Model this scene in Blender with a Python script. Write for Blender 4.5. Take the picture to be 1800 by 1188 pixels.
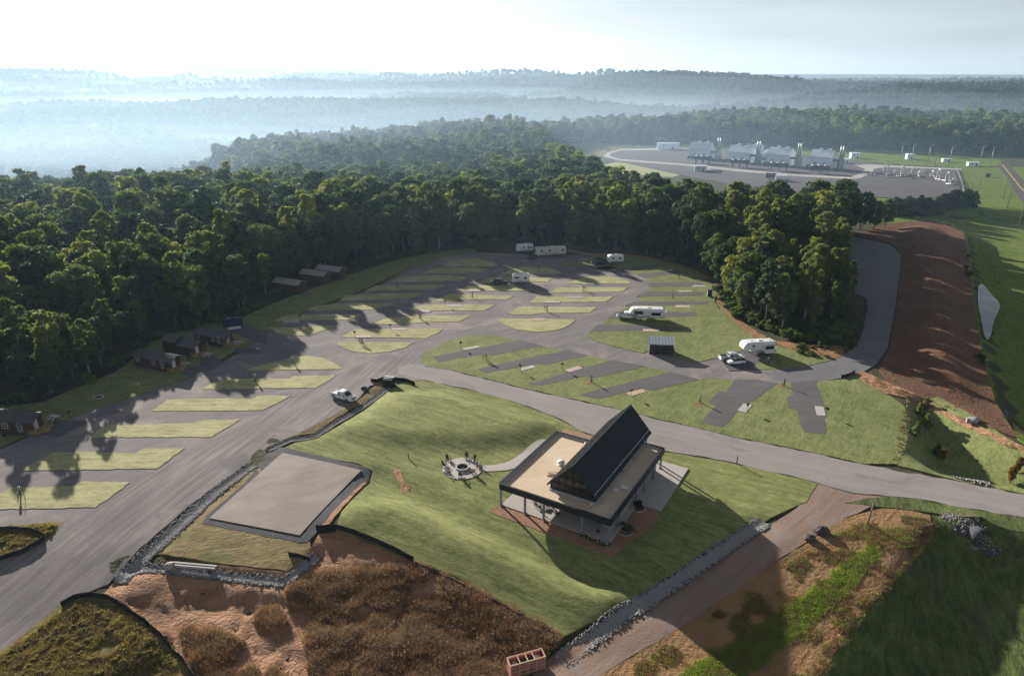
import bpy, bmesh, math, random
import numpy as np
from mathutils import Vector, Matrix, geometry

random.seed(7)
for _o in list(bpy.data.objects):
    bpy.data.objects.remove(_o, do_unlink=True)
SC = bpy.context.scene
COL = SC.collection
R = math.radians

# ------------------------------------------------------------------ camera, sky, sun, exposure
CAM_H = 62.0                                   # metres above the campsite
PITCH = math.atan((594.0 - 136.0) / 1200.0)    # looking down, 24 mm lens
cam = bpy.data.cameras.new('camera'); cam.lens = 24.0; cam.sensor_width = 36.0
cam.clip_start = 0.5; cam.clip_end = 40000.0
camo = bpy.data.objects.new('camera', cam); COL.objects.link(camo)
camo.location = (0, 0, CAM_H); camo.rotation_euler = (math.pi / 2 - PITCH, 0, 0)
SC.camera = camo

SUN_EL = 16.5                                  # degrees
SUN_DIR = Vector((-0.545, 0.838, 0.0))         # horizontal direction towards the sun
SUN_DIR.normalize()
world = bpy.data.worlds.new('World'); SC.world = world; world.use_nodes = True
wn = world.node_tree.nodes; wl = world.node_tree.links
for n in list(wn): wn.remove(n)
sky = wn.new('ShaderNodeTexSky'); sky.sky_type = 'NISHITA'; sky.sun_disc = False
sky.sun_elevation = R(SUN_EL)
sky.sun_rotation = math.atan2(SUN_DIR.x, SUN_DIR.y)
sky.altitude = 250; sky.air_density = 0.68; sky.dust_density = 0.5; sky.ozone_density = 1.0
bg = wn.new('ShaderNodeBackground'); bg.inputs[1].default_value = 0.05
wo = wn.new('ShaderNodeOutputWorld')
hsv = wn.new('ShaderNodeHueSaturation'); hsv.inputs['Saturation'].default_value = 0.34
wl.new(sky.outputs[0], hsv.inputs['Color'])
tcw = wn.new('ShaderNodeTexCoord'); mpw = wn.new('ShaderNodeMapping'); mpw.inputs['Scale'].default_value = (1.6, 1.6, 14.0)
cln = wn.new('ShaderNodeTexNoise'); cln.inputs['Scale'].default_value = 2.2; cln.inputs['Detail'].default_value = 6.0; cln.inputs['Distortion'].default_value = 0.4
clr = wn.new('ShaderNodeMapRange'); clr.inputs[1].default_value = 0.35; clr.inputs[2].default_value = 0.7; clr.inputs[3].default_value = 0.95; clr.inputs[4].default_value = 1.09
clm = wn.new('ShaderNodeVectorMath'); clm.operation = 'SCALE'          # thin high cloud over the whole dome
wl.new(tcw.outputs['Generated'], mpw.inputs['Vector']); wl.new(mpw.outputs[0], cln.inputs['Vector']); wl.new(cln.outputs[0], clr.inputs[0])
wl.new(hsv.outputs[0], clm.inputs[0]); wl.new(clr.outputs[0], clm.inputs['Scale']); wl.new(clm.outputs[0], bg.inputs[0]); wl.new(bg.outputs[0], wo.inputs[0])

sun = bpy.data.lights.new('sun', 'SUN'); sun.energy = 5.0; sun.angle = R(0.6); sun.color = (1.0, 0.93, 0.84)
suno = bpy.data.objects.new('sun', sun); COL.objects.link(suno)
sd = Vector((SUN_DIR.x * math.cos(R(SUN_EL)), SUN_DIR.y * math.cos(R(SUN_EL)), math.sin(R(SUN_EL))))
suno.rotation_euler = sd.to_track_quat('Z', 'Y').to_euler(); suno.location = (-60, 90, 120)

SC.view_settings.view_transform = 'Standard'; SC.view_settings.look = 'None'
SC.view_settings.exposure = 1.2; SC.view_settings.gamma = 1.0
SC.view_settings.use_curve_mapping = False
SC.render.engine = 'CYCLES'
SC.cycles.use_denoising = True
SC.cycles.max_bounces = 5; SC.cycles.diffuse_bounces = 3; SC.cycles.glossy_bounces = 2
SC.cycles.transmission_bounces = 4; SC.cycles.transparent_max_bounces = 8; SC.cycles.volume_bounces = 1
SC.cycles.caustics_reflective = False; SC.cycles.caustics_refractive = False
SC.cycles.volume_step_rate = 4.0

# ------------------------------------------------------------------ small maths
def sstep(a, b, x):
    t = np.clip((x - a) / (b - a), 0.0, 1.0)
    return t * t * (3 - 2 * t)

def _hash(ix, iy, s):
    n = (ix.astype(np.int64) * 374761393 + iy.astype(np.int64) * 668265263 + s * 1442695041) & 0x7fffffff
    n = ((n ^ (n >> 13)) * 1274126177) & 0x7fffffff
    return ((n ^ (n >> 16)) & 0xffff) / 65535.0

def vnoise(x, y, s=0):
    x = np.asarray(x, float); y = np.asarray(y, float)
    ix = np.floor(x); iy = np.floor(y); fx = x - ix; fy = y - iy
    fx = fx * fx * (3 - 2 * fx); fy = fy * fy * (3 - 2 * fy)
    a = _hash(ix, iy, s); b = _hash(ix + 1, iy, s); c = _hash(ix, iy + 1, s); d = _hash(ix + 1, iy + 1, s)
    return (a * (1 - fx) + b * fx) * (1 - fy) + (c * (1 - fx) + d * fx) * fy

def fbm(x, y, s=0, o=4):
    t = 0.0; a = 0.5
    for i in range(o):
        t = t + a * vnoise(x * 2 ** i, y * 2 ** i, s + i * 17); a *= 0.5
    return t / (1 - 0.5 ** o)

def poly_sd(x, y, poly):
    """signed distance to a polygon, positive inside"""
    x = np.asarray(x, float); y = np.asarray(y, float)
    d = np.full(x.shape, 1e18); ins = np.zeros(x.shape, bool)
    n = len(poly)
    for i in range(n):
        ax, ay = poly[i]; bx, by = poly[(i + 1) % n]
        ex, ey = bx - ax, by - ay
        l2 = ex * ex + ey * ey + 1e-12
        t = np.clip(((x - ax) * ex + (y - ay) * ey) / l2, 0, 1)
        dx = x - ax - t * ex; dy = y - ay - t * ey
        d = np.minimum(d, dx * dx + dy * dy)
        c = ((ay > y) != (by > y))
        with np.errstate(divide='ignore', invalid='ignore'):
            xi = ax + (y - ay) * ex / (ey if abs(ey) > 1e-9 else 1e-9)
        ins ^= c & (x < xi)
    d = np.sqrt(d)
    return np.where(ins, d, -d)

def line_d(x, y, pts):
    x = np.asarray(x, float); y = np.asarray(y, float)
    d = np.full(x.shape, 1e18)
    for (ax, ay), (bx, by) in zip(pts[:-1], pts[1:]):
        ex, ey = bx - ax, by - ay
        t = np.clip(((x - ax) * ex + (y - ay) * ey) / (ex * ex + ey * ey + 1e-12), 0, 1)
        d = np.minimum(d, (x - ax - t * ex) ** 2 + (y - ay - t * ey) ** 2)
    return np.sqrt(d)

_c, _s = math.cos(PITCH), math.sin(PITCH)
def ray(u, v):
    """survey sighting (1800 x 1188 plate) -> direction"""
    dx = (np.asarray(u, float) - 900) / 1200; dy = (594 - np.asarray(v, float)) / 1200
    return dx, _c + dy * _s, -_s + dy * _c

def P0(u, v, z=0.0):
    X, Y, Z = ray(u, v)
    t = (z - CAM_H) / Z
    return t * X, t * Y

def pl0(pts):
    return [tuple(float(q) for q in P0(u, v)) for u, v in pts]

# ------------------------------------------------------------------ the lie of the land
PLATEAU = [(-1500, -400), (-1500, 250), (-420, 300), (-260, 330), (-140, 375), (-95, 430), (-130, 520), (-190, 600),
           (-180, 690), (-60, 735), (60, 720), (140, 850), (330, 930), (620, 930), (900, 880), (1600, 820), (1900, -400)]
BASIN = pl0([(1405, 1230), (1425, 1180), (1500, 1070), (1565, 985), (1600, 930), (1640, 908), (1700, 912), (1800, 940)]) + [(120, 84), (140, 20), (30, 20)]
FIELD = pl0([(1575, 384), (1650, 384), (1690, 405), (1703, 480), (1715, 560), (1728, 640), (1745, 700), (1770, 745), (1860, 800)]) + \
        [(160, 95), (420, 110), (480, 250), (330, 330), (215, 350)]
BERM = pl0([(1575, 402), (1640, 394), (1690, 425), (1700, 520), (1712, 600), (1730, 690), (1690, 712), (1640, 690), (1590, 640), (1586, 560), (1590, 470)])
HOLLOW = pl0([(1590, 688), (1640, 696), (1720, 742), (1800, 788), (1950, 862), (1950, 884), (1800, 862), (1700, 846), (1640, 832), (1592, 800)])
MESA = pl0([(590, 762), (690, 690), (790, 692), (985, 748), (925, 785), (830, 792), (745, 788), (660, 784)])
DIRT = pl0([(190, 1040), (300, 992), (500, 1010), (556, 942), (600, 938), (725, 990), (985, 1116)]) + [(2, 40), (-60, 40), (-46, 62)]
SWALE = pl0([(660, 838), (700, 858), (760, 885), (860, 930), (960, 980), (1050, 1015)])
RIDGE = pl0([(628, 905), (700, 905), (780, 945), (880, 985), (1000, 1035), (1060, 1050)])
DITCH_A = pl0([(205, 1012), (300, 935), (385, 858), (445, 815)])
DITCH_B = pl0([(470, 790), (510, 772), (551, 767), (583, 746), (632, 718), (684, 680)])
DITCH_C = pl0([(985, 1138), (1110, 1058), (1230, 985), (1345, 915)])
DITCH_D = pl0([(215, 990), (300, 992), (420, 1005), (500, 1012), (556, 968)])

def near_height(x, y):
    z = -2.0 * sstep(86, 58, y)
    z = z - 3.1 * sstep(0, 7.5, poly_sd(x, y, BASIN))
    z = z - 4.2 * sstep(0, 10, poly_sd(x, y, FIELD))
    z = z + 1.7 * sstep(0, 7, poly_sd(x, y, BERM)) * (0.8 + 0.4 * vnoise(x / 9, y / 9, 5))
    z = z - 4.6 * sstep(0, 6.5, poly_sd(x, y, HOLLOW))
    z = z + 1.25 * sstep(-2, 5, poly_sd(x, y, MESA)) + 1.0 * np.exp(-(line_d(x, y, RIDGE) / 3.4) ** 2)
    sdd = poly_sd(x, y, DIRT)
    z = z - 0.9 * sstep(0, 5, sdd)
    z = z + sstep(0.5, 4, sdd) * (0.55 * (fbm(x / 4.0, y / 4.0, 41, 4) - 0.5) * 2 - 0.35 * np.clip(1 - np.abs(fbm(x / 5.0 + y / 16, y / 2.6, 47, 3) - 0.5) * 14, 0, 1))
    z = z - 0.9 * np.exp(-(line_d(x, y, SWALE) / 2.4) ** 2)
    for dl, w in ((DITCH_A, 1.3), (DITCH_B, 1.0), (DITCH_C, 1.3), (DITCH_D, 1.0)):
        z = z - 0.5 * np.exp(-(line_d(x, y, dl) / w) ** 2)
    z = z + 1.7 * np.exp(-((x - 68.6) ** 2 + (y - 84.6) ** 2) / 5.0)
    return z

def height(x, y):
    x = np.asarray(x, float); y = np.asarray(y, float)
    z = near_height(x, y)
    m = sstep(-190, 10, poly_sd(x, y, PLATEAU))
    roll = sstep(260, 420, y) * (6.0 * (fbm(x / 160, y / 160, 3, 3) - 0.5) * 2)
    roll = roll * (1 - sstep(-60, 40, poly_sd(x, y, [(40, 640), (30, 420), (60, 320), (200, 280), (900, 240), (900, 640), (430, 640), (150, 740)])))
    right = sstep(100, 1100, x)
    vfloor = -64 + 40 * right + (20 + 44 * sstep(500, 1700, y)) * (1 - 0.5 * right) * sstep(0.30, 0.70, fbm(x / 620 + 3.3, y / 230, 11, 4))
    yc = 3050 - 1150 * sstep(-200, 1100, x)
    crest = 72 - 37 * right + 16 * (fbm(x / 700, y / 900, 23, 3) - 0.5) + 8 * sstep(1000, 1700, x)
    rid = crest * np.exp(-np.clip((yc - y) / (560 - 120 * right), 0, 9) ** 2) * (1 - 0.35 * sstep(0, 900, y - yc))
    fa = np.interp(x, [-9000, -4300, -3500, -3150, -2900, -2700, -2350, -2000, -1750, -1550, -1400, -1050, -500, 6000],
                   [150, 168, 176, 196, 188, 160, 172, 170, 150, 142, 156, 136, 118, 104])
    far = (fa + 22) * np.exp(-((y - 5300) / 700) ** 2)
    v = np.maximum(vfloor + rid, -52 + far) + 0
    v = np.where(y > 700, v, vfloor)
    return z * m + roll * m + v * (1 - m)

def at(u, v):
    """point of the ground that a sighting meets (scalar or arrays)"""
    X, Y, Z = ray(u, v)
    t = -CAM_H / Z
    for _ in range(9):
        z = height(t * X, t * Y)
        t = 0.3 * t + 0.7 * (z - CAM_H) / Z
    return t * X, t * Y, height(t * X, t * Y)

def A(u, v):
    x, y, z = at(np.array([u]), np.array([v]))
    return Vector((float(x[0]), float(y[0]), float(z[0])))

def H(x, y):
    return float(height(np.array([x]), np.array([y]))[0])

def plan(pts):
    """outline in sightings -> outline in metres"""
    u = np.array([p[0] for p in pts], float); v = np.array([p[1] for p in pts], float)
    x, y, _ = at(u, v)
    return [(float(a), float(b)) for a, b in zip(x, y)]

ZF = dict(A=(450, 430), B=(700, 430), C=(950, 430), D=(1180, 500), E=(720, 560), G=(950, 600), K=(1200, 620), L=(300, 600), M=(0, 700), N=(200, 540))
def zz(f, pts):
    ox, oy = ZF[f]
    return [(ox + a / 5.94, oy + b / 5.94) for a, b in pts]
# ------------------------------------------------------------------ materials
MATS = {}
def _new(name):
    m = bpy.data.materials.new(name); m.use_nodes = True
    nt = m.node_tree
    for n in list(nt.nodes): nt.nodes.remove(n)
    out = nt.nodes.new('ShaderNodeOutputMaterial')
    b = nt.nodes.new('ShaderNodeBsdfPrincipled'); nt.links.new(b.outputs[0], out.inputs[0])
    MATS[name] = m
    return m, nt, b

def _math(nt, op, a, b=None, clamp=False):
    n = nt.nodes.new('ShaderNodeMath'); n.operation = op; n.use_clamp = clamp
    for i, q in enumerate((a, b)):
        if q is None: continue
        if isinstance(q, (int, float)): n.inputs[i].default_value = q
        else: nt.links.new(q, n.inputs[i])
    return n.outputs[0]

def _noise(nt, vec, scale, detail=3.0, rough=0.55, dist=0.0):
    n = nt.nodes.new('ShaderNodeTexNoise'); n.inputs['Scale'].default_value = scale
    n.inputs['Detail'].default_value = detail; n.inputs['Roughness'].default_value = rough
    n.inputs['Distortion'].default_value = dist
    nt.links.new(vec, n.inputs['Vector'])
    return n.outputs[0]

def _map(nt, vec, rot=0.0, scale=(1, 1, 1)):
    """streaks run along the bearing rot"""
    r = nt.nodes.new('ShaderNodeVectorRotate'); r.rotation_type = 'Z_AXIS'; r.inputs['Angle'].default_value = -rot
    n = nt.nodes.new('ShaderNodeMapping'); n.inputs['Scale'].default_value = scale
    nt.links.new(vec, r.inputs['Vector']); nt.links.new(r.outputs[0], n.inputs['Vector'])
    return n.outputs[0]

def _ramp(nt, fac, stops):
    n = nt.nodes.new('ShaderNodeValToRGB')
    e = n.color_ramp.elements
    while len(e) < len(stops): e.new(0.5)
    for k, (p, c) in enumerate(stops):
        e[k].position = p; e[k].color = (c[0], c[1], c[2], 1)
    nt.links.new(fac, n.inputs[0])
    return n.outputs[0]

def _mix(nt, fac, a, b, mode='MIX'):
    n = nt.nodes.new('ShaderNodeMix'); n.data_type = 'RGBA'; n.blend_type = mode
    if isinstance(fac, (int, float)): n.inputs[0].default_value = fac
    else: nt.links.new(fac, n.inputs[0])
    for i, q in ((6, a), (7, b)):
        if isinstance(q, tuple): n.inputs[i].default_value = (q[0], q[1], q[2], 1)
        else: nt.links.new(q, n.inputs[i])
    return n.outputs[2]

def _bump(nt, b, h, strength, dist):
    n = nt.nodes.new('ShaderNodeBump'); n.inputs['Strength'].default_value = strength
    n.inputs['Distance'].default_value = dist
    nt.links.new(h, n.inputs['Height']); nt.links.new(n.outputs[0], b.inputs['Normal'])

def _pos(nt):
    return nt.nodes.new('ShaderNodeNewGeometry').outputs['Position']

def plain(name, col, rough=0.6, metal=0.0, var=0.12, scale=3.0, bump=0.0, spec=0.4, coat=0.0):
    """a thing's paint, steel, wood ...: base colour with slight wear"""
    m, nt, b = _new(name)
    tc = nt.nodes.new('ShaderNodeTexCoord').outputs['Object']
    n1 = _noise(nt, tc, scale, 4.0, 0.6)
    c = _ramp(nt, n1, [(0.25, tuple(q * (1 - var) for q in col)), (0.75, tuple(min(1, q * (1 + var)) for q in col))])
    nt.links.new(c, b.inputs['Base Color'])
    b.inputs['Roughness'].default_value = rough; b.inputs['Metallic'].default_value = metal
    b.inputs['Specular IOR Level'].default_value = spec
    b.inputs['Coat Weight'].default_value = coat
    if bump: _bump(nt, b, _noise(nt, tc, scale * 4, 3), bump, 0.02)
    return m

ALB = 0.92      # natural surfaces a little darker than the samples they were matched to
def _alb(*cs): return [tuple(q * ALB for q in c) for c in cs]

def grassy(name, dark, mid, light, patch, rot=0.0, stripe=0.5, bump=0.5, patch_at=0.62, fine=2.2, row=(0.16, 1.0)):
    """turf: clumps, mown rows along rot, worn patches"""
    dark, mid, light, patch = _alb(dark, mid, light, patch)
    m, nt, b = _new(name)
    p = _pos(nt)
    big = _noise(nt, p, 0.045, 4.0, 0.6)
    med = _noise(nt, p, 0.33, 4.0, 0.65, 0.4)
    rows = _noise(nt, _map(nt, p, rot, (row[0], row[1], 1)), 1.1, 3.0, 0.6, 0.3)
    fin = _noise(nt, _map(nt, p, rot, (0.45, 1, 1)), fine, 4.0, 0.8, 0.3)
    s = _math(nt, 'ADD', _math(nt, 'MULTIPLY', med, 0.5), _math(nt, 'MULTIPLY', rows, stripe))
    s = _math(nt, 'ADD', s, _math(nt, 'MULTIPLY', fin, 0.9))
    s = _math(nt, 'ADD', s, _math(nt, 'MULTIPLY', big, 0.35))
    tot = 0.5 * (0.5 + stripe + 0.9 + 0.35)
    s = _math(nt, 'MULTIPLY', s, 0.5 / tot)
    c = _ramp(nt, s, [(0.415, dark), (0.5, mid), (0.58, light)])
    pm = _noise(nt, p, 0.11, 5.0, 0.65, 0.8)
    f = nt.nodes.new('ShaderNodeMapRange'); f.inputs[1].default_value = patch_at; f.inputs[2].default_value = patch_at + 0.14
    nt.links.new(pm, f.inputs[0])
    c = _mix(nt, _math(nt, 'MULTIPLY', f.outputs[0], 0.75), c, patch)
    nt.links.new(c, b.inputs['Base Color'])
    b.inputs['Roughness'].default_value = 0.95; b.inputs['Specular IOR Level'].default_value = 0.1
    hh = _math(nt, 'ADD', _math(nt, 'MULTIPLY', fin, 1.5), _math(nt, 'MULTIPLY', med, 1.3))
    hh = _math(nt, 'ADD', hh, _math(nt, 'MULTIPLY', rows, 1.2 * stripe))
    _bump(nt, b, hh, bump, 0.16)
    return m

def earthy(name, dark, mid, light, rot=0.0, stretch=(1, 1), scale=0.5, fine=5.0, bump=0.5, bdist=0.12, rough=0.95, extra=None, contrast=0.22, fa=0.5):
    """gravel, soil, concrete: streaks along rot, grit"""
    dark, mid, light = _alb(dark, mid, light)
    m, nt, b = _new(name)
    p = _pos(nt)
    st = _noise(nt, _map(nt, p, rot, (stretch[0], stretch[1], 1)), scale, 5.0, 0.62, 0.5)
    big = _noise(nt, p, 0.06, 4.0, 0.6, 0.6)
    fin = _noise(nt, p, fine, 3.0, 0.7)
    s = _math(nt, 'ADD', _math(nt, 'MULTIPLY', st, 0.8), _math(nt, 'MULTIPLY', fin, fa))
    s = _math(nt, 'ADD', s, _math(nt, 'MULTIPLY', big, 0.5))
    tot = 0.5 * (1.3 + fa)
    s = _math(nt, 'MULTIPLY', s, 0.5 / tot)
    c = _ramp(nt, s, [(0.5 - contrast, dark), (0.5, mid), (0.5 + contrast, light)])
    if extra:
        col, sc, lo, amt = extra
        f = nt.nodes.new('ShaderNodeMapRange'); f.inputs[1].default_value = lo; f.inputs[2].default_value = lo + 0.12
        nt.links.new(_noise(nt, p, sc, 5.0, 0.65, 1.0), f.inputs[0])
        c = _mix(nt, _math(nt, 'MULTIPLY', f.outputs[0], amt), c, col)
    nt.links.new(c, b.inputs['Base Color'])
    b.inputs['Roughness'].default_value = rough; b.inputs['Specular IOR Level'].default_value = 0.15
    _bump(nt, b, _math(nt, 'ADD', fin, st), bump, bdist)
    return m

def leafy(name, c1, c2, c3, trans=0.42):
    """foliage: colour differs from tree to tree and clump to clump, leaves let light through"""
    c1, c2, c3 = _alb(c1, c2, c3)
    m, nt, b = _new(name)
    oi = nt.nodes.new('ShaderNodeObjectInfo').outputs['Random']
    tc = nt.nodes.new('ShaderNodeTexCoord').outputs['Object']
    n1 = _noise(nt, tc, 0.55, 3.0, 0.6)
    s = _math(nt, 'ADD', _math(nt, 'MULTIPLY', oi, 0.62), _math(nt, 'MULTIPLY', n1, 0.5))
    c = _ramp(nt, s, [(0.22, c1), (0.55, c2), (0.88, c3)])
    nt.links.new(c, b.inputs['Base Color'])
    b.inputs['Roughness'].default_value = 0.7; b.inputs['Specular IOR Level'].default_value = 0.25
    dk = nt.nodes.new('ShaderNodeHueSaturation'); dk.inputs['Value'].default_value = 0.95
    nt.links.new(c, dk.inputs['Color']); nt.links.new(dk.outputs[0], b.inputs['Base Color'])
    tr = nt.nodes.new('ShaderNodeBsdfTranslucent')
    hs = nt.nodes.new('ShaderNodeHueSaturation'); hs.inputs['Value'].default_value = 1.5; hs.inputs['Saturation'].default_value = 1.15
    nt.links.new(c, hs.inputs['Color']); nt.links.new(hs.outputs[0], tr.inputs[0])
    mx = nt.nodes.new('ShaderNodeMixShader'); mx.inputs[0].default_value = trans
    out = [n for n in nt.nodes if n.type == 'OUTPUT_MATERIAL'][0]
    nt.links.new(b.outputs[0], mx.inputs[1]); nt.links.new(tr.outputs[0], mx.inputs[2])
    nt.links.new(mx.outputs[0], out.inputs[0])
    return m

ROADROT = R(74)
grassy('turf_camp', (0.25, 0.245, 0.12), (0.37, 0.36, 0.185), (0.46, 0.44, 0.245), (0.35, 0.29, 0.175), 0.0, 0.75, 0.32)
grassy('turf_pavilion', (0.125, 0.145, 0.05), (0.195, 0.215, 0.078), (0.275, 0.285, 0.115), (0.24, 0.19, 0.10), -0.53, 0.8, 0.32, 0.66)
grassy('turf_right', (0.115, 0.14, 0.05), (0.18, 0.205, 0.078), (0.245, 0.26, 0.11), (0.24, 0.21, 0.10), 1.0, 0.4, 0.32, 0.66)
grassy('turf_field', (0.07, 0.115, 0.018), (0.125, 0.175, 0.03), (0.19, 0.225, 0.05), (0.20, 0.19, 0.06), 1.35, 0.6, 0.5, 0.6)
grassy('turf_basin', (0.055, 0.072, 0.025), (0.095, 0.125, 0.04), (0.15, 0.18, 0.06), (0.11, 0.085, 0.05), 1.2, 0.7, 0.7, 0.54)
grassy('turf_bright', (0.10, 0.125, 0.03), (0.155, 0.20, 0.045), (0.21, 0.26, 0.065), (0.23, 0.15, 0.08), 0.7, 0.3, 0.9, 0.50)
grassy('turf_dry', (0.14, 0.105, 0.05), (0.22, 0.17, 0.08), (0.29, 0.24, 0.12), (0.13, 0.15, 0.05), 0.3, 0.5, 0.7, 0.5)
grassy('turf_weedy', (0.11, 0.095, 0.04), (0.19, 0.165, 0.065), (0.26, 0.22, 0.09), (0.15, 0.09, 0.05), 0.3, 0.2, 1.0, 0.56)
earthy('gravel_camp', (0.13, 0.12, 0.124), (0.185, 0.17, 0.17), (0.26, 0.235, 0.225), 0.6, (0.25, 1), 0.5, 4.0, 0.35, 0.06, extra=((0.30, 0.255, 0.23), 0.055, 0.50, 0.7), contrast=0.16)
earthy('gravel_road', (0.13, 0.118, 0.118), (0.205, 0.186, 0.182), (0.315, 0.28, 0.262), ROADROT, (0.06, 1.0), 1.1, 4.0, 0.35, 0.06, contrast=0.13, fa=0.3)
earthy('gravel_pad', (0.085, 0.08, 0.084), (0.118, 0.111, 0.115), (0.165, 0.154, 0.154), 0.0, (0.3, 1), 0.6, 4.5, 0.35, 0.06)
earthy('road_central', (0.20, 0.18, 0.17), (0.285, 0.258, 0.245), (0.36, 0.325, 0.305), -0.49, (0.08, 1.0), 0.8, 3.0, 0.25, 0.05, extra=((0.15, 0.14, 0.14), 0.10, 0.57, 0.6))
earthy('lot_asphalt', (0.12, 0.118, 0.125), (0.165, 0.162, 0.17), (0.21, 0.205, 0.21), 1.2, (0.4, 1), 0.3, 5.0, 0.2, 0.03)
earthy('dirt_road', (0.17, 0.115, 0.085), (0.26, 0.18, 0.14), (0.33, 0.25, 0.21), 0.76, (0.10, 1.0), 0.8, 3.0, 0.5, 0.1, extra=((0.22, 0.20, 0.19), 0.12, 0.5, 0.7))
earthy('red_soil', (0.22, 0.11, 0.058), (0.38, 0.215, 0.128), (0.50, 0.315, 0.20), -0.3, (0.35, 1.0), 0.7, 2.2, 1.0, 0.45, extra=((0.16, 0.12, 0.075), 0.22, 0.56, 0.7), contrast=0.2)
earthy('brown_fill', (0.07, 0.036, 0.022), (0.135, 0.069, 0.042), (0.215, 0.118, 0.073), 1.3, (0.4, 1), 0.35, 1.6, 0.8, 0.3, extra=((0.12, 0.10, 0.04), 0.12, 0.55, 0.5))
earthy('slope_soil', (0.17, 0.095, 0.045), (0.28, 0.165, 0.08), (0.37, 0.235, 0.125), 0.76, (0.25, 1), 0.5, 1.8, 0.9, 0.25, extra=((0.15, 0.125, 0.045), 0.16, 0.54, 0.7))
earthy('mulch', (0.20, 0.105, 0.066), (0.31, 0.175, 0.115), (0.40, 0.245, 0.17), 0.0, (1, 1), 1.2, 6.0, 0.7, 0.08)
earthy('concrete', (0.36, 0.335, 0.315), (0.44, 0.41, 0.385), (0.52, 0.49, 0.46), 0.0, (1, 1), 0.5, 6.0, 0.1, 0.02, rough=0.85)
earthy('concrete_pink', (0.40, 0.30, 0.24), (0.50, 0.385, 0.32), (0.56, 0.45, 0.38), 0.0, (1, 1), 0.5, 6.0, 0.1, 0.02, rough=0.85)
earthy('slab_concrete', (0.175, 0.148, 0.128), (0.24, 0.205, 0.18), (0.305, 0.265, 0.238), 0.5, (0.5, 1), 0.22, 6.0, 0.06, 0.02, rough=0.8, contrast=0.13, fa=0.25, extra=((0.17, 0.15, 0.135), 0.16, 0.55, 0.5))
earthy('dark_gravel', (0.05, 0.05, 0.056), (0.08, 0.08, 0.088), (0.13, 0.128, 0.13), 0.0, (1, 1), 1.0, 5.0, 0.8, 0.12)
earthy('yard_gravel', (0.085, 0.078, 0.085), (0.115, 0.105, 0.112), (0.15, 0.138, 0.142), 0.35, (0.2, 1), 0.15, 2.0, 0.3, 0.05)
earthy('yard_road', (0.36, 0.335, 0.31), (0.42, 0.395, 0.37), (0.48, 0.455, 0.43), 0.3, (0.3, 1), 0.2, 3.0, 0.1, 0.02)
earthy('asphalt', (0.06, 0.058, 0.062), (0.085, 0.08, 0.082), (0.115, 0.108, 0.108), 1.0, (0.1, 1), 0.5, 5.0, 0.2, 0.03)
earthy('forest_floor', (0.035, 0.038, 0.018), (0.06, 0.06, 0.028), (0.095, 0.085, 0.045), 0.0, (1, 1), 0.25, 1.5, 0.8, 0.3, extra=((0.11, 0.075, 0.04), 0.1, 0.55, 0.6))
leafy('leaf_oak', (0.026, 0.048, 0.018), (0.052, 0.086, 0.028), (0.13, 0.165, 0.048))
leafy('leaf_poplar', (0.085, 0.12, 0.032), (0.14, 0.18, 0.046), (0.215, 0.235, 0.062), 0.55)
leafy('leaf_grass', (0.18, 0.25, 0.05), (0.25, 0.33, 0.07), (0.32, 0.38, 0.10))
leafy('leaf_pine', (0.022, 0.042, 0.014), (0.036, 0.062, 0.02), (0.055, 0.085, 0.026), 0.2)
leafy('leaf_far', (0.03, 0.055, 0.02), (0.05, 0.08, 0.027), (0.09, 0.12, 0.04), 0.3)
leafy('leaf_scrub', (0.05, 0.08, 0.018), (0.085, 0.125, 0.025), (0.15, 0.18, 0.04))
leafy('leaf_weed', (0.17, 0.16, 0.05), (0.24, 0.215, 0.07), (0.32, 0.26, 0.10))
leafy('leaf_autumn', (0.12, 0.10, 0.025), (0.20, 0.14, 0.03), (0.26, 0.15, 0.035))
leafy('leaf_young', (0.13, 0.16, 0.045), (0.19, 0.21, 0.06), (0.24, 0.25, 0.08))
leafy('straw', (0.20, 0.115, 0.062), (0.30, 0.185, 0.105), (0.40, 0.27, 0.155), 0.35)
leafy('straw_pale', (0.17, 0.115, 0.06), (0.25, 0.18, 0.095), (0.33, 0.25, 0.14), 0.3)
plain('bark', (0.16, 0.135, 0.11), 0.9, var=0.35, scale=2.0, bump=0.4)
plain('bark_pale', (0.30, 0.265, 0.22), 0.9, var=0.35, scale=2.0, bump=0.4)
plain('rock', (0.27, 0.262, 0.258), 0.85, var=0.65, scale=1.0, bump=0.5)
plain('rock_dark', (0.07, 0.055, 0.055), 0.85, var=0.4, scale=2.0, bump=0.6)
plain('white_paint', (0.74, 0.745, 0.75), 0.3, var=0.04, coat=0.3)
plain('silver_paint', (0.52, 0.54, 0.57), 0.3, 0.3, var=0.05, coat=0.3)
plain('dark_paint', (0.022, 0.026, 0.028), 0.28, var=0.2, coat=0.4)
plain('green_paint', (0.02, 0.032, 0.026), 0.28, var=0.2, coat=0.4)
plain('blue_paint', (0.018, 0.03, 0.07), 0.35, var=0.15)
plain('trailer_white', (0.70, 0.70, 0.69), 0.4, var=0.05)
plain('trailer_grey', (0.36, 0.355, 0.34), 0.45, var=0.06)
plain('trailer_cream', (0.55, 0.53, 0.48), 0.45, var=0.06)
plain('stripe_dark', (0.045, 0.047, 0.055), 0.4, var=0.1)
plain('stripe_brown', (0.24, 0.14, 0.06), 0.5, var=0.1)
plain('glass_dark', (0.012, 0.014, 0.017), 0.08, var=0.1, spec=0.7)
plain('rubber', (0.018, 0.018, 0.018), 0.85)
plain('rim_metal', (0.42, 0.42, 0.43), 0.35, 0.8)
plain('black_plastic', (0.02, 0.02, 0.022), 0.5)
plain('light_lens', (0.75, 0.75, 0.72), 0.15)
plain('tail_lens', (0.35, 0.02, 0.02), 0.2)
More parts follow.
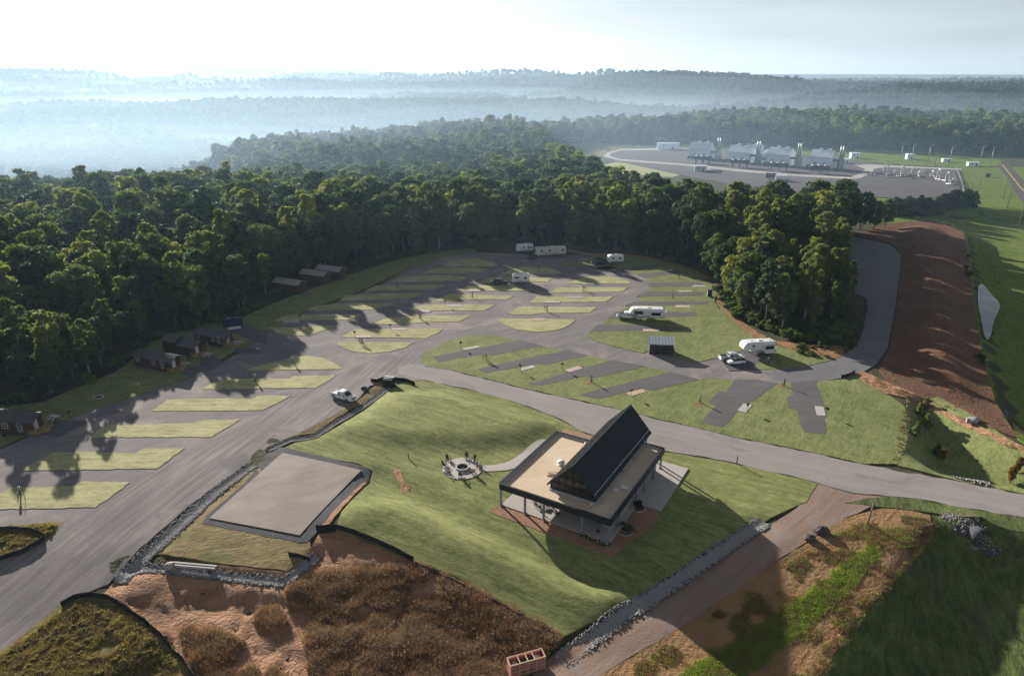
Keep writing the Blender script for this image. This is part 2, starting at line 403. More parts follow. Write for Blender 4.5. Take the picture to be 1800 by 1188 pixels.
plain('cabin_siding', (0.075, 0.036, 0.026), 0.8, var=0.2, scale=2.0)
plain('cabin_roof', (0.30, 0.27, 0.255), 0.55, 0.2, var=0.15)
plain('cabin_roof_dark', (0.06, 0.062, 0.066), 0.55, 0.2, var=0.15)
plain('cabin_trim', (0.55, 0.56, 0.58), 0.6)
plain('raw_wood', (0.36, 0.235, 0.11), 0.8, var=0.2)
plain('shed_siding', (0.05, 0.042, 0.036), 0.8, var=0.25, scale=2.0)
plain('tin_roof', (0.42, 0.45, 0.49), 0.4, 0.4, var=0.1)
plain('pav_dark', (0.012, 0.015, 0.02), 0.6, var=0.2, scale=0.8)
plain('pav_metal', (0.012, 0.016, 0.022), 0.5, 0.2, var=0.15, scale=0.6)
plain('pav_column', (0.22, 0.24, 0.27), 0.5, 0.3, var=0.1)
plain('pav_flashing', (0.50, 0.52, 0.55), 0.45, 0.3)
plain('pav_brick', (0.27, 0.25, 0.24), 0.85, var=0.35, scale=5.0, bump=0.4)
plain('pav_wood', (0.25, 0.15, 0.08), 0.7, var=0.2)
earthy('pav_membrane', (0.50, 0.375, 0.25), (0.63, 0.495, 0.355), (0.70, 0.60, 0.48), 0.5, (0.4, 1), 0.22, 3.0, 0.05, 0.02, rough=0.8, contrast=0.2, fa=0.15)
plain('silt_black', (0.012, 0.012, 0.014), 0.8, var=0.4, scale=1.0, bump=0.6)
plain('station_white', (0.80, 0.87, 0.95), 0.5, var=0.06)
plain('station_roof', (0.72, 0.75, 0.80), 0.5, 0.0, var=0.05)
plain('steel', (0.30, 0.30, 0.31), 0.45, 0.6, var=0.15)
plain('steel_dark', (0.07, 0.07, 0.075), 0.6, 0.3, var=0.2)
plain('pipe_white', (0.60, 0.60, 0.58), 0.5, var=0.1)
plain('pink_wrap', (0.42, 0.15, 0.15), 0.6, var=0.25, scale=2.0)
plain('crate_wood', (0.52, 0.36, 0.21), 0.8, var=0.15)
plain('plastic_sheet', (0.72, 0.70, 0.70), 0.25, var=0.1)
plain('skin', (0.42, 0.26, 0.19), 0.6); plain('cloth_pale', (0.55, 0.50, 0.46), 0.9); plain('cloth_dark', (0.05, 0.045, 0.05), 0.9); plain('hair', (0.03, 0.02, 0.015), 0.8)
plain('flower', (0.75, 0.70, 0.45), 0.8)
plain('pole_wood', (0.17, 0.14, 0.11), 0.9, var=0.2)
plain('yellow_line', (0.55, 0.38, 0.06), 0.8); plain('charcoal', (0.015, 0.014, 0.013), 0.95)
def water_mat():
    m, nt, b = _new('pond_water')
    b.inputs['Base Color'].default_value = (0.03, 0.035, 0.03, 1); b.inputs['Roughness'].default_value = 0.06
    b.inputs['IOR'].default_value = 1.333; b.inputs['Specular IOR Level'].default_value = 0.9
    _bump(nt, b, _noise(nt, _pos(nt), 1.2, 2), 0.05, 0.03)
water_mat()
def gable_glass():
    m, nt, b = _new('gable_glass')
    tc = nt.nodes.new('ShaderNodeTexCoord').outputs['Object']
    b.inputs['Base Color'].default_value = (0.05, 0.04, 0.028, 1)
    b.inputs['Roughness'].default_value = 0.03; b.inputs['Transmission Weight'].default_value = 0.0
    b.inputs['Alpha'].default_value = 0.72
gable_glass()
# ------------------------------------------------------------------ mesh helpers
class MB:
    def __init__(self): self.v = []; self.f = []; self.mi = []; self.smooth = []
    def add(self, vs, fs, mi=0, sm=False):
        o = len(self.v); self.v += [tuple(q) for q in vs]
        for f in fs: self.f.append(tuple(o + i for i in f)); self.mi.append(mi); self.smooth.append(sm)
        return self
    def box(self, c, s, rz=0.0, mi=0, taper=1.0, rx=0.0, ry=0.0):
        hx, hy, hz = s[0] / 2, s[1] / 2, s[2] / 2
        M = Matrix.Translation(Vector(c)) @ Matrix.Rotation(rz, 4, 'Z') @ Matrix.Rotation(ry, 4, 'Y') @ Matrix.Rotation(rx, 4, 'X')
        vs = []
        for k, z in ((1.0, -hz), (taper, hz)):
            for x, y in ((-hx, -hy), (hx, -hy), (hx, hy), (-hx, hy)): vs.append(M @ Vector((x * k, y * k, z)))
        return self.add(vs, [(3, 2, 1, 0), (4, 5, 6, 7), (0, 1, 5, 4), (1, 2, 6, 5), (2, 3, 7, 6), (3, 0, 4, 7)], mi)
    def bar(self, a, b, w, h=None, mi=0):
        a = Vector(a); b = Vector(b); d = b - a; L = d.length
        if h is None: h = w
        M = Matrix.Translation((a + b) / 2) @ d.to_track_quat('X', 'Z').to_matrix().to_4x4()
        vs = []
        for x in (-L / 2, L / 2):
            for y, z in ((-w / 2, -h / 2), (w / 2, -h / 2), (w / 2, h / 2), (-w / 2, h / 2)): vs.append(M @ Vector((x, y, z)))
        return self.add(vs, [(0, 3, 2, 1), (4, 5, 6, 7), (0, 1, 5, 4), (1, 2, 6, 5), (2, 3, 7, 6), (3, 0, 4, 7)], mi)
    def tube(self, pts, rad, n=8, mi=0, cap=True, sm=True):
        pts = [Vector(p) for p in pts]; m = len(pts)
        if isinstance(rad, (int, float)): rad = [rad] * m
        vs = []
        for i, p in enumerate(pts):
            d = (pts[min(i + 1, m - 1)] - pts[max(i - 1, 0)]).normalized()
            q = d.to_track_quat('Z', 'Y')
            for k in range(n):
                a = 2 * math.pi * k / n
                vs.append(p + q @ Vector((math.cos(a) * rad[i], math.sin(a) * rad[i], 0)))
        fs = [(i * n + k, i * n + (k + 1) % n, (i + 1) * n + (k + 1) % n, (i + 1) * n + k) for i in range(m - 1) for k in range(n)]
        self.add(vs, fs, mi, sm)
        if cap:
            o = len(self.v) - n * m
            self.f.append(tuple(o + k for k in reversed(range(n)))); self.mi.append(mi); self.smooth.append(False)
            self.f.append(tuple(o + (m - 1) * n + k for k in range(n))); self.mi.append(mi); self.smooth.append(False)
        return self
    def lathe(self, prof, n=16, c=(0, 0, 0), mi=0, sm=True):
        vs = []
        for r, z in prof:
            for k in range(n):
                a = 2 * math.pi * k / n
                vs.append((c[0] + r * math.cos(a), c[1] + r * math.sin(a), c[2] + z))
        m = len(prof)
        fs = [(i * n + k, i * n + (k + 1) % n, (i + 1) * n + (k + 1) % n, (i + 1) * n + k) for i in range(m - 1) for k in range(n)]
        fs += [tuple(reversed(range(n))), tuple((m - 1) * n + k for k in range(n))]
        return self.add(vs, fs, mi, sm)
    def prism(self, prof, y0, y1, mi=0, inset=None):
        """side outline (x, z) drawn out from y0 to y1"""
        n = len(prof)
        vs = [(x, y0, z) for x, z in prof] + [(x, y1, z) for x, z in prof]
        fs = [tuple(range(n)), tuple(reversed(range(n, 2 * n)))] + [((i + 1) % n, i, n + i, n + (i + 1) % n) for i in range(n)]
        return self.add(vs, fs, mi)
    def quad(self, a, b, c, d, mi=0): return self.add([a, b, c, d], [(0, 1, 2, 3)], mi)
    def mesh(self, name, mats):
        me = bpy.data.meshes.new(name); me.from_pydata(self.v, [], self.f)
        for m in (mats if isinstance(mats, (list, tuple)) else [mats]): me.materials.append(MATS[m])
        me.polygons.foreach_set('material_index', self.mi)
        me.polygons.foreach_set('use_smooth', self.smooth)
        me.update()
        return me
    def build(self, name, mats, parent=None, bevel=0.0, label=None):
        me = self.mesh(name, mats)
        if bevel:
            bm = bmesh.new(); bm.from_mesh(me)
            bmesh.ops.recalc_face_normals(bm, faces=bm.faces)
            es = [e for e in bm.edges if len(e.link_faces) == 2 and e.calc_face_angle(0) > 0.5]
            bmesh.ops.bevel(bm, geom=es, offset=bevel, segments=2, affect='EDGES', clamp_overlap=True)
            bm.to_mesh(me); bm.free()
        else:
            bm = bmesh.new(); bm.from_mesh(me); bmesh.ops.recalc_face_normals(bm, faces=bm.faces); bm.to_mesh(me); bm.free()
        o = bpy.data.objects.new(name, me); COL.objects.link(o)
        if parent: o.parent = parent
        if label: o['label'] = label
        return o

def tag(o, label=None, cat=None, group=None, kind=None):
    if label: o['label'] = label
    if cat: o['category'] = cat
    if group: o['group'] = group
    if kind: o['kind'] = kind
    return o

def thing(name, label, cat, loc=(0, 0, 0), rz=0.0, group=None):
    o = bpy.data.objects.new(name, None); COL.objects.link(o)
    o.location = loc; o.rotation_euler = (0, 0, rz); o.empty_display_size = 0.5
    return tag(o, label, cat, group)

def copy_tree(o, parent=None):
    c = o.copy(); COL.objects.link(c); c.parent = parent
    for ch in o.children:
        copy_tree(ch, c)
    return c

# ------------------------------------------------------------------ sheets that follow the ground
GROUND_DROP = 0.16
def densify(poly, step, jit, rnd):
    out = []
    n = len(poly)
    for i in range(n):
        a = np.array(poly[i]); b = np.array(poly[(i + 1) % n]); L = np.hypot(*(b - a))
        k = max(1, int(L / step))
        nrm = np.array([-(b - a)[1], (b - a)[0]]) / max(L, 1e-6)
        for j in range(k):
            p = a + (b - a) * j / k
            if jit and j > 0: p = p + nrm * rnd.uniform(-jit, jit)
            out.append((float(p[0]), float(p[1])))
    return out

def smooth_poly(poly, it=2):
    for _ in range(it):
        q = []
        n = len(poly)
        for i in range(n):
            a = poly[i]; b = poly[(i + 1) % n]
            q.append((a[0] * .75 + b[0] * .25, a[1] * .75 + b[1] * .25)); q.append((a[0] * .25 + b[0] * .75, a[1] * .25 + b[1] * .75))
        poly = q
    return poly

def sheet(name, poly, mat, off, step=2.5, jit=0.0, skirt=0.3, grid=None, label=None, kind='structure', parent=None, seed=1, zfun=None, cat=None, flat=None):
    rnd = random.Random(seed * 31 + len(poly))
    bd = densify(poly, step, jit, rnd)
    bx = np.array(bd)
    g = grid or step * 1.4
    x0, y0 = bx.min(0); x1, y1 = bx.max(0)
    gx, gy = np.meshgrid(np.arange(x0 + g * .5, x1, g), np.arange(y0 + g * .5, y1, g))
    gx = gx.ravel() + 0.0; gy = gy.ravel() + 0.0
    k = poly_sd(gx, gy, bd) > g * 0.35
    pts = [Vector(p) for p in bd] + [Vector((a, b)) for a, b in zip(gx[k], gy[k])]
    nb = len(bd)
    edges = [(i, (i + 1) % nb) for i in range(nb)]
    res = geometry.delaunay_2d_cdt(pts, edges, [], 1, 1e-4)
    vs, es, fs = res[0], res[1], res[2]
    vx = np.array([v.x for v in vs]); vy = np.array([v.y for v in vs])
    if flat is not None: z = np.full(vx.shape, flat + off)
    else: z = height(vx, vy) + off
    V = [(float(a), float(b), float(c)) for a, b, c in zip(vx, vy, z)]
    F = [tuple(f) for f in fs]; ntop = len(F)
    if skirt:
        cnt = {}
        for f in F:
            for i in range(len(f)):
                a, b = f[i], f[(i + 1) % len(f)]
                key = (min(a, b), max(a, b)); cnt.setdefault(key, []).append((a, b))
        low = {}
        def lo(i):
            if i not in low: low[i] = len(V); V.append((V[i][0], V[i][1], V[i][2] - skirt))
            return low[i]
        up = {}
        def hi(i):
            if i not in up: up[i] = len(V); V.append(V[i])
            return up[i]
        for key, l in cnt.items():
            if len(l) == 1:
                a, b = l[0]; F.append((hi(b), hi(a), lo(a), lo(b)))
    me = bpy.data.meshes.new(name); me.from_pydata(V, [], F); me.materials.append(MATS[mat])
    me.polygons.foreach_set('use_smooth', [i < ntop for i in range(len(F))]); me.update()
    o = bpy.data.objects.new(name, me); COL.objects.link(o)
    if parent: o.parent = parent
    tag(o, label, cat, None, kind)
    return o

# ------------------------------------------------------------------ instanced ground cover (only for what nobody could count)
def scatter(name, P, scale, rotz, idx, protos, label, tilt=None):
    """P: n x 3 points; protos: list of meshes"""
    me = bpy.data.meshes.new(name); me.vertices.add(len(P)); me.vertices.foreach_set('co', np.asarray(P, np.float32).ravel())
    for nm, ty, arr in (('s', 'FLOAT', scale), ('r', 'FLOAT', rotz), ('i', 'INT', idx)):
        a = me.attributes.new(nm, ty, 'POINT'); a.data.foreach_set('value', np.asarray(arr, np.float32 if ty == 'FLOAT' else np.int32))
    a = me.attributes.new('sz', 'FLOAT', 'POINT'); a.data.foreach_set('value', np.asarray(tilt if tilt is not None else np.ones(len(P)), np.float32))
    o = bpy.data.objects.new(name, me); COL.objects.link(o); tag(o, label, None, None, 'stuff')
    pc = bpy.data.collections.new(name + '_sources')
    for k, pm in enumerate(protos):
        po = bpy.data.objects.new('%s_source_%02d' % (name, k), pm); pc.objects.link(po)
    ng = bpy.data.node_groups.new(name, 'GeometryNodeTree')
    ng.interface.new_socket('Geometry', in_out='INPUT', socket_type='NodeSocketGeometry')
    ng.interface.new_socket('Geometry', in_out='OUTPUT', socket_type='NodeSocketGeometry')
    N = ng.nodes.new; Lk = ng.links.new
    gi = N('NodeGroupInput'); go = N('NodeGroupOutput')
    ip = N('GeometryNodeInstanceOnPoints'); ci = N('GeometryNodeCollectionInfo')
    ci.inputs['Collection'].default_value = pc; ci.inputs['Separate Children'].default_value = True; ci.inputs['Reset Children'].default_value = True
    def attr(nm, ty):
        n = N('GeometryNodeInputNamedAttribute'); n.data_type = ty; n.inputs['Name'].default_value = nm; return n.outputs['Attribute']
    cx = N('ShaderNodeCombineXYZ'); Lk(attr('r', 'FLOAT'), cx.inputs[2])
    cs = N('ShaderNodeCombineXYZ'); s_ = attr('s', 'FLOAT')
    mz = N('ShaderNodeMath'); mz.operation = 'MULTIPLY'; Lk(s_, mz.inputs[0]); Lk(attr('sz', 'FLOAT'), mz.inputs[1])
    Lk(s_, cs.inputs[0]); Lk(s_, cs.inputs[1]); Lk(mz.outputs[0], cs.inputs[2])
    Lk(gi.outputs[0], ip.inputs['Points']); Lk(ci.outputs[0], ip.inputs['Instance']); ip.inputs['Pick Instance'].default_value = True
    Lk(attr('i', 'INT'), ip.inputs['Instance Index']); Lk(cx.outputs[0], ip.inputs['Rotation']); Lk(cs.outputs[0], ip.inputs['Scale'])
    Lk(ip.outputs[0], go.inputs[0])
    md = o.modifiers.new('cover', 'NODES'); md.node_group = ng
    return o

def in_poly(n, poly, rnd, margin=0.0):
    b = np.array(poly); x0, y0 = b.min(0); x1, y1 = b.max(0)
    x = rnd.uniform(x0, x1, n); y = rnd.uniform(y0, y1, n)
    k = poly_sd(x, y, poly) > margin
    return x[k], y[k]

# ------------------------------------------------------------------ foliage
def leaf_cloud(rs, centres, radii, n_each, size, flat=0.75, up=0.35):
    """leaf clumps: small faces spread over the shells of many clumps"""
    V = []; F = []
    for c, r, n in zip(centres, radii, n_each):
        d = rs.normal(size=(n, 3)); d /= np.linalg.norm(d, axis=1, keepdims=True)
        d[:, 2] = np.where(d[:, 2] < -0.35, -d[:, 2] * 0.6, d[:, 2])
        rad = r * (0.55 + 0.5 * rs.random(n) ** 0.6)
        p = np.array(c) + d * rad[:, None] * np.array([1, 1, flat])
        nrm = d + rs.normal(size=(n, 3)) * 0.55 + np.array([0, 0, up]); nrm /= np.linalg.norm(nrm, axis=1, keepdims=True)
        t = np.cross(nrm, rs.normal(size=(n, 3))); t /= np.linalg.norm(t, axis=1, keepdims=True) + 1e-9
        b = np.cross(nrm, t)
        s = size * (0.6 + 0.8 * rs.random(n))[:, None]
        q = np.stack([p - t * s - b * s * .55, p + t * s * .3 - b * s * .8, p + t * s + b * s * .5, p - t * s * .4 + b * s * .8], 1)
        o = len(V) * 1
        V.append(q.reshape(-1, 3)); F.append(n)
    V = np.concatenate(V); nq = len(V) // 4
    return V, np.arange(nq * 4).reshape(-1, 4)

def quads_mesh(name, V, F, mat, extra=None, extra_mat=None):
    me = bpy.data.meshes.new(name)
    nv, nf = len(V), len(F)
    ev = np.array(extra.v) if extra else np.zeros((0, 3)); ef = extra.f if extra else []
    me.vertices.add(nv + len(ev)); me.vertices.foreach_set('co', np.concatenate([V, ev]).astype(np.float32).ravel())
    loops = F.ravel().tolist(); starts = list(range(0, nf * 4, 4)); mi = [0] * nf
    for f in ef:
        starts.append(len(loops)); loops += [nv + i for i in f]; mi.append(1)
    me.loops.add(len(loops)); me.loops.foreach_set('vertex_index', loops)
    me.polygons.add(len(starts)); me.polygons.foreach_set('loop_start', starts)
    me.materials.append(MATS[mat])
    if extra: me.materials.append(MATS[extra_mat]); me.polygons.foreach_set('material_index', mi)
    me.update(); me.validate()
    return me

# ------------------------------------------------------------------ the ground: one sheet to the horizon
def make_ground():
    na, nr = 460, 430
    ang = np.linspace(R(-78), R(78), na)
    r = 12.0 * (9500.0 / 12.0) ** (np.linspace(0, 1, nr))
    rr, aa = np.meshgrid(r, ang, indexing='ij')
    x = rr * np.sin(aa); y = rr * np.cos(aa)
    z = height(x, y)
    z = z - GROUND_DROP * (1 - sstep(600, 1100, rr))
    z = z + 0.25 * (fbm(x / 7, y / 7, 77, 3) - 0.5) * sstep(90, 160, np.hypot(x + 0, y - 40)) * 0
    V = np.stack([x, y, z], -1).reshape(-1, 3)
    i = np.arange((nr - 1) * (na - 1)); a = (i // (na - 1)) * na + i % (na - 1)
    F = np.stack([a, a + na, a + na + 1, a + 1], -1)
    me = bpy.data.meshes.new('ground')
    me.vertices.add(len(V)); me.vertices.foreach_set('co', V.astype(np.float32).ravel())
    me.loops.add(F.size); me.loops.foreach_set('vertex_index', F.ravel().astype(np.int32))
    me.polygons.add(len(F)); me.polygons.foreach_set('loop_start', (np.arange(len(F)) * 4).astype(np.int32))
    me.polygons.foreach_set('use_smooth', np.ones(len(F), bool))
    me.update(); me.validate()
    me.materials.append(MATS['forest_floor'])
    o = bpy.data.objects.new('ground', me); COL.objects.link(o)
    tag(o, 'leaf-littered ground under the woods running out to the hills', None, None, 'structure')
make_ground()

# ------------------------------------------------------------------ roads, pads and lawns
SH = {}
def S(key, name, px, mat, off, label, step=2.5, jit=0.0, sm=0, **k):
    poly = plan(px)
    if sm: poly = smooth_poly(poly, sm)
    o = sheet(name, poly, mat, off, step, jit, label=label, seed=len(SH) + 3, **k)
    SH[key] = poly
    return o

S('camp', 'campground_gravel', [(-150, 1240), (0, 1146), (150, 1040), (215, 998), (330, 888), (432, 818), (465, 793), (516, 767), (586, 729), (634, 694), (650, 672), (747, 668), (775, 648), (860, 662), (960, 684), (1100, 715), (1200, 740), (1300, 700), (1436, 672), (1496, 659), (1470, 632), (1380, 646), (1290, 600), (1262, 560), (1252, 520), (1235, 490), (1180, 468), (1100, 452), (1030, 447), (960, 450), (900, 446), (840, 444), (780, 452), (720, 472), (660, 505), (600, 528), (540, 548), (500, 565), (470, 585), (440, 605), (400, 632), (330, 665), (250, 692), (160, 722), (80, 752), (0, 790), (-100, 835)],
  'gravel_camp', 0.0, 'grey gravel of the campground loops and sites', 3.0, 0.15, grid=5.0)
S('main', 'entry_road', [(-150, 1245), (0, 1149), (105, 1066), (150, 1042), (190, 1026), (215, 1000), (262, 950), (330, 890), (375, 857), (432, 820), (465, 794), (516, 768), (586, 731), (616, 714), (634, 696), (650, 678), (700, 668), (747, 668), (760, 655), (752, 630), (738, 618), (718, 618), (690, 628), (640, 640), (600, 655), (540, 683), (480, 717), (430, 745), (375, 772), (320, 800), (275, 825), (225, 855), (165, 893), (100, 920), (60, 950), (0, 975), (-150, 1030)],
  'gravel_road', 0.012, 'wide worn gravel road running in from the lower corner to the junction', 3.0, 0.2, grid=5.0)
S('central', 'central_road', [(700, 658), (747, 668), (838, 688), (905, 706), (972, 731), (1020, 757), (1100, 784), (1200, 797), (1277, 810), (1433, 847), (1500, 866), (1563, 872), (1617, 877), (1700, 893), (1800, 909), (1960, 940), (2500, 1058), (2500, 998), (1960, 900), (1800, 869), (1700, 849), (1517, 816), (1385, 787), (1301, 771), (1200, 747), (1020, 705), (922, 684), (865, 669), (796, 652), (752, 643), (720, 640), (700, 645)],
  'road_central', 0.03, 'pale compacted gravel road passing behind the pavilion', 1.6, 0.28, grid=4.0)
S('lot', 'parking_lot', [(1456, 410), (1510, 419), (1564, 430), (1584, 447), (1582, 478), (1575, 530), (1567, 575), (1560, 612), (1540, 640), (1515, 655), (1496, 661), (1436, 672), (1380, 676), (1340, 655), (1380, 648), (1422, 644), (1469, 631), (1506, 609), (1516, 585), (1525, 542), (1523, 525), (1496, 511), (1486, 464), (1470, 430)],
  'lot_asphalt', 0.02, 'smooth grey lot and curved drive beside the tall grove', 3.0, 0.0, grid=4.0)
S('dirtroad', 'dirt_track', [(1438, 850), (1500, 868), (1572, 873), (1490, 908), (1430, 945), (1340, 1003), (1180, 1112), (1050, 1190), (960, 1260), (860, 1260), (955, 1165), (985, 1140), (1130, 1066), (1345, 930), (1400, 893)],
  'dirt_road', 0.022, 'rutted reddish dirt track beside the stone-lined ditch', 2.0, 0.15)

TURF = [
 ('campsite_lawn', 'turf_camp', 'pale rounded lawn island at the end of the cabin road', zz('L', [(1270, 165), (1430, 152), (1580, 170), (1700, 220), (1782, 290), (1150, 300), (780, 303), (900, 265), (1050, 225), (1200, 195)])),
 ('campsite_lawn', 'turf_camp', 'pale lawn strip with a notch, second from the cabin road junction', zz('L', [(560, 395), (880, 390), (1240, 388), (1290, 362), (1720, 358), (1640, 420), (1510, 490), (960, 492), (640, 500), (330, 503), (430, 440)])),
 ('campsite_lawn', 'turf_camp', 'pale lawn strip with tree shadow on its end, beside the white pickup', zz('L', [(-36, 612), (250, 600), (860, 602), (910, 568), (1260, 570), (960, 722), (-196, 728)])),
 ('campsite_lawn', 'turf_camp', 'pale lawn strip above the wide striped one by the entry road', [(170, 757), (190, 747), (300, 745), (341, 744), (349, 739), (423, 737), (373, 768), (160, 769)]),
 ('campsite_lawn', 'turf_camp', 'wide pale lawn strip crossed by one forked tree shadow', zz('M', [(560, 570), (950, 560), (1420, 578), (1500, 530), (1930, 520), (1640, 735), (230, 752), (330, 690)])),
 ('campsite_lawn', 'turf_camp', 'pale lawn strip nearest the viewer with a power post on it', zz('M', [(120, 935), (780, 915), (850, 870), (1360, 878), (1000, 1140), (0, 1160), (-250, 1165), (-180, 1010), (0, 990)])),
 ('campsite_lawn', 'turf_camp', 'bright lens-shaped lawn island at the big junction', [(592, 604), (596, 601), (729, 602), (712, 611), (700, 614), (686, 618), (652, 621.5), (627, 619), (606, 613), (595, 607)]),
 ('campsite_lawn', 'turf_camp', 'bright lawn strip with two concrete pads above the lens-shaped island', [(600, 593), (624, 579), (686, 578), (779, 577.5), (771, 585), (747, 595), (700, 594)]),
 ('campsite_lawn', 'turf_camp', 'lawn strip half in forest shade above the two-pad strip', [(651, 570), (680, 559), (730, 555.5), (827, 555.5), (809, 565), (747, 567), (700, 570)]),
 ('campsite_lawn', 'turf_camp', 'long bright lawn strip with pads at both edges', zz('B', [(105, 675), (270, 625), (490, 625), (1015, 628), (900, 690), (340, 690), (180, 705)])),
 ('campsite_lawn', 'turf_camp', 'bright lawn strip with one dark post in the left loop', zz('B', [(370, 590), (520, 518), (1200, 535), (1140, 578), (630, 572), (600, 592)])),
 ('campsite_lawn', 'turf_camp', 'lawn strip below the dark green pickup', zz('B', [(605, 487), (740, 428), (960, 428), (1200, 432), (1360, 482)])),
 ('campsite_lawn', 'turf_camp', 'lawn strip behind the dark green pickup and its trailer', zz('B', [(840, 397), (900, 378), (960, 340), (1610, 345), (1560, 388)])),
 ('campsite_lawn', 'turf_camp', 'rounded lawn island at the top of the left loop', zz('B', [(1040, 312), (1130, 280), (1230, 240), (1400, 230), (1580, 245), (1690, 285), (1702, 302)])),
 ('campsite_lawn', 'turf_camp', 'shaded lens-shaped lawn island beside the cabin road', zz('A', [(130, 870), (830, 850), (700, 900), (570, 945), (400, 955), (230, 930)])),
 ('campsite_lawn', 'turf_camp', 'shaded lawn strip with a sunlit end next to the shaded lens', zz('A', [(170, 805), (330, 735), (700, 728), (1130, 730), (960, 787), (440, 792)])),
 ('campsite_lawn', 'turf_camp', 'shaded lawn strip with a round sun fleck', zz('A', [(520, 690), (620, 640), (880, 612), (1430, 620), (1200, 680), (560, 688)])),
 ('campsite_lawn', 'turf_camp', 'shaded lawn strip with a bright concrete pad, middle of the forest side', zz('A', [(860, 590), (940, 530), (1300, 508), (1740, 510), (1640, 552), (1100, 585)])),
 ('campsite_lawn', 'turf_camp', 'shaded lawn strip with a sunlit tip, third from the far forest', [(640, 512), (660, 502), (747, 500.5), (775, 501), (781, 503), (764, 508), (700, 510)]),
 ('campsite_lawn', 'turf_camp', 'shaded lawn strip with a sunlit corner, second from the far forest', [(685, 495), (712, 486), (787, 484.5), (821, 487), (808, 493), (750, 495)]),
 ('campsite_lawn', 'turf_camp', 'dappled lawn strip next to the far forest edge', zz('B', [(250, 300), (380, 245), (800, 243), (940, 258), (870, 292), (600, 300)])),
 ('campsite_lawn', 'turf_camp', 'dappled lawn under the far forest edge inside the bend', zz('B', [(450, 232), (560, 165), (800, 140), (1000, 190), (1040, 215), (960, 235)])),
 ('campsite_lawn', 'turf_camp', 'half-moon lawn island at the top of the right loop', zz('C', [(275, 410), (400, 360), (500, 335), (650, 328), (800, 345), (900, 380), (945, 405)])),
 ('campsite_lawn', 'turf_camp', 'lawn strip with one post below the half-moon island', zz('C', [(90, 505), (190, 450), (915, 445), (850, 493)])),
 ('campsite_lawn', 'turf_camp', 'lawn strip with two concrete pads in the right loop', [(930, 533), (944, 521), (1078, 521.5), (1066, 530.5), (1000, 531.5)]),
 ('campsite_lawn', 'turf_camp', 'lawn strip with one young tree in the right loop', [(891, 551), (914, 539), (1048.5, 540), (1036, 550), (950, 550.5), (937, 553), (905, 553)]),
 ('campsite_lawn', 'turf_camp', 'bowl-shaped lawn island at the lower end of the right loop', [(875, 564), (878, 560), (1013, 562), (1000.5, 572), (982, 580), (950, 583.5), (940, 583.5), (910, 580), (887, 571)]),
 ('campsite_lawn', 'turf_camp', 'small lawn patch below the dark pickup and white trailer', zz('C', [(530, 250), (700, 225), (830, 240), (690, 270)])),
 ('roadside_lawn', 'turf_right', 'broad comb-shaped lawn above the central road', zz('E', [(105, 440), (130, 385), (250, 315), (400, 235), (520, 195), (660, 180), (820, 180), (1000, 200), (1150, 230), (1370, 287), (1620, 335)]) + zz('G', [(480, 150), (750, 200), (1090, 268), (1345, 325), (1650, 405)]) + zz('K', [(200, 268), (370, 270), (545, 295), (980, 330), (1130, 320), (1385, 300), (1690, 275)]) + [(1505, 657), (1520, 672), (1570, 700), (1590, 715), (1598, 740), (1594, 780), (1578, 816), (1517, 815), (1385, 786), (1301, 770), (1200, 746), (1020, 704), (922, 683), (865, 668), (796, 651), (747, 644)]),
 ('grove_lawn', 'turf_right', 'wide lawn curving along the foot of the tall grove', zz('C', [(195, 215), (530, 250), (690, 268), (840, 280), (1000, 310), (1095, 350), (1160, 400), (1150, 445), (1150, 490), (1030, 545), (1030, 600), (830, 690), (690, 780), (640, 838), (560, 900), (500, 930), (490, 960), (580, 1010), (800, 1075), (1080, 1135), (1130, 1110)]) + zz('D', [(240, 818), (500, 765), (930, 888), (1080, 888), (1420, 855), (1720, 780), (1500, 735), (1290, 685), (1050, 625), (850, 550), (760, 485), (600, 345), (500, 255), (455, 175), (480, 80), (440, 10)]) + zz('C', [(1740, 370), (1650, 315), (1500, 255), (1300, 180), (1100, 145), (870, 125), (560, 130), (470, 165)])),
]
for k, (nm, mt, lb, px) in enumerate(TURF):
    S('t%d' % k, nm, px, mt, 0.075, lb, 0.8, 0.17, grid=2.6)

PADS = [zz('C', p) for p in (
 [(400, 228), (840, 195), (960, 168), (1012, 172), (720, 225), (530, 252), (350, 262)], [(690, 270), (1210, 212), (1260, 230), (870, 294), (780, 302)], [(1000, 312), (1420, 270), (1505, 295), (1095, 352)],
 [(1110, 400), (1690, 400), (1705, 430), (1150, 446)], [(1110, 490), (1700, 495), (1705, 535), (1000, 546)], [(980, 600), (1760, 595), (1740, 625), (880, 642)],
 [(790, 700), (1620, 708), (1640, 745), (690, 782)], [(600, 838), (1100, 840), (1510, 880), (1500, 890), (520, 907)])] + [
 zz('D', [(500, 770), (720, 690), (1060, 640), (1100, 700), (945, 800), (870, 840), (930, 892), (600, 905)]),
 zz('E', [(235, 400), (1165, 226), (1380, 284), (850, 390), (800, 370), (300, 455)]), zz('E', [(720, 525), (1635, 331), (1860, 386), (1405, 490), (1355, 470), (790, 570)]),
 zz('G', [(-121, 442), (0, 415), (270, 325), (470, 280), (765, 196), (1100, 264), (530, 388), (460, 360), (0, 465)]), zz('G', [(400, 560), (1360, 321), (1660, 401), (1150, 518), (1060, 490), (600, 605)]),
 zz('K', [(552, 285), (460, 415), (380, 400), (265, 515), (355, 555), (190, 730), (420, 780), (570, 620), (985, 322), (760, 280)]),
 zz('K', [(1128, 312), (1155, 455), (1085, 460), (1105, 580), (1195, 600), (1245, 800), (1275, 835), (1495, 850), (1470, 540), (1382, 292)])]
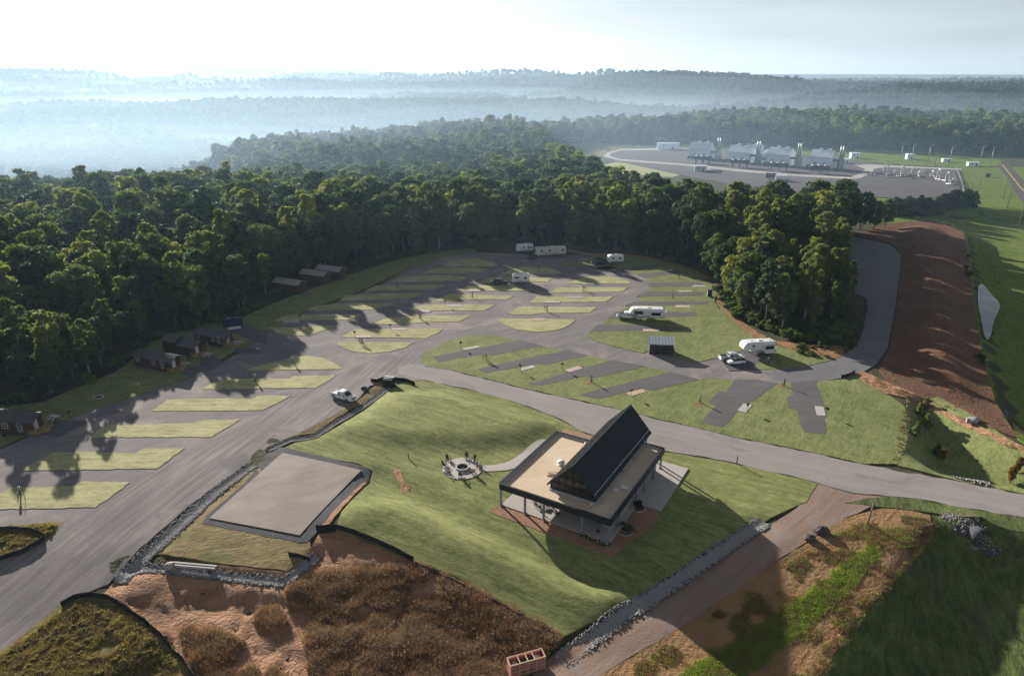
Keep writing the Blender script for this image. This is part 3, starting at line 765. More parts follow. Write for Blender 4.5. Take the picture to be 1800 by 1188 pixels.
PADLAB = ['under the dark pickup and white trailer', 'just below the white trailer site', 'slanting beside the half-moon island', 'topmost straight one by the grove', 'with a red soil patch', 'just behind the long white rig', 'under the long white rig', 'with a pink slab, below the long white rig',
          'under the rounded white trailer', 'nearest the big junction', 'second from the big junction', 'third from the big junction', 'fourth from the big junction', 'wide one with a white slab', 'last before the red berm']
for k, px in enumerate(PADS):
    S('p%d' % k, 'gravel_pad', px, 'gravel_pad', 0.10, 'dark gravel trailer site ' + PADLAB[k], 0.9, 0.14, grid=4)

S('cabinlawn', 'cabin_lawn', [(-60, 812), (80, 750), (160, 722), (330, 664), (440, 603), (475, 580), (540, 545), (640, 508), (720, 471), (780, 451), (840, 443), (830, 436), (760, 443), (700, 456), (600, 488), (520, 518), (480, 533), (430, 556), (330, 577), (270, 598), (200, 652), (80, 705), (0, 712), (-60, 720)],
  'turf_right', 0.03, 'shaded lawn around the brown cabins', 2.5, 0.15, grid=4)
CABDRIVES = [zz('N', [(680, 690), (790, 620), (960, 600), (1050, 650), (830, 740)]), zz('N', [(900, 590), (930, 540), (1060, 510), (1120, 570), (1060, 640)]), zz('N', [(1230, 470), (1290, 420), (1500, 430), (1560, 480), (1400, 480)]), zz('M', [(420, 380), (520, 230), (780, 230), (960, 240), (620, 400)]), zz('N', [(1180, 240), (1330, 180), (1600, 250), (1600, 380), (1380, 330)])]
CABLAB = ['beside the long cabin with white windows', 'of the cabin with the split roof', 'of the small cabin by the bend', 'of the cabin cut by the frame', 'below the dark blue trailer']
for k, px in enumerate(CABDRIVES):
    S('cd%d' % k, 'gravel_drive', px, 'gravel_pad', 0.05, 'shaded gravel drive ' + CABLAB[k], 1.5, 0.1)

S('pavlawn', 'pavilion_lawn', [(497, 788), (520, 778), (556, 772), (590, 752), (640, 722), (690, 683), (705, 672), (745, 669), (838, 689), (905, 707), (972, 732), (1010, 752), (1030, 763), (1100, 786), (1200, 799), (1277, 812), (1400, 840), (1438, 850), (1418, 882), (1342, 918), (1228, 990), (1120, 1065), (990, 1118), (900, 1068), (800, 1012), (725, 985), (640, 947), (590, 932), (600, 900), (650, 850), (655, 828), (630, 815), (560, 803)],
  'turf_pavilion', 0.06, 'mown lawn rolling round the pavilion', 1.8, 0.1, grid=1.7)
S('verge', 'grass_verge', [(470, 786), (520, 765), (586, 730), (634, 700), (672, 668), (690, 676), (632, 712), (583, 740), (551, 762), (510, 768)], 'turf_dry', 0.05, 'narrow dry verge between the road and the stone ditch by the pickup', 1.5, 0.1)
S('slabverge', 'grass_verge', [(330, 920), (375, 880), (430, 830), (455, 822), (462, 828), (400, 880), (370, 918), (440, 932), (545, 952), (548, 966), (505, 1003), (400, 992), (255, 972)], 'turf_dry', 0.05, 'brown and green turf apron below the concrete slab', 1.5, 0.12)
S('slabedge', 'gravel_border', [(480, 787), (502, 787), (645, 822), (652, 832), (648, 842), (555, 938), (540, 953), (525, 954), (355, 921), (362, 908), (430, 850)], 'dark_gravel', 0.075, 'dark gravel border round the big concrete slab', 1.5, 0.1)
S('soil', 'red_soil', [(180, 1046), (200, 1022), (290, 985), (500, 1004), (548, 960), (560, 938), (600, 933), (725, 986), (860, 1046), (990, 1118), (960, 1150), (880, 1230), (760, 1300), (250, 1300), (345, 1195), (300, 1130), (250, 1085), (205, 1052)], 'red_soil', 0.02, 'eroded red soil with gullies at the lower edge', 1.0, 0.1, grid=0.55)
S('weeds', 'weedy_ground', [(-150, 1245), (0, 1146), (100, 1066), (150, 1046), (200, 1052), (250, 1087), (300, 1132), (345, 1195), (250, 1300), (-150, 1400)], 'turf_weedy', 0.03, 'weedy ground in the corner behind the black fence', 1.5, 0.1, grid=2)
S('weeds2', 'weedy_ground', [(-60, 932), (60, 921), (112, 917), (100, 935), (80, 952), (40, 975), (-60, 995)], 'turf_weedy', 0.03, 'small weedy patch between the road and the nearest lawn strip', 1.5, 0.1, grid=2)
S('slope', 'brown_slope', [(1472, 918), (1500, 906), (1550, 893), (1600, 897), (1635, 905), (1640, 945), (1600, 995), (1510, 1085), (1440, 1190), (1380, 1300), (960, 1300), (960, 1262), (1050, 1190), (1180, 1112), (1340, 1003), (1430, 946)], 'slope_soil', 0.015, 'brown soil bank between the dirt track and the green basin', 1.6, 0.12, grid=1.8)
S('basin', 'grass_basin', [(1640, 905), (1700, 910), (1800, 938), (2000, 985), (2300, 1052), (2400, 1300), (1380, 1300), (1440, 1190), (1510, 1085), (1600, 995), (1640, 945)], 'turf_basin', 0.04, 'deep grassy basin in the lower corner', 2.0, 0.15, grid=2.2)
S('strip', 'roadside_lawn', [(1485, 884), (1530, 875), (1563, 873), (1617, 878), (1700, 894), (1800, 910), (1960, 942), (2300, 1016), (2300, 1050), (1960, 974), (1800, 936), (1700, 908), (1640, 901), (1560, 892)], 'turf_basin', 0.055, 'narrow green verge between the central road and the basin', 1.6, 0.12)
S('hollow', 'grass_hollow', [(1594, 700), (1650, 698), (1720, 735), (1770, 770), (1900, 850), (2300, 930), (2300, 958), (1900, 888), (1800, 868), (1700, 848), (1578, 818), (1592, 780)], 'turf_right', 0.05, 'grassy hollow with young trees beside the central road', 1.6, 0.12, grid=1.6)
S('fill', 'brown_embankment', [(1560, 393), (1640, 386), (1695, 410), (1708, 500), (1722, 600), (1748, 705), (1790, 770), (1700, 742), (1640, 705), (1590, 690), (1560, 672), (1545, 650), (1563, 612), (1578, 530), (1586, 447), (1566, 428), (1500, 412)], 'brown_fill', 0.03, 'bare brown embankment beside the grey lot', 2.0, 0.2, grid=2.2)
S('field', 'green_field', [(1500, 384), (1560, 378), (1690, 374), (1715, 352), (1688, 296), (1740, 294), (1960, 294), (2100, 600), (2050, 900), (1900, 850), (1790, 772), (1748, 707), (1722, 600), (1708, 500), (1695, 410), (1640, 388), (1560, 393)], 'turf_field', 0.02, 'bright mown field beyond the embankment', 4.0, 0.2, grid=5)
S('redberm', 'red_berm', [(1503, 658), (1515, 652), (1560, 672), (1640, 712), (1700, 742), (1800, 785), (1900, 830), (1900, 842), (1800, 797), (1700, 756), (1640, 728), (1560, 692), (1520, 674)], 'red_soil', 0.12, 'line of red spoil along the edge of the lawn', 1.4, 0.3)
S('grovesoil', 'grove_edge_soil', smooth_poly(zz('C', [(200, 60), (560, 120), (870, 120), (1100, 140), (1300, 175), (1500, 250), (1650, 310), (1745, 365), (1810, 420)]) + zz('D', [(490, 80), (470, 175), (510, 255), (610, 345), (770, 485), (860, 550), (1060, 622), (1300, 682), (1510, 732), (1730, 775), (1800, 740), (1800, 640), (1500, 640), (1100, 590), (900, 500), (760, 400), (640, 250), (600, 100), (540, 0)]) + zz('C', [(1760, 340), (1600, 260), (1350, 170), (1100, 120), (850, 100), (500, 90), (220, 30)]), 0), 'slope_soil', 0.04, 'strip of bare red soil along the foot of the grove', 1.6, 0.25)

# station yard, its roads and meadows
S('yard', 'station_yard', [(1062, 274), (1075, 266), (1110, 261), (1200, 259), (1350, 268), (1500, 284), (1600, 292), (1678, 297), (1692, 345), (1600, 350), (1450, 342), (1300, 326), (1200, 309), (1130, 294), (1085, 284)], 'yard_gravel', 0.03, 'dark gravel yard of the compressor station', 6, 0.2, grid=14)
S('yardroad', 'station_road', [(1060, 275), (1068, 268), (1090, 262), (1200, 261), (1215, 263), (1090, 265), (1076, 269), (1070, 274), (1090, 280), (1200, 288), (1300, 298), (1400, 307), (1495, 311), (1515, 305), (1520, 297), (1495, 288), (1560, 291), (1690, 297), (1690, 299), (1560, 294), (1537, 297), (1530, 306), (1510, 314), (1490, 315), (1400, 310), (1300, 302), (1200, 291), (1090, 283)], 'yard_road', 0.06, 'pale concrete loop road through the station yard', 4, 0.0)
S('meadow1', 'dry_meadow', [(980, 254), (1040, 250), (1110, 254), (1110, 261), (1068, 267), (1060, 276), (1020, 276), (985, 270)], 'turf_dry', 0.02, 'pale dry meadow at the end of the station yard', 6, 0.3, grid=10)
S('meadow2', 'dry_meadow', [(1085, 285), (1130, 292), (1225, 300), (1180, 312), (1080, 305), (1060, 290)], 'turf_camp', 0.02, 'yellow-green meadow in front of the station yard', 6, 0.3, grid=10)
S('backstrip', 'station_verge', [(1500, 262), (1650, 268), (1690, 276), (1760, 282), (1760, 292), (1690, 296), (1600, 291), (1500, 283), (1350, 267), (1200, 258), (1200, 254)], 'turf_field', 0.015, 'grassy verge behind the compressor station', 6, 0.2, grid=12)
S('linkfield', 'green_field', [(1440, 344), (1560, 349), (1600, 351), (1692, 347), (1715, 354), (1690, 375), (1560, 379), (1500, 385), (1450, 380)], 'turf_field', 0.012, 'strip of meadow behind the evergreen screen', 4, .2, grid=6)
S('farroad', 'county_road', [(1750, 290), (1772, 288), (1800, 318), (1840, 372), (1870, 430), (1845, 430), (1815, 385), (1790, 347), (1765, 306)], 'asphalt', 0.06, 'narrow paved road at the far side of the field', 4, 0.0)
S('farline', 'road_marking', [(1760.5, 289), (1762, 289), (1795, 330), (1828, 378), (1858, 430), (1856, 430), (1826, 378), (1793, 330)], 'yellow_line', 0.075, 'faded yellow centre line of the far road', 4, 0.0, skirt=0.0)

S('bare', 'bare_patch', [(400 + a / 3.7125, 640 + b / 3.7125) for a, b in [(1082, 680), (1128, 690), (1150, 760), (1192, 800), (1182, 835), (1140, 842), (1120, 770), (1092, 730)]], 'red_soil', 0.10, 'worn bare patch on the lawn between slab and fire pit', .7, .15)
S('slabsoil', 'bare_patch', [(645, 845), (653, 838), (600, 895), (575, 925), (560, 930), (600, 885)], 'red_soil', 0.085, 'strip of bare red soil along the slab border', .8, .12)
# pond with a level surface
def pond():
    poly = smooth_poly(plan([(1719, 502), (1727, 505), (1737, 525), (1754, 551), (1752, 562), (1743, 575), (1741, 597), (1732, 602), (1724, 560), (1718, 530)]), 2)
    z = max(H(x, y) for x, y in poly) + 0.12
    sheet('pond', poly, 'pond_water', 0.0, 3, label='small bright pond at the foot of the embankment', flat=z, skirt=0.6)
pond()

# concrete pads beside the sites
QUADS = [('E', [(550, 315), (705, 287), (745, 300), (575, 332)], 0, 'beside the site nearest the big junction'), ('E', [(1165, 520), (1285, 488), (1315, 512), (1160, 550)], 0, 'with a dark grill post at its corner'), ('G', [(255, 300), (390, 260), (440, 285), (300, 325)], 1, 'pinkish, on the third site from the junction'),
         ('G', [(890, 545), (1060, 500), (1105, 530), (950, 575)], 1, 'orange-pink, behind the pavilion roof peak'), ('K', [(640, 530), (725, 550), (660, 630), (570, 605)], 0, 'bright, on the widest gravel site'), ('K', [(1378, 560), (1470, 568), (1495, 662), (1400, 655)], 0, 'bright, on the last site before the red berm')]
def rq(f, x0, x1, y0, y1, pink, where, sk=6): QUADS.append((f, [(x0 + sk, y0), (x1 + sk, y0), (x1, y1), (x0, y1)], pink, where))
rq('C', 435, 570, 402, 416, 0, 'under the half-moon island'); rq('C', 300, 443, 545, 560, 0, 'upper one of the two-pad strip, right loop'); rq('C', 52, 202, 596, 611, 0, 'lower one of the two-pad strip, right loop')
rq('C', 1585, 1722, 428, 443, 0, 'at the end of the topmost site by the grove'); rq('C', 1440, 1578, 482, 496, 1, 'beside the red soil patch'); rq('C', 1405, 1560, 636, 659, 1, 'just behind the long white rig'); rq('C', 1240, 1320, 692, 707, 0, 'peeping out behind the long white rig')
rq('C', 1065, 1242, 885, 909, 1, 'pink, below the long white rig'); QUADS.append(('C', [(1280, 275), (1370, 262), (1392, 268), (1300, 283)], 0, 'slanting, by the upper grove edge'))
rq('B', 710, 850, 475, 491, 0, 'below the dark green pickup'); rq('B', 495, 660, 630, 649, 0, 'upper one of the long bright strip'); rq('B', 175, 332, 686, 709, 0, 'lower one of the long bright strip'); rq('B', 1375, 1535, 775, 794, 1, 'on the bowl-shaped island')
rq('A', 1405, 1570, 876, 895, 1, 'upper one of the bright two-pad strip'); rq('A', 1035, 1200, 950, 973, 1, 'lower one of the bright two-pad strip'); rq('A', 280, 450, 792, 815, 0, 'in shade, nearest the cabin road'); rq('A', 695, 845, 732, 749, 0, 'in shade, second from the cabin road')
rq('A', 960, 1105, 560, 577, 0, 'in shade, third from the cabin road'); rq('A', 1300, 1435, 512, 527, 0, 'in shade, fourth from the cabin road'); rq('A', 1550, 1675, 373, 387, 0, 'in shade, sixth from the cabin road'); rq('B', 340, 460, 327, 339, 0, 'in shade, seventh from the cabin road'); rq('B', 525, 640, 207, 219, 0, 'in shade, last before the far bend')
for k, (f, q, pink, where) in enumerate(QUADS):
    S('q%d' % k, 'concrete_pad', zz(f, q), 'concrete_pink' if pink else 'concrete', 0.13, 'small concrete pad ' + where, 3.0, 0.0)

S('slab', 'concrete_slab', [(497, 797), (635, 828), (527, 942), (368, 912)], 'slab_concrete', 0.20, 'big bare concrete slab beside the entry road', 4.0, 0.0, skirt=0.3)
# ------------------------------------------------------------------ pavilion
PV_A = R(-30.5)
PV_O = Vector((-1.9, 89.5, 0.0))
PV_O.z = H(-1.9 + 13, 89.5 + 3) + 0.0
def pvw(a, b, z=0.0):
    """pavilion plan (along front, depth) -> world"""
    return Vector((PV_O.x + a * math.cos(PV_A) - b * math.sin(PV_A), PV_O.y + a * math.sin(PV_A) + b * math.cos(PV_A), PV_O.z + z))
def pvp(l): return [tuple(pvw(a, b)[:2]) for a, b in l]

sheet('mulch_bed', plan([(860, 900), (880, 886), (905, 876), (1000, 905), (1160, 880), (1159, 905), (1148, 924), (1110, 950), (1078, 978), (1040, 966), (960, 938)]), 'mulch', 0.10, 1.2, 0.12, label='red mulch bed along the front of the pavilion', seed=5)
sheet('pavilion_floor', pvp([(0.2, 0.2), (18.3, 0.2), (18.3, 11.2), (22.0, 11.2), (22.0, 25.2), (3.2, 25.2), (3.2, 19.0), (0.2, 19.0)]), 'concrete', 0.22, 3, label='concrete floor and side patio of the pavilion', seed=6, skirt=0.4)
sheet('garden_path', smooth_poly(plan([(843, 819), (870, 818), (892, 813), (915, 800), (932, 783), (945, 774), (958, 772), (985, 775), (985, 790), (965, 788), (945, 797), (925, 815), (900, 826), (870, 829), (844, 829)]), 1), 'concrete', 0.14, 1.2, label='curved concrete path from the fire pit to the pavilion', seed=7)
FPC = A(813, 824)
sheet('fire_pit_terrace', [(FPC.x + 3.4 * math.cos(k * math.pi / 16), FPC.y + 3.4 * math.sin(k * math.pi / 16)) for k in range(32)], 'concrete', 0.16, 3, label='round concrete terrace of the fire pit', seed=8, flat=None)

def pavilion():
    t = thing('pavilion', 'dark pavilion with flat tan roof and steep glazed gable in the middle lawn', 'pavilion', PV_O, PV_A)
    W, DL, DR = 18.2, 19.0, 23.0
    ZT, ZB, ZR = 4.1, 3.1, 3.72
    g0, g1, gf, gb = 7.2, 14.4, 3.1, 23.0
    # flat roof deck: two wings either side of the gable
    for name, a0, a1, b0, b1 in (('roof_deck', 0.15, g0, 0.15, DL - 0.15), ('roof_deck', g1, W - 0.15, 0.15, DR - 0.15), ('roof_deck', g0, g1, 0.15, gf)):
        MB().box(((a0 + a1) / 2, (b0 + b1) / 2, ZR - 0.15), (a1 - a0, b1 - b0, 0.3)).build(name, 'pav_membrane', t)
    MB().box((W / 2, DR / 2 - .4, ZB + 0.18), (W - .4, DR - 1.4, 0.3)).build('soffit', 'pav_wood', t)
    # fascia boards with parapet
    def fas(a0, b0, a1, b1):
        m = MB(); d = Vector((a1 - a0, b1 - b0, 0)).normalized(); n = Vector((-d.y, d.x, 0))
        c = Vector(((a0 + a1) / 2, (b0 + b1) / 2, 0)); L = Vector((a1 - a0, b1 - b0, 0)).length; rz = math.atan2(d.y, d.x)
        m.box((c.x, c.y, (ZT + ZB) / 2), (L, 0.22, ZT - ZB), rz); o = m.build('fascia', 'pav_dark', t)
        MB().box((c.x, c.y, ZT + 0.03), (L + 0.02, 0.32, 0.05), rz).build('coping', 'pav_metal', o)
        c2 = c + n * 0.2
        MB().box((c2.x, c2.y, ZR + 0.16), (L - 0.5, 0.16, 0.32), rz).build('parapet_flashing', 'pav_flashing', o)
    fas(0, 0, W, 0); fas(W, 0.12, W, DR); fas(W - .12, DR, g1 + .1, DR); fas(g0 - .1, DL, 0.12, DL); fas(0, DL, 0, 0.12)
    for a, b in ((0.15, 0.15), (4.4, 0.15), (7.6, 0.15), (13.9, 0.15), (18.0, 0.2), (17.9, 4.5), (17.9, 11.3), (17.9, 15.0), (17.9, 19.1), (17.9, 22.8), (0.2, 9.5), (0.2, 18.8), (7.5, 25.6), (14.2, 25.6)):
        h = ZB if b < 25 else 5.2
        m = MB(); m.box((a, b, 0.2 + h / 2 - .1), (0.26, 0.26, h - .2)); m.box((a, b, 0.28), (0.46, 0.46, 0.12))
        m.build('column', 'pav_column', t)
    # gable: walls, glazing with mullions, metal roof
    ze, zr = 5.15, 9.05; gm = (g0 + g1) / 2
    m = MB()
    m.box((g0, (gf + gb) / 2, (ZR + ze) / 2), (0.2, gb - gf, ze - ZR)); m.build('gable_side_wall', 'pav_dark', t)
    m = MB(); m.box((g1, (gf + gb) / 2, (ZR + ze) / 2), (0.2, gb - gf, ze - ZR)); m.build('gable_side_wall', 'pav_dark', t)
    for b in (gf + 0.1, gb):
        f = MB(); f.add([(g0, b, ZR), (g1, b, ZR), (g1, b, ze), (gm, b, zr - .12), (g0, b, ze)], [(0, 1, 2, 3, 4)])
        gl = f.build('gable_glazing', 'gable_glass', t)
        n = 6
        for k in range(n + 1):
            a = g0 + (g1 - g0) * k / n
            zt = ze + (zr - .12 - ze) * (1 - abs(a - gm) / (gm - g0))
            if zt - ZR > .2: MB().box((a, b - .06, (ZR + zt) / 2), (0.12, 0.12, zt - ZR)).build('mullion', 'pav_dark', gl)
        for z in (ZR + .1, 5.15, 6.6):
            hw = (gm - g0) if z <= ze else (gm - g0) * (1 - (z - ze) / (zr - ze))
            MB().box((gm, b - .06, z), (2 * hw, 0.11, 0.13)).build('transom', 'pav_dark', gl)
    MB().box((gm, gf - .12, ZR + .1), (g1 - g0 + .3, 0.3, 0.22)).build('base_flashing', 'pav_flashing', t)
    MB().box((g1 + .2, (gf + gb) / 2, ZR + .12), (0.2, gb - gf, 0.26)).build('base_flashing', 'pav_flashing', t)
    MB().box((g0 - .2, (gf + gb) / 2, ZR + .12), (0.2, gb - gf, 0.26)).build('base_flashing', 'pav_flashing', t)
    r0, r1 = 2.6, 26.0; ov = 0.38
    for sgn in (-1, 1):
        ea = gm + sgn * (gm - g0 + ov); ez = ze - ov * (zr - ze) / (gm - g0)
        nrm = Vector((sgn * (zr - ez), 0, abs(ea - gm))).normalized()
        p = MB(); th = 0.16
        q = [Vector((gm, r0, zr)), Vector((ea, r0, ez)), Vector((ea, r1, ez)), Vector((gm, r1, zr))]
        lo = [v - nrm * th for v in q]
        p.add(q + lo, [(0, 1, 2, 3), (7, 6, 5, 4), (0, 4, 5, 1), (1, 5, 6, 2), (2, 6, 7, 3), (3, 7, 4, 0)])
        ro = p.build('roof_slope', 'pav_metal', t)
        n = 50
        for k in range(n + 1):
            b = r0 + .06 + (r1 - r0 - .12) * k / n
            s = MB(); s.bar(Vector((gm + sgn * .12, b, zr - .12 * (zr - ez) / abs(ea - gm))) + nrm * .02, Vector((ea, b, ez)) + nrm * .02, 0.05, 0.07); s.build('standing_seam', 'pav_metal', ro)
        if sgn > 0:
            f = 0.90; MB().bar(Vector((gm + (ea - gm) * f, r0 + .2, zr + (ez - zr) * f)) + nrm * .1, Vector((gm + (ea - gm) * f, r1 - .3, zr + (ez - zr) * f)) + nrm * .1, 0.09, 0.07).build('snow_rail', 'pav_flashing', ro)
        MB().bar((ea + sgn * .05, r0, ez - .08), (ea + sgn * .05, r1, ez - .08), 0.14, 0.16).build('gutter', 'pav_dark', ro)
    MB().bar((gm, r0, zr + .03), (gm, r1, zr + .03), 0.30, 0.07).build('ridge_cap', 'pav_metal', t)
    # enclosed rooms under the deck
    m = MB(); m.box((11.9, 13.2, 1.66), (11.2, 17.0, 2.9)); core = m.build('room_walls', 'pav_brick', t)
    m = MB(); m.box((16.6, 6.0, 1.66), (1.6, 6.0, 2.9)); m.build('room_walls', 'pav_brick', t)
    for a in (7.6, 9.3, 12.2, 13.9):
        w = MB(); w.box((a, 4.67, 1.9), (1.2, 0.06, 1.6)); w.build('window', 'glass_dark', core)
    d = MB(); d.box((10.75, 4.66, 1.45), (1.1, 0.07, 2.3)); d.build('door', 'pav_dark', core)
    # things fixed on the roof
    v = MB(); v.lathe([(0.35, 0), (0.35, .3), (0.62, .32), (0.66, .5), (0.6, .68), (0.35, .82), (0.05, .86)], 16, (5.4, 10.1, ZR)); v.lathe([(0.55, 0), (0.5, .12), (.36, .13)], 16, (5.4, 10.1, ZR)); v.build('roof_vent', 'white_paint', t)
    v = MB(); v.lathe([(0.14, 0), (0.14, .5), (.2, .52), (.2, .6), (.05, .64)], 10, (6.5, 10.9, ZR)); v.build('vent_pipe', 'pav_membrane', t)
    v = MB(); v.lathe([(0.14, 0), (0.14, .45), (.22, .47), (.2, .58), (.05, .62)], 10, (6.3, 17.6, ZR)); v.build('vent_pipe', 'pav_flashing', t)
    for b in (8.0, 13.0, 18.0):
        MB().tube([(g1 + .12, b, 4.9), (g1 + .28, b, 4.75), (g1 + .28, b, ZR + .25), (g1 + .55, b, ZR + .1)], .06, 8).build('downspout', 'pav_dark', t)
    return t
PAV = pavilion()

def railing(a0, b0, a1, b1, label):
    t = thing('porch_railing', label, 'railing', pvw(a0, b0, .22), PV_A + math.atan2(b1 - b0, a1 - a0))
    L = math.hypot(a1 - a0, b1 - b0)
    MB().box((L / 2, 0, .95), (L, .07, .07)).build('top_rail', 'pav_wood', t)
    MB().box((L / 2, 0, .12), (L, .06, .06)).build('bottom_rail', 'pav_wood', t)
    n = int(L / .6)
    for k in range(n + 1): MB().box((L * k / n, 0, .5), (.06, .06, 1.0)).build('baluster', 'pav_wood', t)
railing(4.2, 21.8, 9.6, 21.8, 'low wooden railing behind the pavilion by the central road')

def loose_on_roof():
    # folded rack lying on the membrane, and wind-blown scraps of sheeting
    t = thing('folding_rack', 'folded wooden rack lying on the pavilion roof beside the gable', 'rack', pvw(5.6, 6.9, 3.73), PV_A + .5)
    for k in range(6): MB().bar((-.9 + k * .34, -.55, .10), (-.7 + k * .34, .6, .22), .06).build('slat', 'raw_wood', t)
    MB().bar((-1.0, -.35, .05), (1.0, -.3, .08), .07).build('rail', 'raw_wood', t); MB().bar((-.8, .35, .05), (1.1, .42, .2), .07).build('rail', 'raw_wood', t)
    for k, (a, b, lb) in enumerate(((16.6, 8.3, 'crumpled pale sheet on the pavilion roof, larger one'), (16.2, 7.4, 'crumpled pale sheet on the pavilion roof, smaller one'), (14.75, 2.7, 'scrap of pale sheet at the foot of the gable'))):
        rs = random.Random(k); m = MB(); n = 5; s = .18 if k else .24
        V = [(i * s + rs.uniform(-.05, .05), j * s + rs.uniform(-.05, .05), .03 + rs.uniform(0, .22)) for i in range(n) for j in range(n)]
        m.add(V, [(i * n + j, (i + 1) * n + j, (i + 1) * n + j + 1, i * n + j + 1) for i in range(n - 1) for j in range(n - 1)])
        o = m.build('plastic_sheet', 'plastic_sheet'); o.location = pvw(a, b, 3.73); o.rotation_euler.z = k; tag(o, lb, 'sheet')
        sm = o.modifiers.new('thickness', 'SOLIDIFY'); sm.thickness = .015
loose_on_roof()

# ------------------------------------------------------------------ fire pit and chairs
def fire_pit(loc, label, ro=1.05, blocks=18, mat='concrete'):
    t = thing('fire_pit', label, 'fire pit', loc)
    for ring, z in ((0, .0), (1, .18)):
        for k in range(blocks):
            a = 2 * math.pi * (k + .5 * ring) / blocks
            m = MB(); w = 2 * math.pi * ro / blocks * .94
            m.box((math.cos(a) * ro, math.sin(a) * ro, z + .09), (.26, w, .17), a); m.build('stone', 'concrete', t)
    MB().lathe([(ro - .16, .0), (ro - .16, .1), (.02, .12)], 20).build('ash_bed', 'charcoal', t)
    return t
fire_pit(FPC + Vector((0, 0, .16)), 'round stone fire pit in the middle of the terrace')

def adirondack():
    t = thing('adirondack_chair', 'x', 'chair')
    for k in range(5): MB().bar((-.22 + k * .11, .02, .36), (-.22 + k * .11, -.5, .26), .095, .025).build('seat_slat', 'cabin_siding', t)
    for k in range(5):
        h = 1.02 - abs(k - 2) * .07
        MB().bar((-.22 + k * .11, -.46, .24), (-.24 + k * .12, -.78, h), .1, .025).build('back_slat', 'cabin_siding', t)
    for s in (-1, 1):
        MB().bar((s * .29, .05, .0), (s * .29, .05, .58), .09, .04).build('leg', 'cabin_siding', t)
        MB().bar((s * .28, .1, .34), (s * .28, -.85, .03), .05, .13).build('rear_leg', 'cabin_siding', t)
        MB().box((s * .34, -.25, .6), (.14, .75, .03)).build('armrest', 'cabin_siding', t)
    return t
CH0 = adirondack()
CHAIRS = [(790, 811, 'behind the pit, at the back'), (819, 808, 'behind the pit, nearest the lawn slope'), (831, 812, 'behind the pit, beside the path side'), (838, 822, 'where the path meets the terrace'), (829, 832, 'in front of the pit, towards the path'), (810, 837, 'straight in front of the pit'), (789, 831, 'in front of the pit, away from the path'), (784, 820, 'at the side away from the pavilion')]
for k, (u, v, w) in enumerate(CHAIRS):
    c = CH0 if k == 0 else copy_tree(CH0)
    p = A(u, v); d = FPC - p
    c.location = p + Vector((0, 0, .16)); c.rotation_euler.z = math.atan2(d.y, d.x) - math.pi / 2
    tag(c, 'brown slatted garden chair ' + w, 'chair', 'garden chairs round the fire pit')

# tables and chairs under the front of the flat roof
def porch_set(a, b, rz, lab):
    t = thing('porch_table', 'square wooden table ' + lab, 'table', pvw(a, b, .22), PV_A + rz)
    for k in range(6): MB().box((-.45 + k * .18, 0, .72), (.16, 1.0, .04)).build('top_board', 'pav_wood', t)
    for x in (-.4, .4):
        for y in (-.4, .4): MB().box((x, y, .35), (.07, .07, .7)).build('leg', 'pav_wood', t)
def porch_chair(a, b, rz, lab):
    t = thing('porch_chair', 'dark wooden chair ' + lab, 'chair', pvw(a, b, .22), PV_A + rz, 'chairs under the pavilion roof')
    MB().box((0, 0, .44), (.48, .46, .05)).build('seat', 'cabin_siding', t)
    for k in range(4): MB().box((-.18 + k * .12, .22, .75), (.08, .03, .55)).build('back_slat', 'cabin_siding', t)
    for x in (-.2, .2):
        for y in (-.19, .2): MB().box((x, y, .21), (.05, .05, .42)).build('leg', 'cabin_siding', t)
porch_set(5.2, 3.4, .1, 'at the open corner under the flat roof')
for a, b, rz, w in ((4.2, 3.4, 1.6, 'beside the square table, outer side'), (6.2, 3.5, -1.6, 'beside the square table, inner side'), (5.2, 4.4, 0.1, 'behind the square table'), (5.1, 2.4, 3.1, 'in front of the square table'), (9.0, 2.0, 2.8, 'alone in the shade of the porch'), (16.0, 1.2, 2.5, 'by the front corner column')):
    porch_chair(a, b, rz, w)

# shrubs in edging rings, flowers
def ring_shrub(u, v, lab, r=1.0):
    t = thing('shrub', lab, 'shrub', A(u, v) + Vector((0, 0, .1)))
    rs = np.random.RandomState(int(u)); cs = [(rs.normal() * .35 * r, rs.normal() * .35 * r, .35 + rs.random() * .7 * r) for _ in range(8)]
    V, F = leaf_cloud(rs, cs, [.42 * r] * 8, [50] * 8, .11, .9)
    o = bpy.data.objects.new('foliage', quads_mesh('ring_shrub_%d' % u, V, F, 'leaf_pine')); COL.objects.link(o); o.parent = t
    MB().tube([(0, 0, -.1), (0, 0, .5)], [.06, .03], 6).build('stem', 'bark', t)
    m = MB(); m.tube([(1.05 * r * math.cos(k * math.pi / 10), 1.05 * r * math.sin(k * math.pi / 10), .03) for k in range(21)], .05, 6); m.build('edging_ring', 'pav_flashing', t)
ring_shrub(1122, 894, 'dark round shrub in an edging ring beside the side patio'); ring_shrub(1099, 934, 'dark round shrub in an edging ring by the front corner', 1.1)
for k, (u, v) in enumerate(((1025, 943), (1030, 946), (1037, 949), (1044, 951), (1052, 955), (1058, 958), (1064, 959), (1070, 958))):
    t = thing('flower_clump', 'pale flowers edging the mulch bed at the front corner', 'flowers', A(u, v) + Vector((0, 0, .08)), k, 'flowers along the mulch bed')
    rs = np.random.RandomState(k); V, F = leaf_cloud(rs, [(0, 0, .15), (.3, .1, .14), (-.3, -.05, .14)], [.25] * 3, [26] * 3, .07, .8)
    o = bpy.data.objects.new('leaves', quads_mesh('flower_leaves_%d' % k, V, F, 'leaf_pine')); COL.objects.link(o); o.parent = t
    for j in range(5):
        MB().lathe([(.02, .0), (.07, .03), (.02, .06)], 6, (rs.uniform(-.45, .45), rs.uniform(-.2, .2), .32)).build('blossom', 'flower', t)
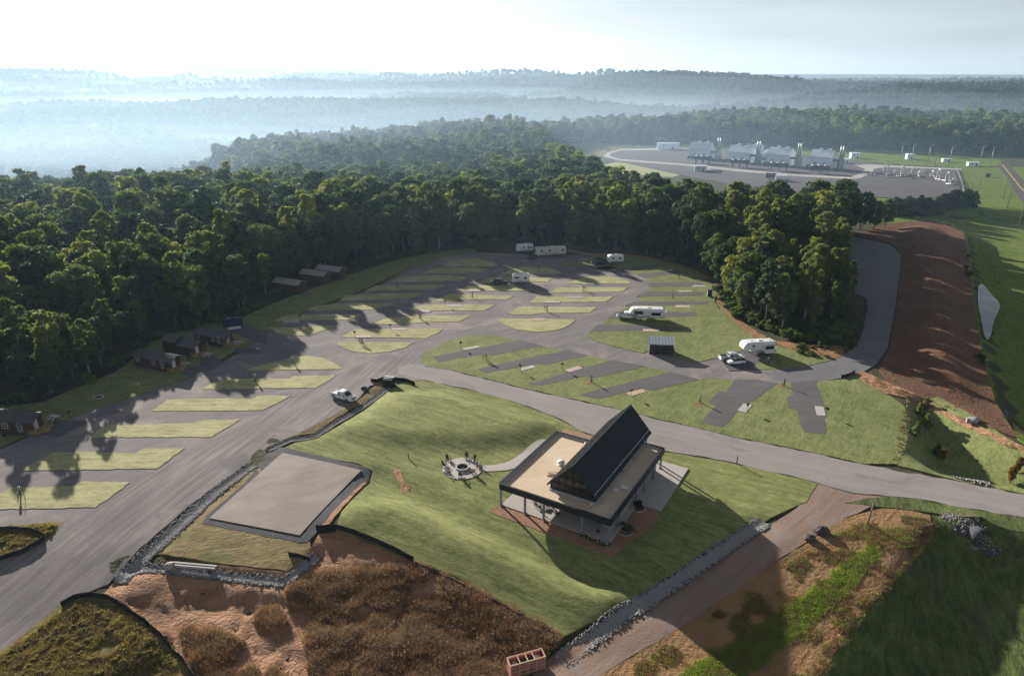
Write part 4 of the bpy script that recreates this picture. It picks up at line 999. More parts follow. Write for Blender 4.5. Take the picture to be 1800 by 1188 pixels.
# ------------------------------------------------------------------ cabins
def window_part(par, c, w, h, face, trim='cabin_trim', glass='glass_dark'):
    """c centre on the wall; face 'y-' or 'x+'"""
    m = MB()
    s = (w, .05, h) if face[0] == 'y' else (.05, w, h)
    o = m.box(c, s).build('window', glass, par)
    f = MB(); t = .09; d = .08
    def fr(dx, dz, ww, hh):
        cc = (c[0] + dx, c[1], c[2] + dz) if face[0] == 'y' else (c[0], c[1] + dx, c[2] + dz)
        f.box(cc, (ww, d, hh) if face[0] == 'y' else (d, ww, hh))
    fr(0, h / 2, w + t, t); fr(0, -h / 2, w + t, t); fr(-w / 2, 0, t, h); fr(w / 2, 0, t, h); fr(0, 0, .05, h - t); fr(0, 0, w - t, .05)
    f.build('frame', trim, o)

def cabin(px, rz, L, W, Hh, label, roof='cabin_roof_dark', windows=(), porch=True, split=False, side='cabin_siding', lip=.35):
    """long axis along local x (porch at +x), door side facing -y"""
    t = thing('cabin', label, 'cabin', A(*px), rz)
    b = MB(); b.box((0, 0, .25 + Hh / 2), (L, W, Hh)); wall = b.build('wall', side, t)
    n = int(L / .6)
    for k in range(n + 1):                       # siding battens
        MB().box((-L / 2 + L * k / n, -W / 2 - .02, .25 + Hh / 2), (.07, .05, Hh)).build('batten', side, wall)
    MB().box((0, 0, .12), (L - .2, W - .2, .26)).build('skirting', 'black_plastic', t)
    rise = W * .24; zt = .25 + Hh
    ext = 2.0 if porch else 0.3
    def roof_at(x0, x1, dz):
        for s in (-1, 1):
            e = W / 2 + lip
            q = [Vector((x0, 0, zt + rise + dz)), Vector((x1, 0, zt + rise + dz)), Vector((x1, s * e, zt - rise * lip / (W / 2) + dz)), Vector((x0, s * e, zt - rise * lip / (W / 2) + dz))]
            m = MB(); lo = [v + Vector((0, 0, -.10)) for v in q]
            m.add(q + lo, [(0, 1, 2, 3), (7, 6, 5, 4), (0, 4, 5, 1), (1, 5, 6, 2), (2, 6, 7, 3), (3, 7, 4, 0)])
            r = m.build('roof', roof, t)
            k = int((x1 - x0) / .8)
            for j in range(k + 1):
                a = x0 + (x1 - x0) * j / k
                MB().bar((a, s * .05, zt + rise + dz + .03), (a, s * e, zt - rise * lip / (W / 2) + dz + .03), .05, .05).build('roof_rib', roof, r)
    if split: roof_at(-L / 2 - .3, 0.1, .5); roof_at(-.3, L / 2 + ext, 0.0)
    else: roof_at(-L / 2 - .3, L / 2 + ext, 0.0)
    for x in (-L / 2, L / 2):
        MB().add([(x, -W / 2, zt), (x, W / 2, zt), (x, 0, zt + rise)], [(0, 1, 2)]).build('gable_end', side, t)
    for x, w, h in windows: window_part(wall, (x, -W / 2 - .03, 1.75), w, h, 'y-')
    if porch:
        for k in range(9): MB().box((L / 2 + .12 + k * .23, 0, .22), (.21, W, .08)).build('deck_board', 'raw_wood', t)
        for y in (-W / 2 + .1, W / 2 - .1): MB().box((L / 2 + 1.9, y, .25 + Hh / 2), (.14, .14, Hh)).build('porch_post', 'raw_wood', t)
        for y in (-W / 2 + .08, W / 2 - .08):
            MB().box((L / 2 + 1.0, y, 1.05), (1.8, .07, .09)).build('porch_rail', 'raw_wood', t)
            for k in range(7): MB().box((L / 2 + .2 + k * .28, y, .65), (.05, .05, .75)).build('baluster', 'raw_wood', t)
        MB().box((L / 2 + 2.4, 0, .1), (.7, 1.2, .18)).build('step', 'raw_wood', t)
        d = MB(); d.box((L / 2 + .03, 0.2, 1.3), (.06, .95, 2.05)); dd = d.build('door', 'cabin_trim', t)
        MB().box((L / 2 + .09, -.15, 1.25), (.06, .05, .12)).build('handle', 'black_plastic', dd)
    return t
cabin((278, 643), R(-22), 9.6, 3.9, 2.5, 'long dark brown cabin with two white windows and a raw wood porch', windows=((-3.7, .9, 1.0), (1.2, .9, 1.0), (3.7, .75, 1.9)))
cabin((323, 618), R(-24), 8.6, 3.9, 2.5, 'dark cabin with a stepped two-part roof behind the long cabin', split=True)
cabin((377, 602), R(-20), 8.4, 3.7, 2.4, 'dark cabin with white windows nearest the bend', windows=((-3.3, .9, 1.0), (1.4, .9, 1.0), (3.3, .75, 1.8)))
cabin((20, 753), R(-8), 10.4, 4.0, 2.7, 'dark cabin with a blue window and wooden porch, cut by the frame', windows=((1.0, 1.15, 1.0), (4.0, .8, 1.9), (-3.5, 1.1, 1.0)))
cabin((511, 512), R(-24), 9.4, 3.8, 2.9, 'reddish shed cabin with pale roof, nearest of the three by the forest', roof='cabin_roof', porch=False)
cabin((556, 496), R(-24), 9.2, 3.8, 2.9, 'reddish shed cabin with pale roof, middle of the three by the forest', roof='cabin_roof', porch=False)
cabin((583, 488), R(-24), 9.2, 3.8, 2.9, 'reddish shed cabin with pale roof, farthest of the three by the forest', roof='cabin_roof', porch=False)

def bench_table(p, rz, lab):
    t = thing('picnic_table', lab, 'picnic table', p, rz, 'picnic tables by the cabins')
    for k in range(5): MB().box((0, -.3 + k * .15, .74), (1.8, .13, .04)).build('top_board', 'cabin_trim', t)
    for s in (-1, 1):
        MB().box((0, s * .72, .44), (1.8, .26, .04)).build('seat', 'cabin_trim', t)
        MB().bar((s * .6, -.75, 0), (s * .6, -.1, .72), .08, .05).build('leg', 'cabin_trim', t); MB().bar((s * .6, .75, 0), (s * .6, .1, .72), .08, .05).build('leg', 'cabin_trim', t)
        MB().bar((s * .6, -.8, .40), (s * .6, .8, .40), .05, .08).build('cross_bar', 'cabin_trim', t)
for f, x, y, lb in (('N', 745, 612, 'by the long cabin porch'), ('N', 985, 512, 'by the stepped-roof cabin'), ('N', 1305, 388, 'by the cabin nearest the bend'), ('M', 565, 220, 'by the cut-off cabin')):
    u, v = zz(f, [(x, y)])[0]; bench_table(A(u, v) + Vector((0, 0, .05)), R(-15), 'pale picnic table ' + lb)

# ------------------------------------------------------------------ posts, grills, pedestals
def pedestal0():
    t = thing('power_pedestal', 'x', 'pedestal')
    MB().box((0, 0, .55), (.13, .13, 1.1)).build('post', 'shed_siding', t)
    b = MB(); b.box((0, -.02, 1.15), (.32, .22, .55)); bo = b.build('meter_box', 'steel', t, bevel=.02)
    MB().box((0, -.14, 1.18), (.22, .03, .32)).build('cover', 'steel_dark', bo)
    MB().lathe([(.10, 0), (.10, .05), (.03, .08)], 8, (0, 0, 1.42)).build('cap', 'steel_dark', t)
    MB().lathe([(.06, 0), (.06, .5), (.09, .52), (.04, .6)], 8, (.35, .1, 0)).build('water_tap', 'steel', t)
    return t
def grill0():
    t = thing('post_grill', 'x', 'grill')
    MB().tube([(0, 0, -.1), (0, 0, 1.05)], .04, 8).build('post', 'black_plastic', t)
    g = MB(); g.box((0, 0, 1.13), (.5, .36, .04)); g.box((0, .17, 1.25), (.5, .03, .25)); g.box((-.24, 0, 1.25), (.03, .36, .25)); g.box((.24, 0, 1.25), (.03, .36, .25)); g.build('fire_box', 'black_plastic', t)
    for k in range(5): MB().box((-.18 + k * .09, -.02, 1.28), (.02, .34, .02)).build('grate_bar', 'black_plastic', t)
    return t
PED = [('A', 1110, 1040, 'on the lens-shaped island at the junction'), ('A', 1710, 780, 'on the strip half in forest shade'), ('A', 1475, 455, 'in shade on the third-last strip'), ('B', 775, 552, 'on the one-post strip of the left loop'), ('B', 1470, 268, 'on the rounded island topping the left loop'), ('B', 1555, 698, 'on the one-tree strip of the right loop'), ('C', 445, 485, 'below the half-moon island'),
       ('C', 1375, 560, 'between two sites by the grove'), ('C', 1443, 362, 'at the upper grove lawn'), ('E', 800, 442, 'on the second lawn tongue from the junction'), ('G', 530, 430, 'with a pale box on the fourth lawn tongue'), ('K', 180, 522, 'in a bare soil ring on the wide lawn'), ('K', 1058, 348, 'at the tip of the wedge lawn'), ('M', 220, 1020, 'on the nearest pale strip'), ('L', 1275, 235, 'on the rounded island by the cabin road'), ('L', 888, 420, 'under the tree shadow by the cabin road'), ('D', 1010, 835, 'in the shadow of the rounded white trailer'),
       ('B', 1650, 130, 'beside the long motorhome'), ('A', 890, 640, 'by the sun fleck strip'), ('N', 915, 615, 'beside the long cabin drive'), ('N', 1297, 490, 'beside the bend drive'), ('A', 550, 530, 'below the nearest reddish shed cabin'), ('A', 1020, 385, 'below the farthest reddish shed cabin')]
GRL = [('A', 1033, 968, 'at the lower pad of the two-pad strip'), ('A', 460, 795, 'at the shaded pad nearest the cabin road'), ('E', 535, 308, 'at the pad nearest the big junction'), ('E', 1155, 550, 'at the pad on the second site'), ('G', 230, 295, 'at the pink pad on the third site'), ('G', 945, 575, 'at the orange-pink pad'), ('K', 672, 612, 'at the bright pad on the widest site'), ('K', 1500, 655, 'at the bright pad on the last site'), ('A', 1405, 893, 'at the upper pad of the two-pad strip'), ('B', 492, 640, 'at the upper pad of the long strip'), ('M', 735, 215, 'beside the cut-off cabin drive'), ('M', 70, 460, 'in front of the cut-off cabin'), ('C', 1030, 775, 'under the long white rig')]
p0 = pedestal0(); g0_ = grill0()
for lst, src, nm, cat, grp in ((PED, p0, 'grey power pedestal on a dark post ', 'pedestal', 'power pedestals of the sites'), (GRL, g0_, 'black grill on a thin post ', 'grill', 'post grills of the sites')):
    for k, (f, x, y, lb) in enumerate(lst):
        o = src if k == 0 else copy_tree(src)
        u, v = zz(f, [(x, y)])[0]
        o.location = A(u, v) + Vector((0, 0, .07)); o.rotation_euler.z = (k * 0.7) % 6.28; tag(o, nm + lb, cat, grp)
        s = 1.15; o.scale = (s, s, s)

# thin saplings on the lawn tongues
def sapling(u, v, h, lab, bare=False):
    t = thing('sapling', lab, 'sapling', A(u, v) + Vector((0, 0, .05)))
    rs = np.random.RandomState(int(u * 3 + v)); m = MB(); m.tube([(0, 0, 0), (.03, 0, h * .5), (0, .03, h)], [.05, .035, .012], 6); cs = []
    for k in range(9):
        a = k * 2.4; z = h * (.35 + .6 * k / 9); l = h * .22 * (1.1 - k / 10); e = (math.cos(a) * l, math.sin(a) * l, z + l * .6)
        m.tube([(0, 0, z), e], [.02, .008], 4); cs.append(e)
    m.build('trunk', 'bark', t)
    if not bare:
        V, F = leaf_cloud(rs, cs, [h * .09] * 9, [10] * 9, .09, .8)
        o = bpy.data.objects.new('crown', quads_mesh('sapling_leaves_%d' % int(u), V, F, 'leaf_weed')); COL.objects.link(o); o.parent = t
for f, x, y, h, lb in (('E', 770, 440, 1.5, 'thin sapling beside the pedestal on the second lawn tongue'), ('M', 265, 1060, 1.6, 'thin leafless sapling on the nearest pale strip'), ('A', 1085, 1040, 1.4, 'thin sapling on the lens-shaped island'), ('B', 240, 785, 1.4, 'thin sapling on the strip half in forest shade'), ('B', 1530, 690, 1.4, 'thin sapling on the one-tree strip'), ('C', 465, 480, 1.4, 'thin sapling below the half-moon island')):
    u, v = zz(f, [(x, y)])[0]; sapling(u, v, h, lb, bare=(f == 'M'))

def soil_ring(u, v, lab, r=1.0):
    sheet('soil_ring', [(A(u, v).x + r * math.cos(k * .449), A(u, v).y + r * .9 * math.sin(k * .449)) for k in range(14)], 'slope_soil', 0.10, 2, .06, label=lab, seed=int(u))
u, v = zz('K', [(155, 545)])[0]; soil_ring(u, v, 'round bare soil ring on the wide lawn')
u, v = zz('K', [(1030, 350)])[0]; soil_ring(u, v, 'round bare soil ring at the tip of the wedge lawn', .8)
u, v = zz('G', [(490, 435)])[0]; soil_ring(u, v, 'bare soil ring on the fourth lawn tongue', .9)

def ring_stone(u, v, lab):
    t = thing('stone_ring', lab, 'fire ring', A(u, v) + Vector((0, 0, .05)))
    for k in range(12):
        a = k * math.pi / 6; MB().box((math.cos(a) * .9, math.sin(a) * .9, .12), (.24, .42, .22), a).build('stone', 'concrete', t)
    MB().lathe([(.75, 0), (.7, .06), (.02, .07)], 16).build('ash_bed', 'charcoal', t)
ring_stone(173, 699, 'pale stone fire ring on the shaded lawn between the cabins')

def wood_post(u, v, h, r, lab, name='post', cat='post', mat='pole_wood', lean=0.0):
    m = MB(); m.tube([(0, 0, -.4), (lean * .5, 0, h * .5), (lean, 0, h)], [r * 1.05, r, r * .9], 8)
    o = m.build(name, mat); o.location = A(u, v); tag(o, lab, cat)
    MB().lathe([(r, h - .02), (r * 1.15, h), (r * 1.15, h + .06), (r * .3, h + .1)], 8, (lean, 0, 0)).build('cap', 'steel_dark', o)
    return o
wood_post(1524, 922, 4.0, .12, 'leaning wooden post on the brown bank by the junction', lean=.35)
wood_post(1295, 815, 1.5, .10, 'short dark post beside the central road', mat='shed_siding')
wood_post(718, 806, 1.0, .09, 'short dark post on the lawn between slab and fire pit', mat='shed_siding')

# ------------------------------------------------------------------ shed, kiosk, boxes
def shed():
    p = A(1161, 619); t = thing('utility_shed', 'small dark shed with pale tin roof in the middle of the lawn loop', 'shed', p, R(-7))
    L, W, Hh = 5.6, 3.0, 2.7
    MB().box((0, 0, Hh / 2), (L, W, Hh)).build('wall', 'shed_siding', t)
    for k in range(12): MB().box((-L / 2 + .24 + k * (L - .48) / 11, -W / 2 - .02, Hh / 2), (.40, .05, Hh - .1)).build('plank', 'shed_siding', t)
    q = [Vector((-L / 2 - .25, -W / 2 - .35, Hh + .02)), Vector((L / 2 + .25, -W / 2 - .35, Hh + .02)), Vector((L / 2 + .25, W / 2 + .3, Hh + .75)), Vector((-L / 2 - .25, W / 2 + .3, Hh + .75))]
    m = MB(); lo = [v + Vector((0, 0, -.12)) for v in q]
    m.add(q + lo, [(0, 1, 2, 3), (7, 6, 5, 4), (0, 4, 5, 1), (1, 5, 6, 2), (2, 6, 7, 3), (3, 7, 4, 0)]); r = m.build('roof', 'tin_roof', t)
    for k in range(9): MB().bar(q[0].lerp(q[1], k / 8) + Vector((0, 0, .03)), q[3].lerp(q[2], k / 8) + Vector((0, 0, .03)), .05, .05).build('roof_rib', 'tin_roof', r)
    for s in (-1, 1): MB().add([(s * L / 2, -W / 2, Hh - .1), (s * L / 2, W / 2, Hh - .1), (s * L / 2, W / 2, Hh + .6)], [(0, 1, 2)]).build('side_gable', 'shed_siding', t)
    MB().box((0, W / 2, Hh + .3), (L, .06, .7)).build('rear_clerestory', 'shed_siding', t)
    for x in (-1.0, .9):
        d = MB(); d.box((x, -W / 2 - .06, 1.08), (.95, .05, 2.1)); dd = d.build('door', 'pav_dark', t); MB().box((x + .36, -W / 2 - .1, 1.05), (.05, .06, .14)).build('handle', 'steel', dd)
    MB().box((L / 2 + .3, .3, .5), (.5, .9, 1.0)).build('meter_cabinet', 'steel', t, bevel=.03)
    MB().box((0, -W / 2 - .1, 2.45), (2.4, .05, .12)).build('sign_board', 'cabin_roof', t)
shed()
def inlet_box():
    p = A(684, 678); t = thing('drain_inlet_box', 'dark box with pale slotted lid between two black silt fences', 'drain box', p, R(-12))
    MB().box((0, 0, .85), (2.0, 1.9, 1.9)).build('body', 'silt_black', t)
    MB().box((0, .55, 1.92), (2.2, .45, .10)).build('lid', 'pav_flashing', t); MB().box((-.25, -.35, 1.9), (1.3, .12, .06)).build('lid_bar', 'pav_flashing', t); MB().box((0, .05, 1.86), (2.1, .5, .08)).build('grate', 'steel_dark', t)
inlet_box()

def silt_fence(px, hgt, lab, sag=.12):
    pts = plan(px); bd = densify(pts + [pts[-1]], 1.0, 0, random)[:]
    # open line
    line = []
    for a, b in zip(pts[:-1], pts[1:]):
        L = math.dist(a, b); n = max(1, int(L / .9))
        line += [(a[0] + (b[0] - a[0]) * k / n, a[1] + (b[1] - a[1]) * k / n) for k in range(n)]
    line.append(pts[-1])
    o0 = line[0]; z0 = H(*o0)
    t = thing('silt_fence', lab, 'silt fence', (o0[0], o0[1], z0))
    m = MB(); rs = random.Random(len(line)); V = []
    for k, (x, y) in enumerate(line):
        z = H(x, y); hh = hgt - (sag * rs.random() if k % 2 else 0); dx = rs.uniform(-.08, .08)
        V += [(x - o0[0], y - o0[1], z - z0 - .15), (x - o0[0] + dx * .5, y - o0[1] + dx, z - z0 + hh * .5), (x - o0[0] + dx, y - o0[1], z - z0 + hh)]
    m.add(V, [(k * 3 + j, k * 3 + 3 + j, k * 3 + 4 + j, k * 3 + 1 + j) for k in range(len(line) - 1) for j in (0, 1)])
    f = m.build('fabric', 'silt_black', t); so = f.modifiers.new('thickness', 'SOLIDIFY'); so.thickness = .03
    for k in range(0, len(line), 3):
        x, y = line[k]; z = H(x, y); MB().box((x - o0[0], y - o0[1] + .06, z - z0 + hgt * .5), (.05, .05, hgt + .35)).build('stake', 'raw_wood', t)
silt_fence([(556, 932), (590, 930), (625, 940), (660, 955), (695, 970), (727, 988)], 1.0, 'black silt fence along the edge of the lawn above the red soil')
silt_fence([(108, 1066), (130, 1052), (160, 1048), (190, 1052), (220, 1070), (255, 1094), (290, 1126), (322, 1162), (350, 1205)], .8, 'black curved silt fence round the weedy corner')
silt_fence([(508, 978), (525, 980), (545, 988)], .8, 'short black silt fence across the ditch below the slab')
silt_fence([(652, 671), (662, 672), (676, 668)], .8, 'short black silt fence beside the drain box, road end')
silt_fence([(692, 668), (712, 670), (730, 677)], .8, 'short black silt fence beside the drain box, lawn end')
silt_fence([(-20, 934), (30, 932), (60, 935), (80, 945), (70, 956), (40, 972), (0, 985)], .8, 'black silt fence round the small weedy patch')
silt_fence([(0, 712), (60, 708), (110, 690), (160, 672), (205, 652), (245, 622)], .8, 'black silt fence along the forest edge by the cabins')
silt_fence([(1478, 664), (1492, 661), (1503, 655)], .7, 'scrap of black silt fence at the start of the red berm')
silt_fence([(730, 992), (800, 1024), (870, 1060), (930, 1092), (975, 1118)], .55, 'low sagging silt fence between lawn and dead grass')

def beams():
    p = A(342, 1000); t = thing('timber_beams', 'pair of long pale beams lying across the stone ditch', 'beams', p, R(-7))
    MB().box((0, .18, .62), (6.4, .28, .3)).build('beam', 'concrete', t); MB().box((.1, -.22, .55), (6.2, .28, .3)).build('beam', 'concrete', t)
    for x in (-2.6, 2.5): MB().box((x, 0, .22), (.4, 1.1, .45)).build('support', 'shed_siding', t)
    p2 = A(300, 1000); b = MB(); rs = random.Random(4); bm = bmesh.new(); bmesh.ops.create_icosphere(bm, subdivisions=2, radius=.75)
    for v in bm.verts: v.co *= rs.uniform(.85, 1.12); v.co.z *= .9
    me = bpy.data.meshes.new('boulder'); bm.to_mesh(me); bm.free(); me.materials.append(MATS['rock'])
    o = bpy.data.objects.new('boulder', me); COL.objects.link(o); o.location = p2 + Vector((0, 0, .45)); tag(o, 'pale boulder at the end of the long beams', 'boulder')
    p3 = A(308, 1004); o = MB().box((0, 0, .3), (.6, .5, .6)).build('block', 'raw_wood', bevel=.04); o.location = p3; o.rotation_euler.z = .5; tag(o, 'small tan block beside the pale boulder', 'block')
beams()
for k, (u, v, r, lb) in enumerate(((1444, 936, .95, 'large dark boulder on the brown bank'), (1424, 948, .75, 'smaller reddish-dark boulder on the brown bank'), (1708, 742, .9, 'pale heap of rock at the end of the red berm'), (1716, 738, .6, 'small pale rock beside the heap at the red berm'), (640, 684, .6, 'dark rock at the road edge near the white pickup'))):
    rs = random.Random(k + 20); bm = bmesh.new(); bmesh.ops.create_icosphere(bm, subdivisions=2, radius=r)
    for w in bm.verts: w.co *= rs.uniform(.8, 1.15); w.co.z *= .75; w.co.x *= 1.2
    me = bpy.data.meshes.new('boulder'); bm.to_mesh(me); bm.free(); me.materials.append(MATS['rock' if 'pale' in lb else 'rock_dark'])
    o = bpy.data.objects.new('boulder', me); COL.objects.link(o); o.location = A(u, v) + Vector((0, 0, r * .4)); tag(o, lb, 'boulder')

def culvert():
    p = A(1722, 952); t = thing('culvert_pipe', 'flared grey culvert mouth at the head of the basin', 'culvert', Vector((68.2, 83.0, H(68.2, 82.3) + .35)), R(8))
    m = MB(); n = 16
    for r, th in ((1.35, 0), (1.15, 1)):
        pass
    V = []; ys = [(-.9, 1.5), (0, 1.25), (2.2, 1.2)]
    for y, r in ys:
        for k in range(n): a = 2 * math.pi * k / n; V.append((r * math.cos(a), y, r * math.sin(a)))
    m.add(V, [(i * n + k, i * n + (k + 1) % n, (i + 1) * n + (k + 1) % n, (i + 1) * n + k) for i in range(2) for k in range(n)], 0, True)
    o = m.build('pipe', 'dark_gravel', t); so = o.modifiers.new('thickness', 'SOLIDIFY'); so.thickness = .14
    MB().box((0, -.6, -1.3), (3.2, 1.6, .3)).build('apron', 'slab_concrete', t)
culvert()

def crate():
    c = [P0(u, v, H(1.5, 57.5) + 2.0) for u, v in ((890, 1160), (951, 1143), (960, 1156), (898, 1174))]
    c = [Vector((float(a), float(b), 0)) for a, b in c]
    mid = sum(c, Vector()) / 4; e = c[1] - c[0]; L = e.length; W = 1.25; rz = math.atan2(e.y, e.x); zz_ = H(mid.x, mid.y)
    t = thing('shipping_crate', 'long open wooden crate wrapped in pinkish sheeting on the dirt track', 'crate', (mid.x, mid.y, zz_ + .02), rz)
    h = 1.95; L = L * .99
    MB().box((0, 0, .12), (L, W, .12)).build('floor', 'crate_wood', t)
    for k in range(4): MB().box((-L / 2 + .3 + k * (L - .6) / 3, 0, .03), (.16, W, .08)).build('skid', 'crate_wood', t)
    for s in (-1, 1):
        MB().box((0, s * (W / 2 - .03), .15 + h * .52), (L - .1, .04, h * .84)).build('side_panel', 'pink_wrap', t)
        MB().box((s * (L / 2 - .03), 0, .15 + h * .52), (.04, W - .1, h * .84)).build('end_panel', 'pink_wrap', t)
        MB().box((0, s * (W / 2), .15 + h), (L + .1, .10, .14)).build('top_rail', 'crate_wood', t)
        MB().box((s * (L / 2), 0, .152 + h), (.10, W - .1, .14)).build('top_rail', 'crate_wood', t)
        for k in range(5): MB().box((-L / 2 + .03 + k * (L - .06) / 4, s * (W / 2 + .035), .12 + h / 2), (.10, .04, h - .05)).build('batten', 'crate_wood', t)
        for z in (.45, 1.05): MB().box((0, s * (W / 2 + .02), z), (L, .03, .11)).build('slat', 'crate_wood', t)
        for z in (.5, .8, 1.1, 1.5): MB().box((s * (L / 2 + .02), 0, z), (.03, W, .10)).build('slat', 'pink_wrap', t)
    for x in (-L * .22, 0.02, L * .2): MB().box((x, 0, .17 + h), (.10, W - .12, .08)).build('cross_bar', 'crate_wood', t)
    rs = random.Random(2)
    for k, (x, l) in enumerate(((-L * .33, .9), (0, 1.7), (L * .33, .8))):
        n, mm = 8, 4; V = [(x - l / 2 + l * i / (n - 1), -W * .36 + W * .72 * j / (mm - 1), 1.45 + rs.uniform(-.18, .25)) for i in range(n) for j in range(mm)]
        o = MB().add(V, [(i * mm + j, (i + 1) * mm + j, (i + 1) * mm + j + 1, i * mm + j + 1) for i in range(n - 1) for j in range(mm - 1)]).build('wrapped_panel', 'plastic_sheet' if k != 1 else 'stripe_dark', t)
        o.modifiers.new('thickness', 'SOLIDIFY').thickness = .06
    for k, (x0, w) in enumerate(((-.6, .5), (.05, .35), (.55, .6))):     # stencilled bars on the wrap
        MB().box((x0, -W / 2 - .022, .78), (w, .01, .16)).build('stencil_mark', 'stripe_dark', t)
crate()

# ------------------------------------------------------------------ vehicles
def wheel(par, x, y, r=.39, w=.27):
    m = MB(); m.tube([(x, y - w / 2, r), (x, y - w / 2 + .04, r), (x, y + w / 2 - .04, r), (x, y + w / 2, r)], [r * .9, r, r, r * .9], 18)
    o = m.build('wheel', 'rubber', par)
    for s in (-1, 1): MB().tube([(x, y + s * (w / 2 - .02), r), (x, y + s * (w / 2 + .012), r)], [r * .62, r * .58], 14).build('rim', 'rim_metal', o)
    return o

def loft(sections):
    """body from cross-sections [(x, half-width bottom, half-width top, z0, z1)]"""
    m = MB(); V = []
    for x, wb, wt, z0, z1 in sections:
        zm = z0 + (z1 - z0) * .55; wm = max(wb, wt) * 1.0
        V += [(x, -wb, z0), (x, -wm, zm), (x, -wt, z1), (x, wt, z1), (x, wm, zm), (x, wb, z0)]
    n = 6; k = len(sections)
    F = [(i * n + j, i * n + (j + 1) % n, (i + 1) * n + (j + 1) % n, (i + 1) * n + j) for i in range(k - 1) for j in range(n)] + [tuple(range(n)), tuple(reversed(range((k - 1) * n, k * n)))]
    m.add(V, F); return m

def pickup(px, rz, paint, label, bed='rubber', hood=None, cover=False, bedopen=True, nm='pickup_truck', dz=.02, cat='pickup'):
    t = thing(nm, label, cat, A(*px) + Vector((0, 0, dz)), rz)      # nose at +x
    L, hw = 5.75, .99
    loft([(-2.87, .92, .93, .50, 1.02), (-2.6, .97, .97, .42, 1.12), (-1.0, hw, .97, .40, 1.13), (1.0, hw, .96, .40, 1.13), (1.35, hw, .93, .40, 1.12), (2.45, .98, .86, .42, 1.03), (2.86, .90, .74, .52, .90)]).build('body', paint, t, bevel=.04)
    loft([(-.82, .93, .90, 1.10, 1.16), (-.72, .92, .74, 1.10, 1.84), (-.35, .92, .72, 1.10, 1.91), (.55, .92, .72, 1.10, 1.90), (.85, .92, .74, 1.10, 1.78), (1.72, .91, .84, 1.08, 1.13)]).build('cab', paint, t, bevel=.03)
    for s in (-1, 1):
        def sidewin(x0, x1, xt0, xt1):
            q = [(x0, s * .945, 1.20), (x1, s * .945, 1.20), (xt1, s * .815, 1.74), (xt0, s * .815, 1.74)]
            o = MB().quad(*q).build('side_window', 'glass_dark', t); o.modifiers.new('thickness', 'SOLIDIFY').thickness = .03
        sidewin(.12, 1.35, .1, .80); sidewin(-.72, .02, -.66, .02)
        MB().box((1.18, s * 1.06, 1.22), (.16, .16, .15)).build('mirror', 'black_plastic', t)
        MB().box((2.80, s * .66, .90), (.14, .36, .17)).build('headlight', 'light_lens', t)
        MB().box((-2.88, s * .86, .90), (.06, .14, .34)).build('tail_light', 'tail_lens', t)
        for x in (1.78, -1.78):
            MB().tube([(x + .50 * math.cos(a), s * .985, .40 + .50 * math.sin(a)) for a in [k * math.pi / 8 for k in range(9)]], .05, 6).build('wheel_arch', 'black_plastic', t)
        MB().box((0.3, s * 1.0, .34), (2.2, .10, .07)).build('running_board', 'black_plastic', t)
        MB().box((.1, s * 1.0, .98), (.16, .03, .04)).build('door_handle', 'black_plastic', t)
    q = [(1.66, -.76, 1.17), (1.66, .76, 1.17), (.92, .66, 1.76), (.92, -.66, 1.76)]
    o = MB().quad(*[(a + .04, b, c + .03) for a, b, c in q]).build('windscreen', 'glass_dark', t); o.modifiers.new('thickness', 'SOLIDIFY').thickness = .03
    q = [(-.82, -.72, 1.22), (-.82, .72, 1.22), (-.735, .64, 1.72), (-.735, -.64, 1.72)]
    o = MB().quad(*[(a - .03, b, c) for a, b, c in q]).build('rear_window', 'glass_dark', t); o.modifiers.new('thickness', 'SOLIDIFY').thickness = .03
    # load bed: floor set below the rails
    if cover: MB().box((-1.85, 0, 1.16), (1.95, 1.72, .06)).build('bed_cover', 'black_plastic', t, bevel=.02)
    else:
        MB().box((-1.85, 0, 1.135), (1.9, 1.5, .02)).build('bed_liner', bed, t)
        for s in (-1, 1): MB().box((-1.85, s * .86, 1.20), (2.0, .16, .14)).build('bed_rail', paint, t, bevel=.03)
        MB().box((-2.82, 0, 1.18), (.08, 1.6, .14)).build('tailgate', paint, t)
    MB().box((2.86, 0, .80), (.08, 1.05, .26)).build('grille', 'black_plastic', t)
    MB().box((2.86, 0, .50), (.22, 1.8, .22)).build('front_bumper', paint if paint != 'dark_paint' else 'steel', t, bevel=.04)
    MB().box((-2.92, 0, .52), (.18, 1.8, .18)).build('rear_bumper', 'steel', t, bevel=.03)
    if hood: MB().box((2.12, 0, 1.135), (1.0, 1.5, .03)).build('hood_panel', hood, t, bevel=.01)
    for x in (1.78, -1.78):
        for s in (-1, 1): wheel(t, x, s * .87)
    return t

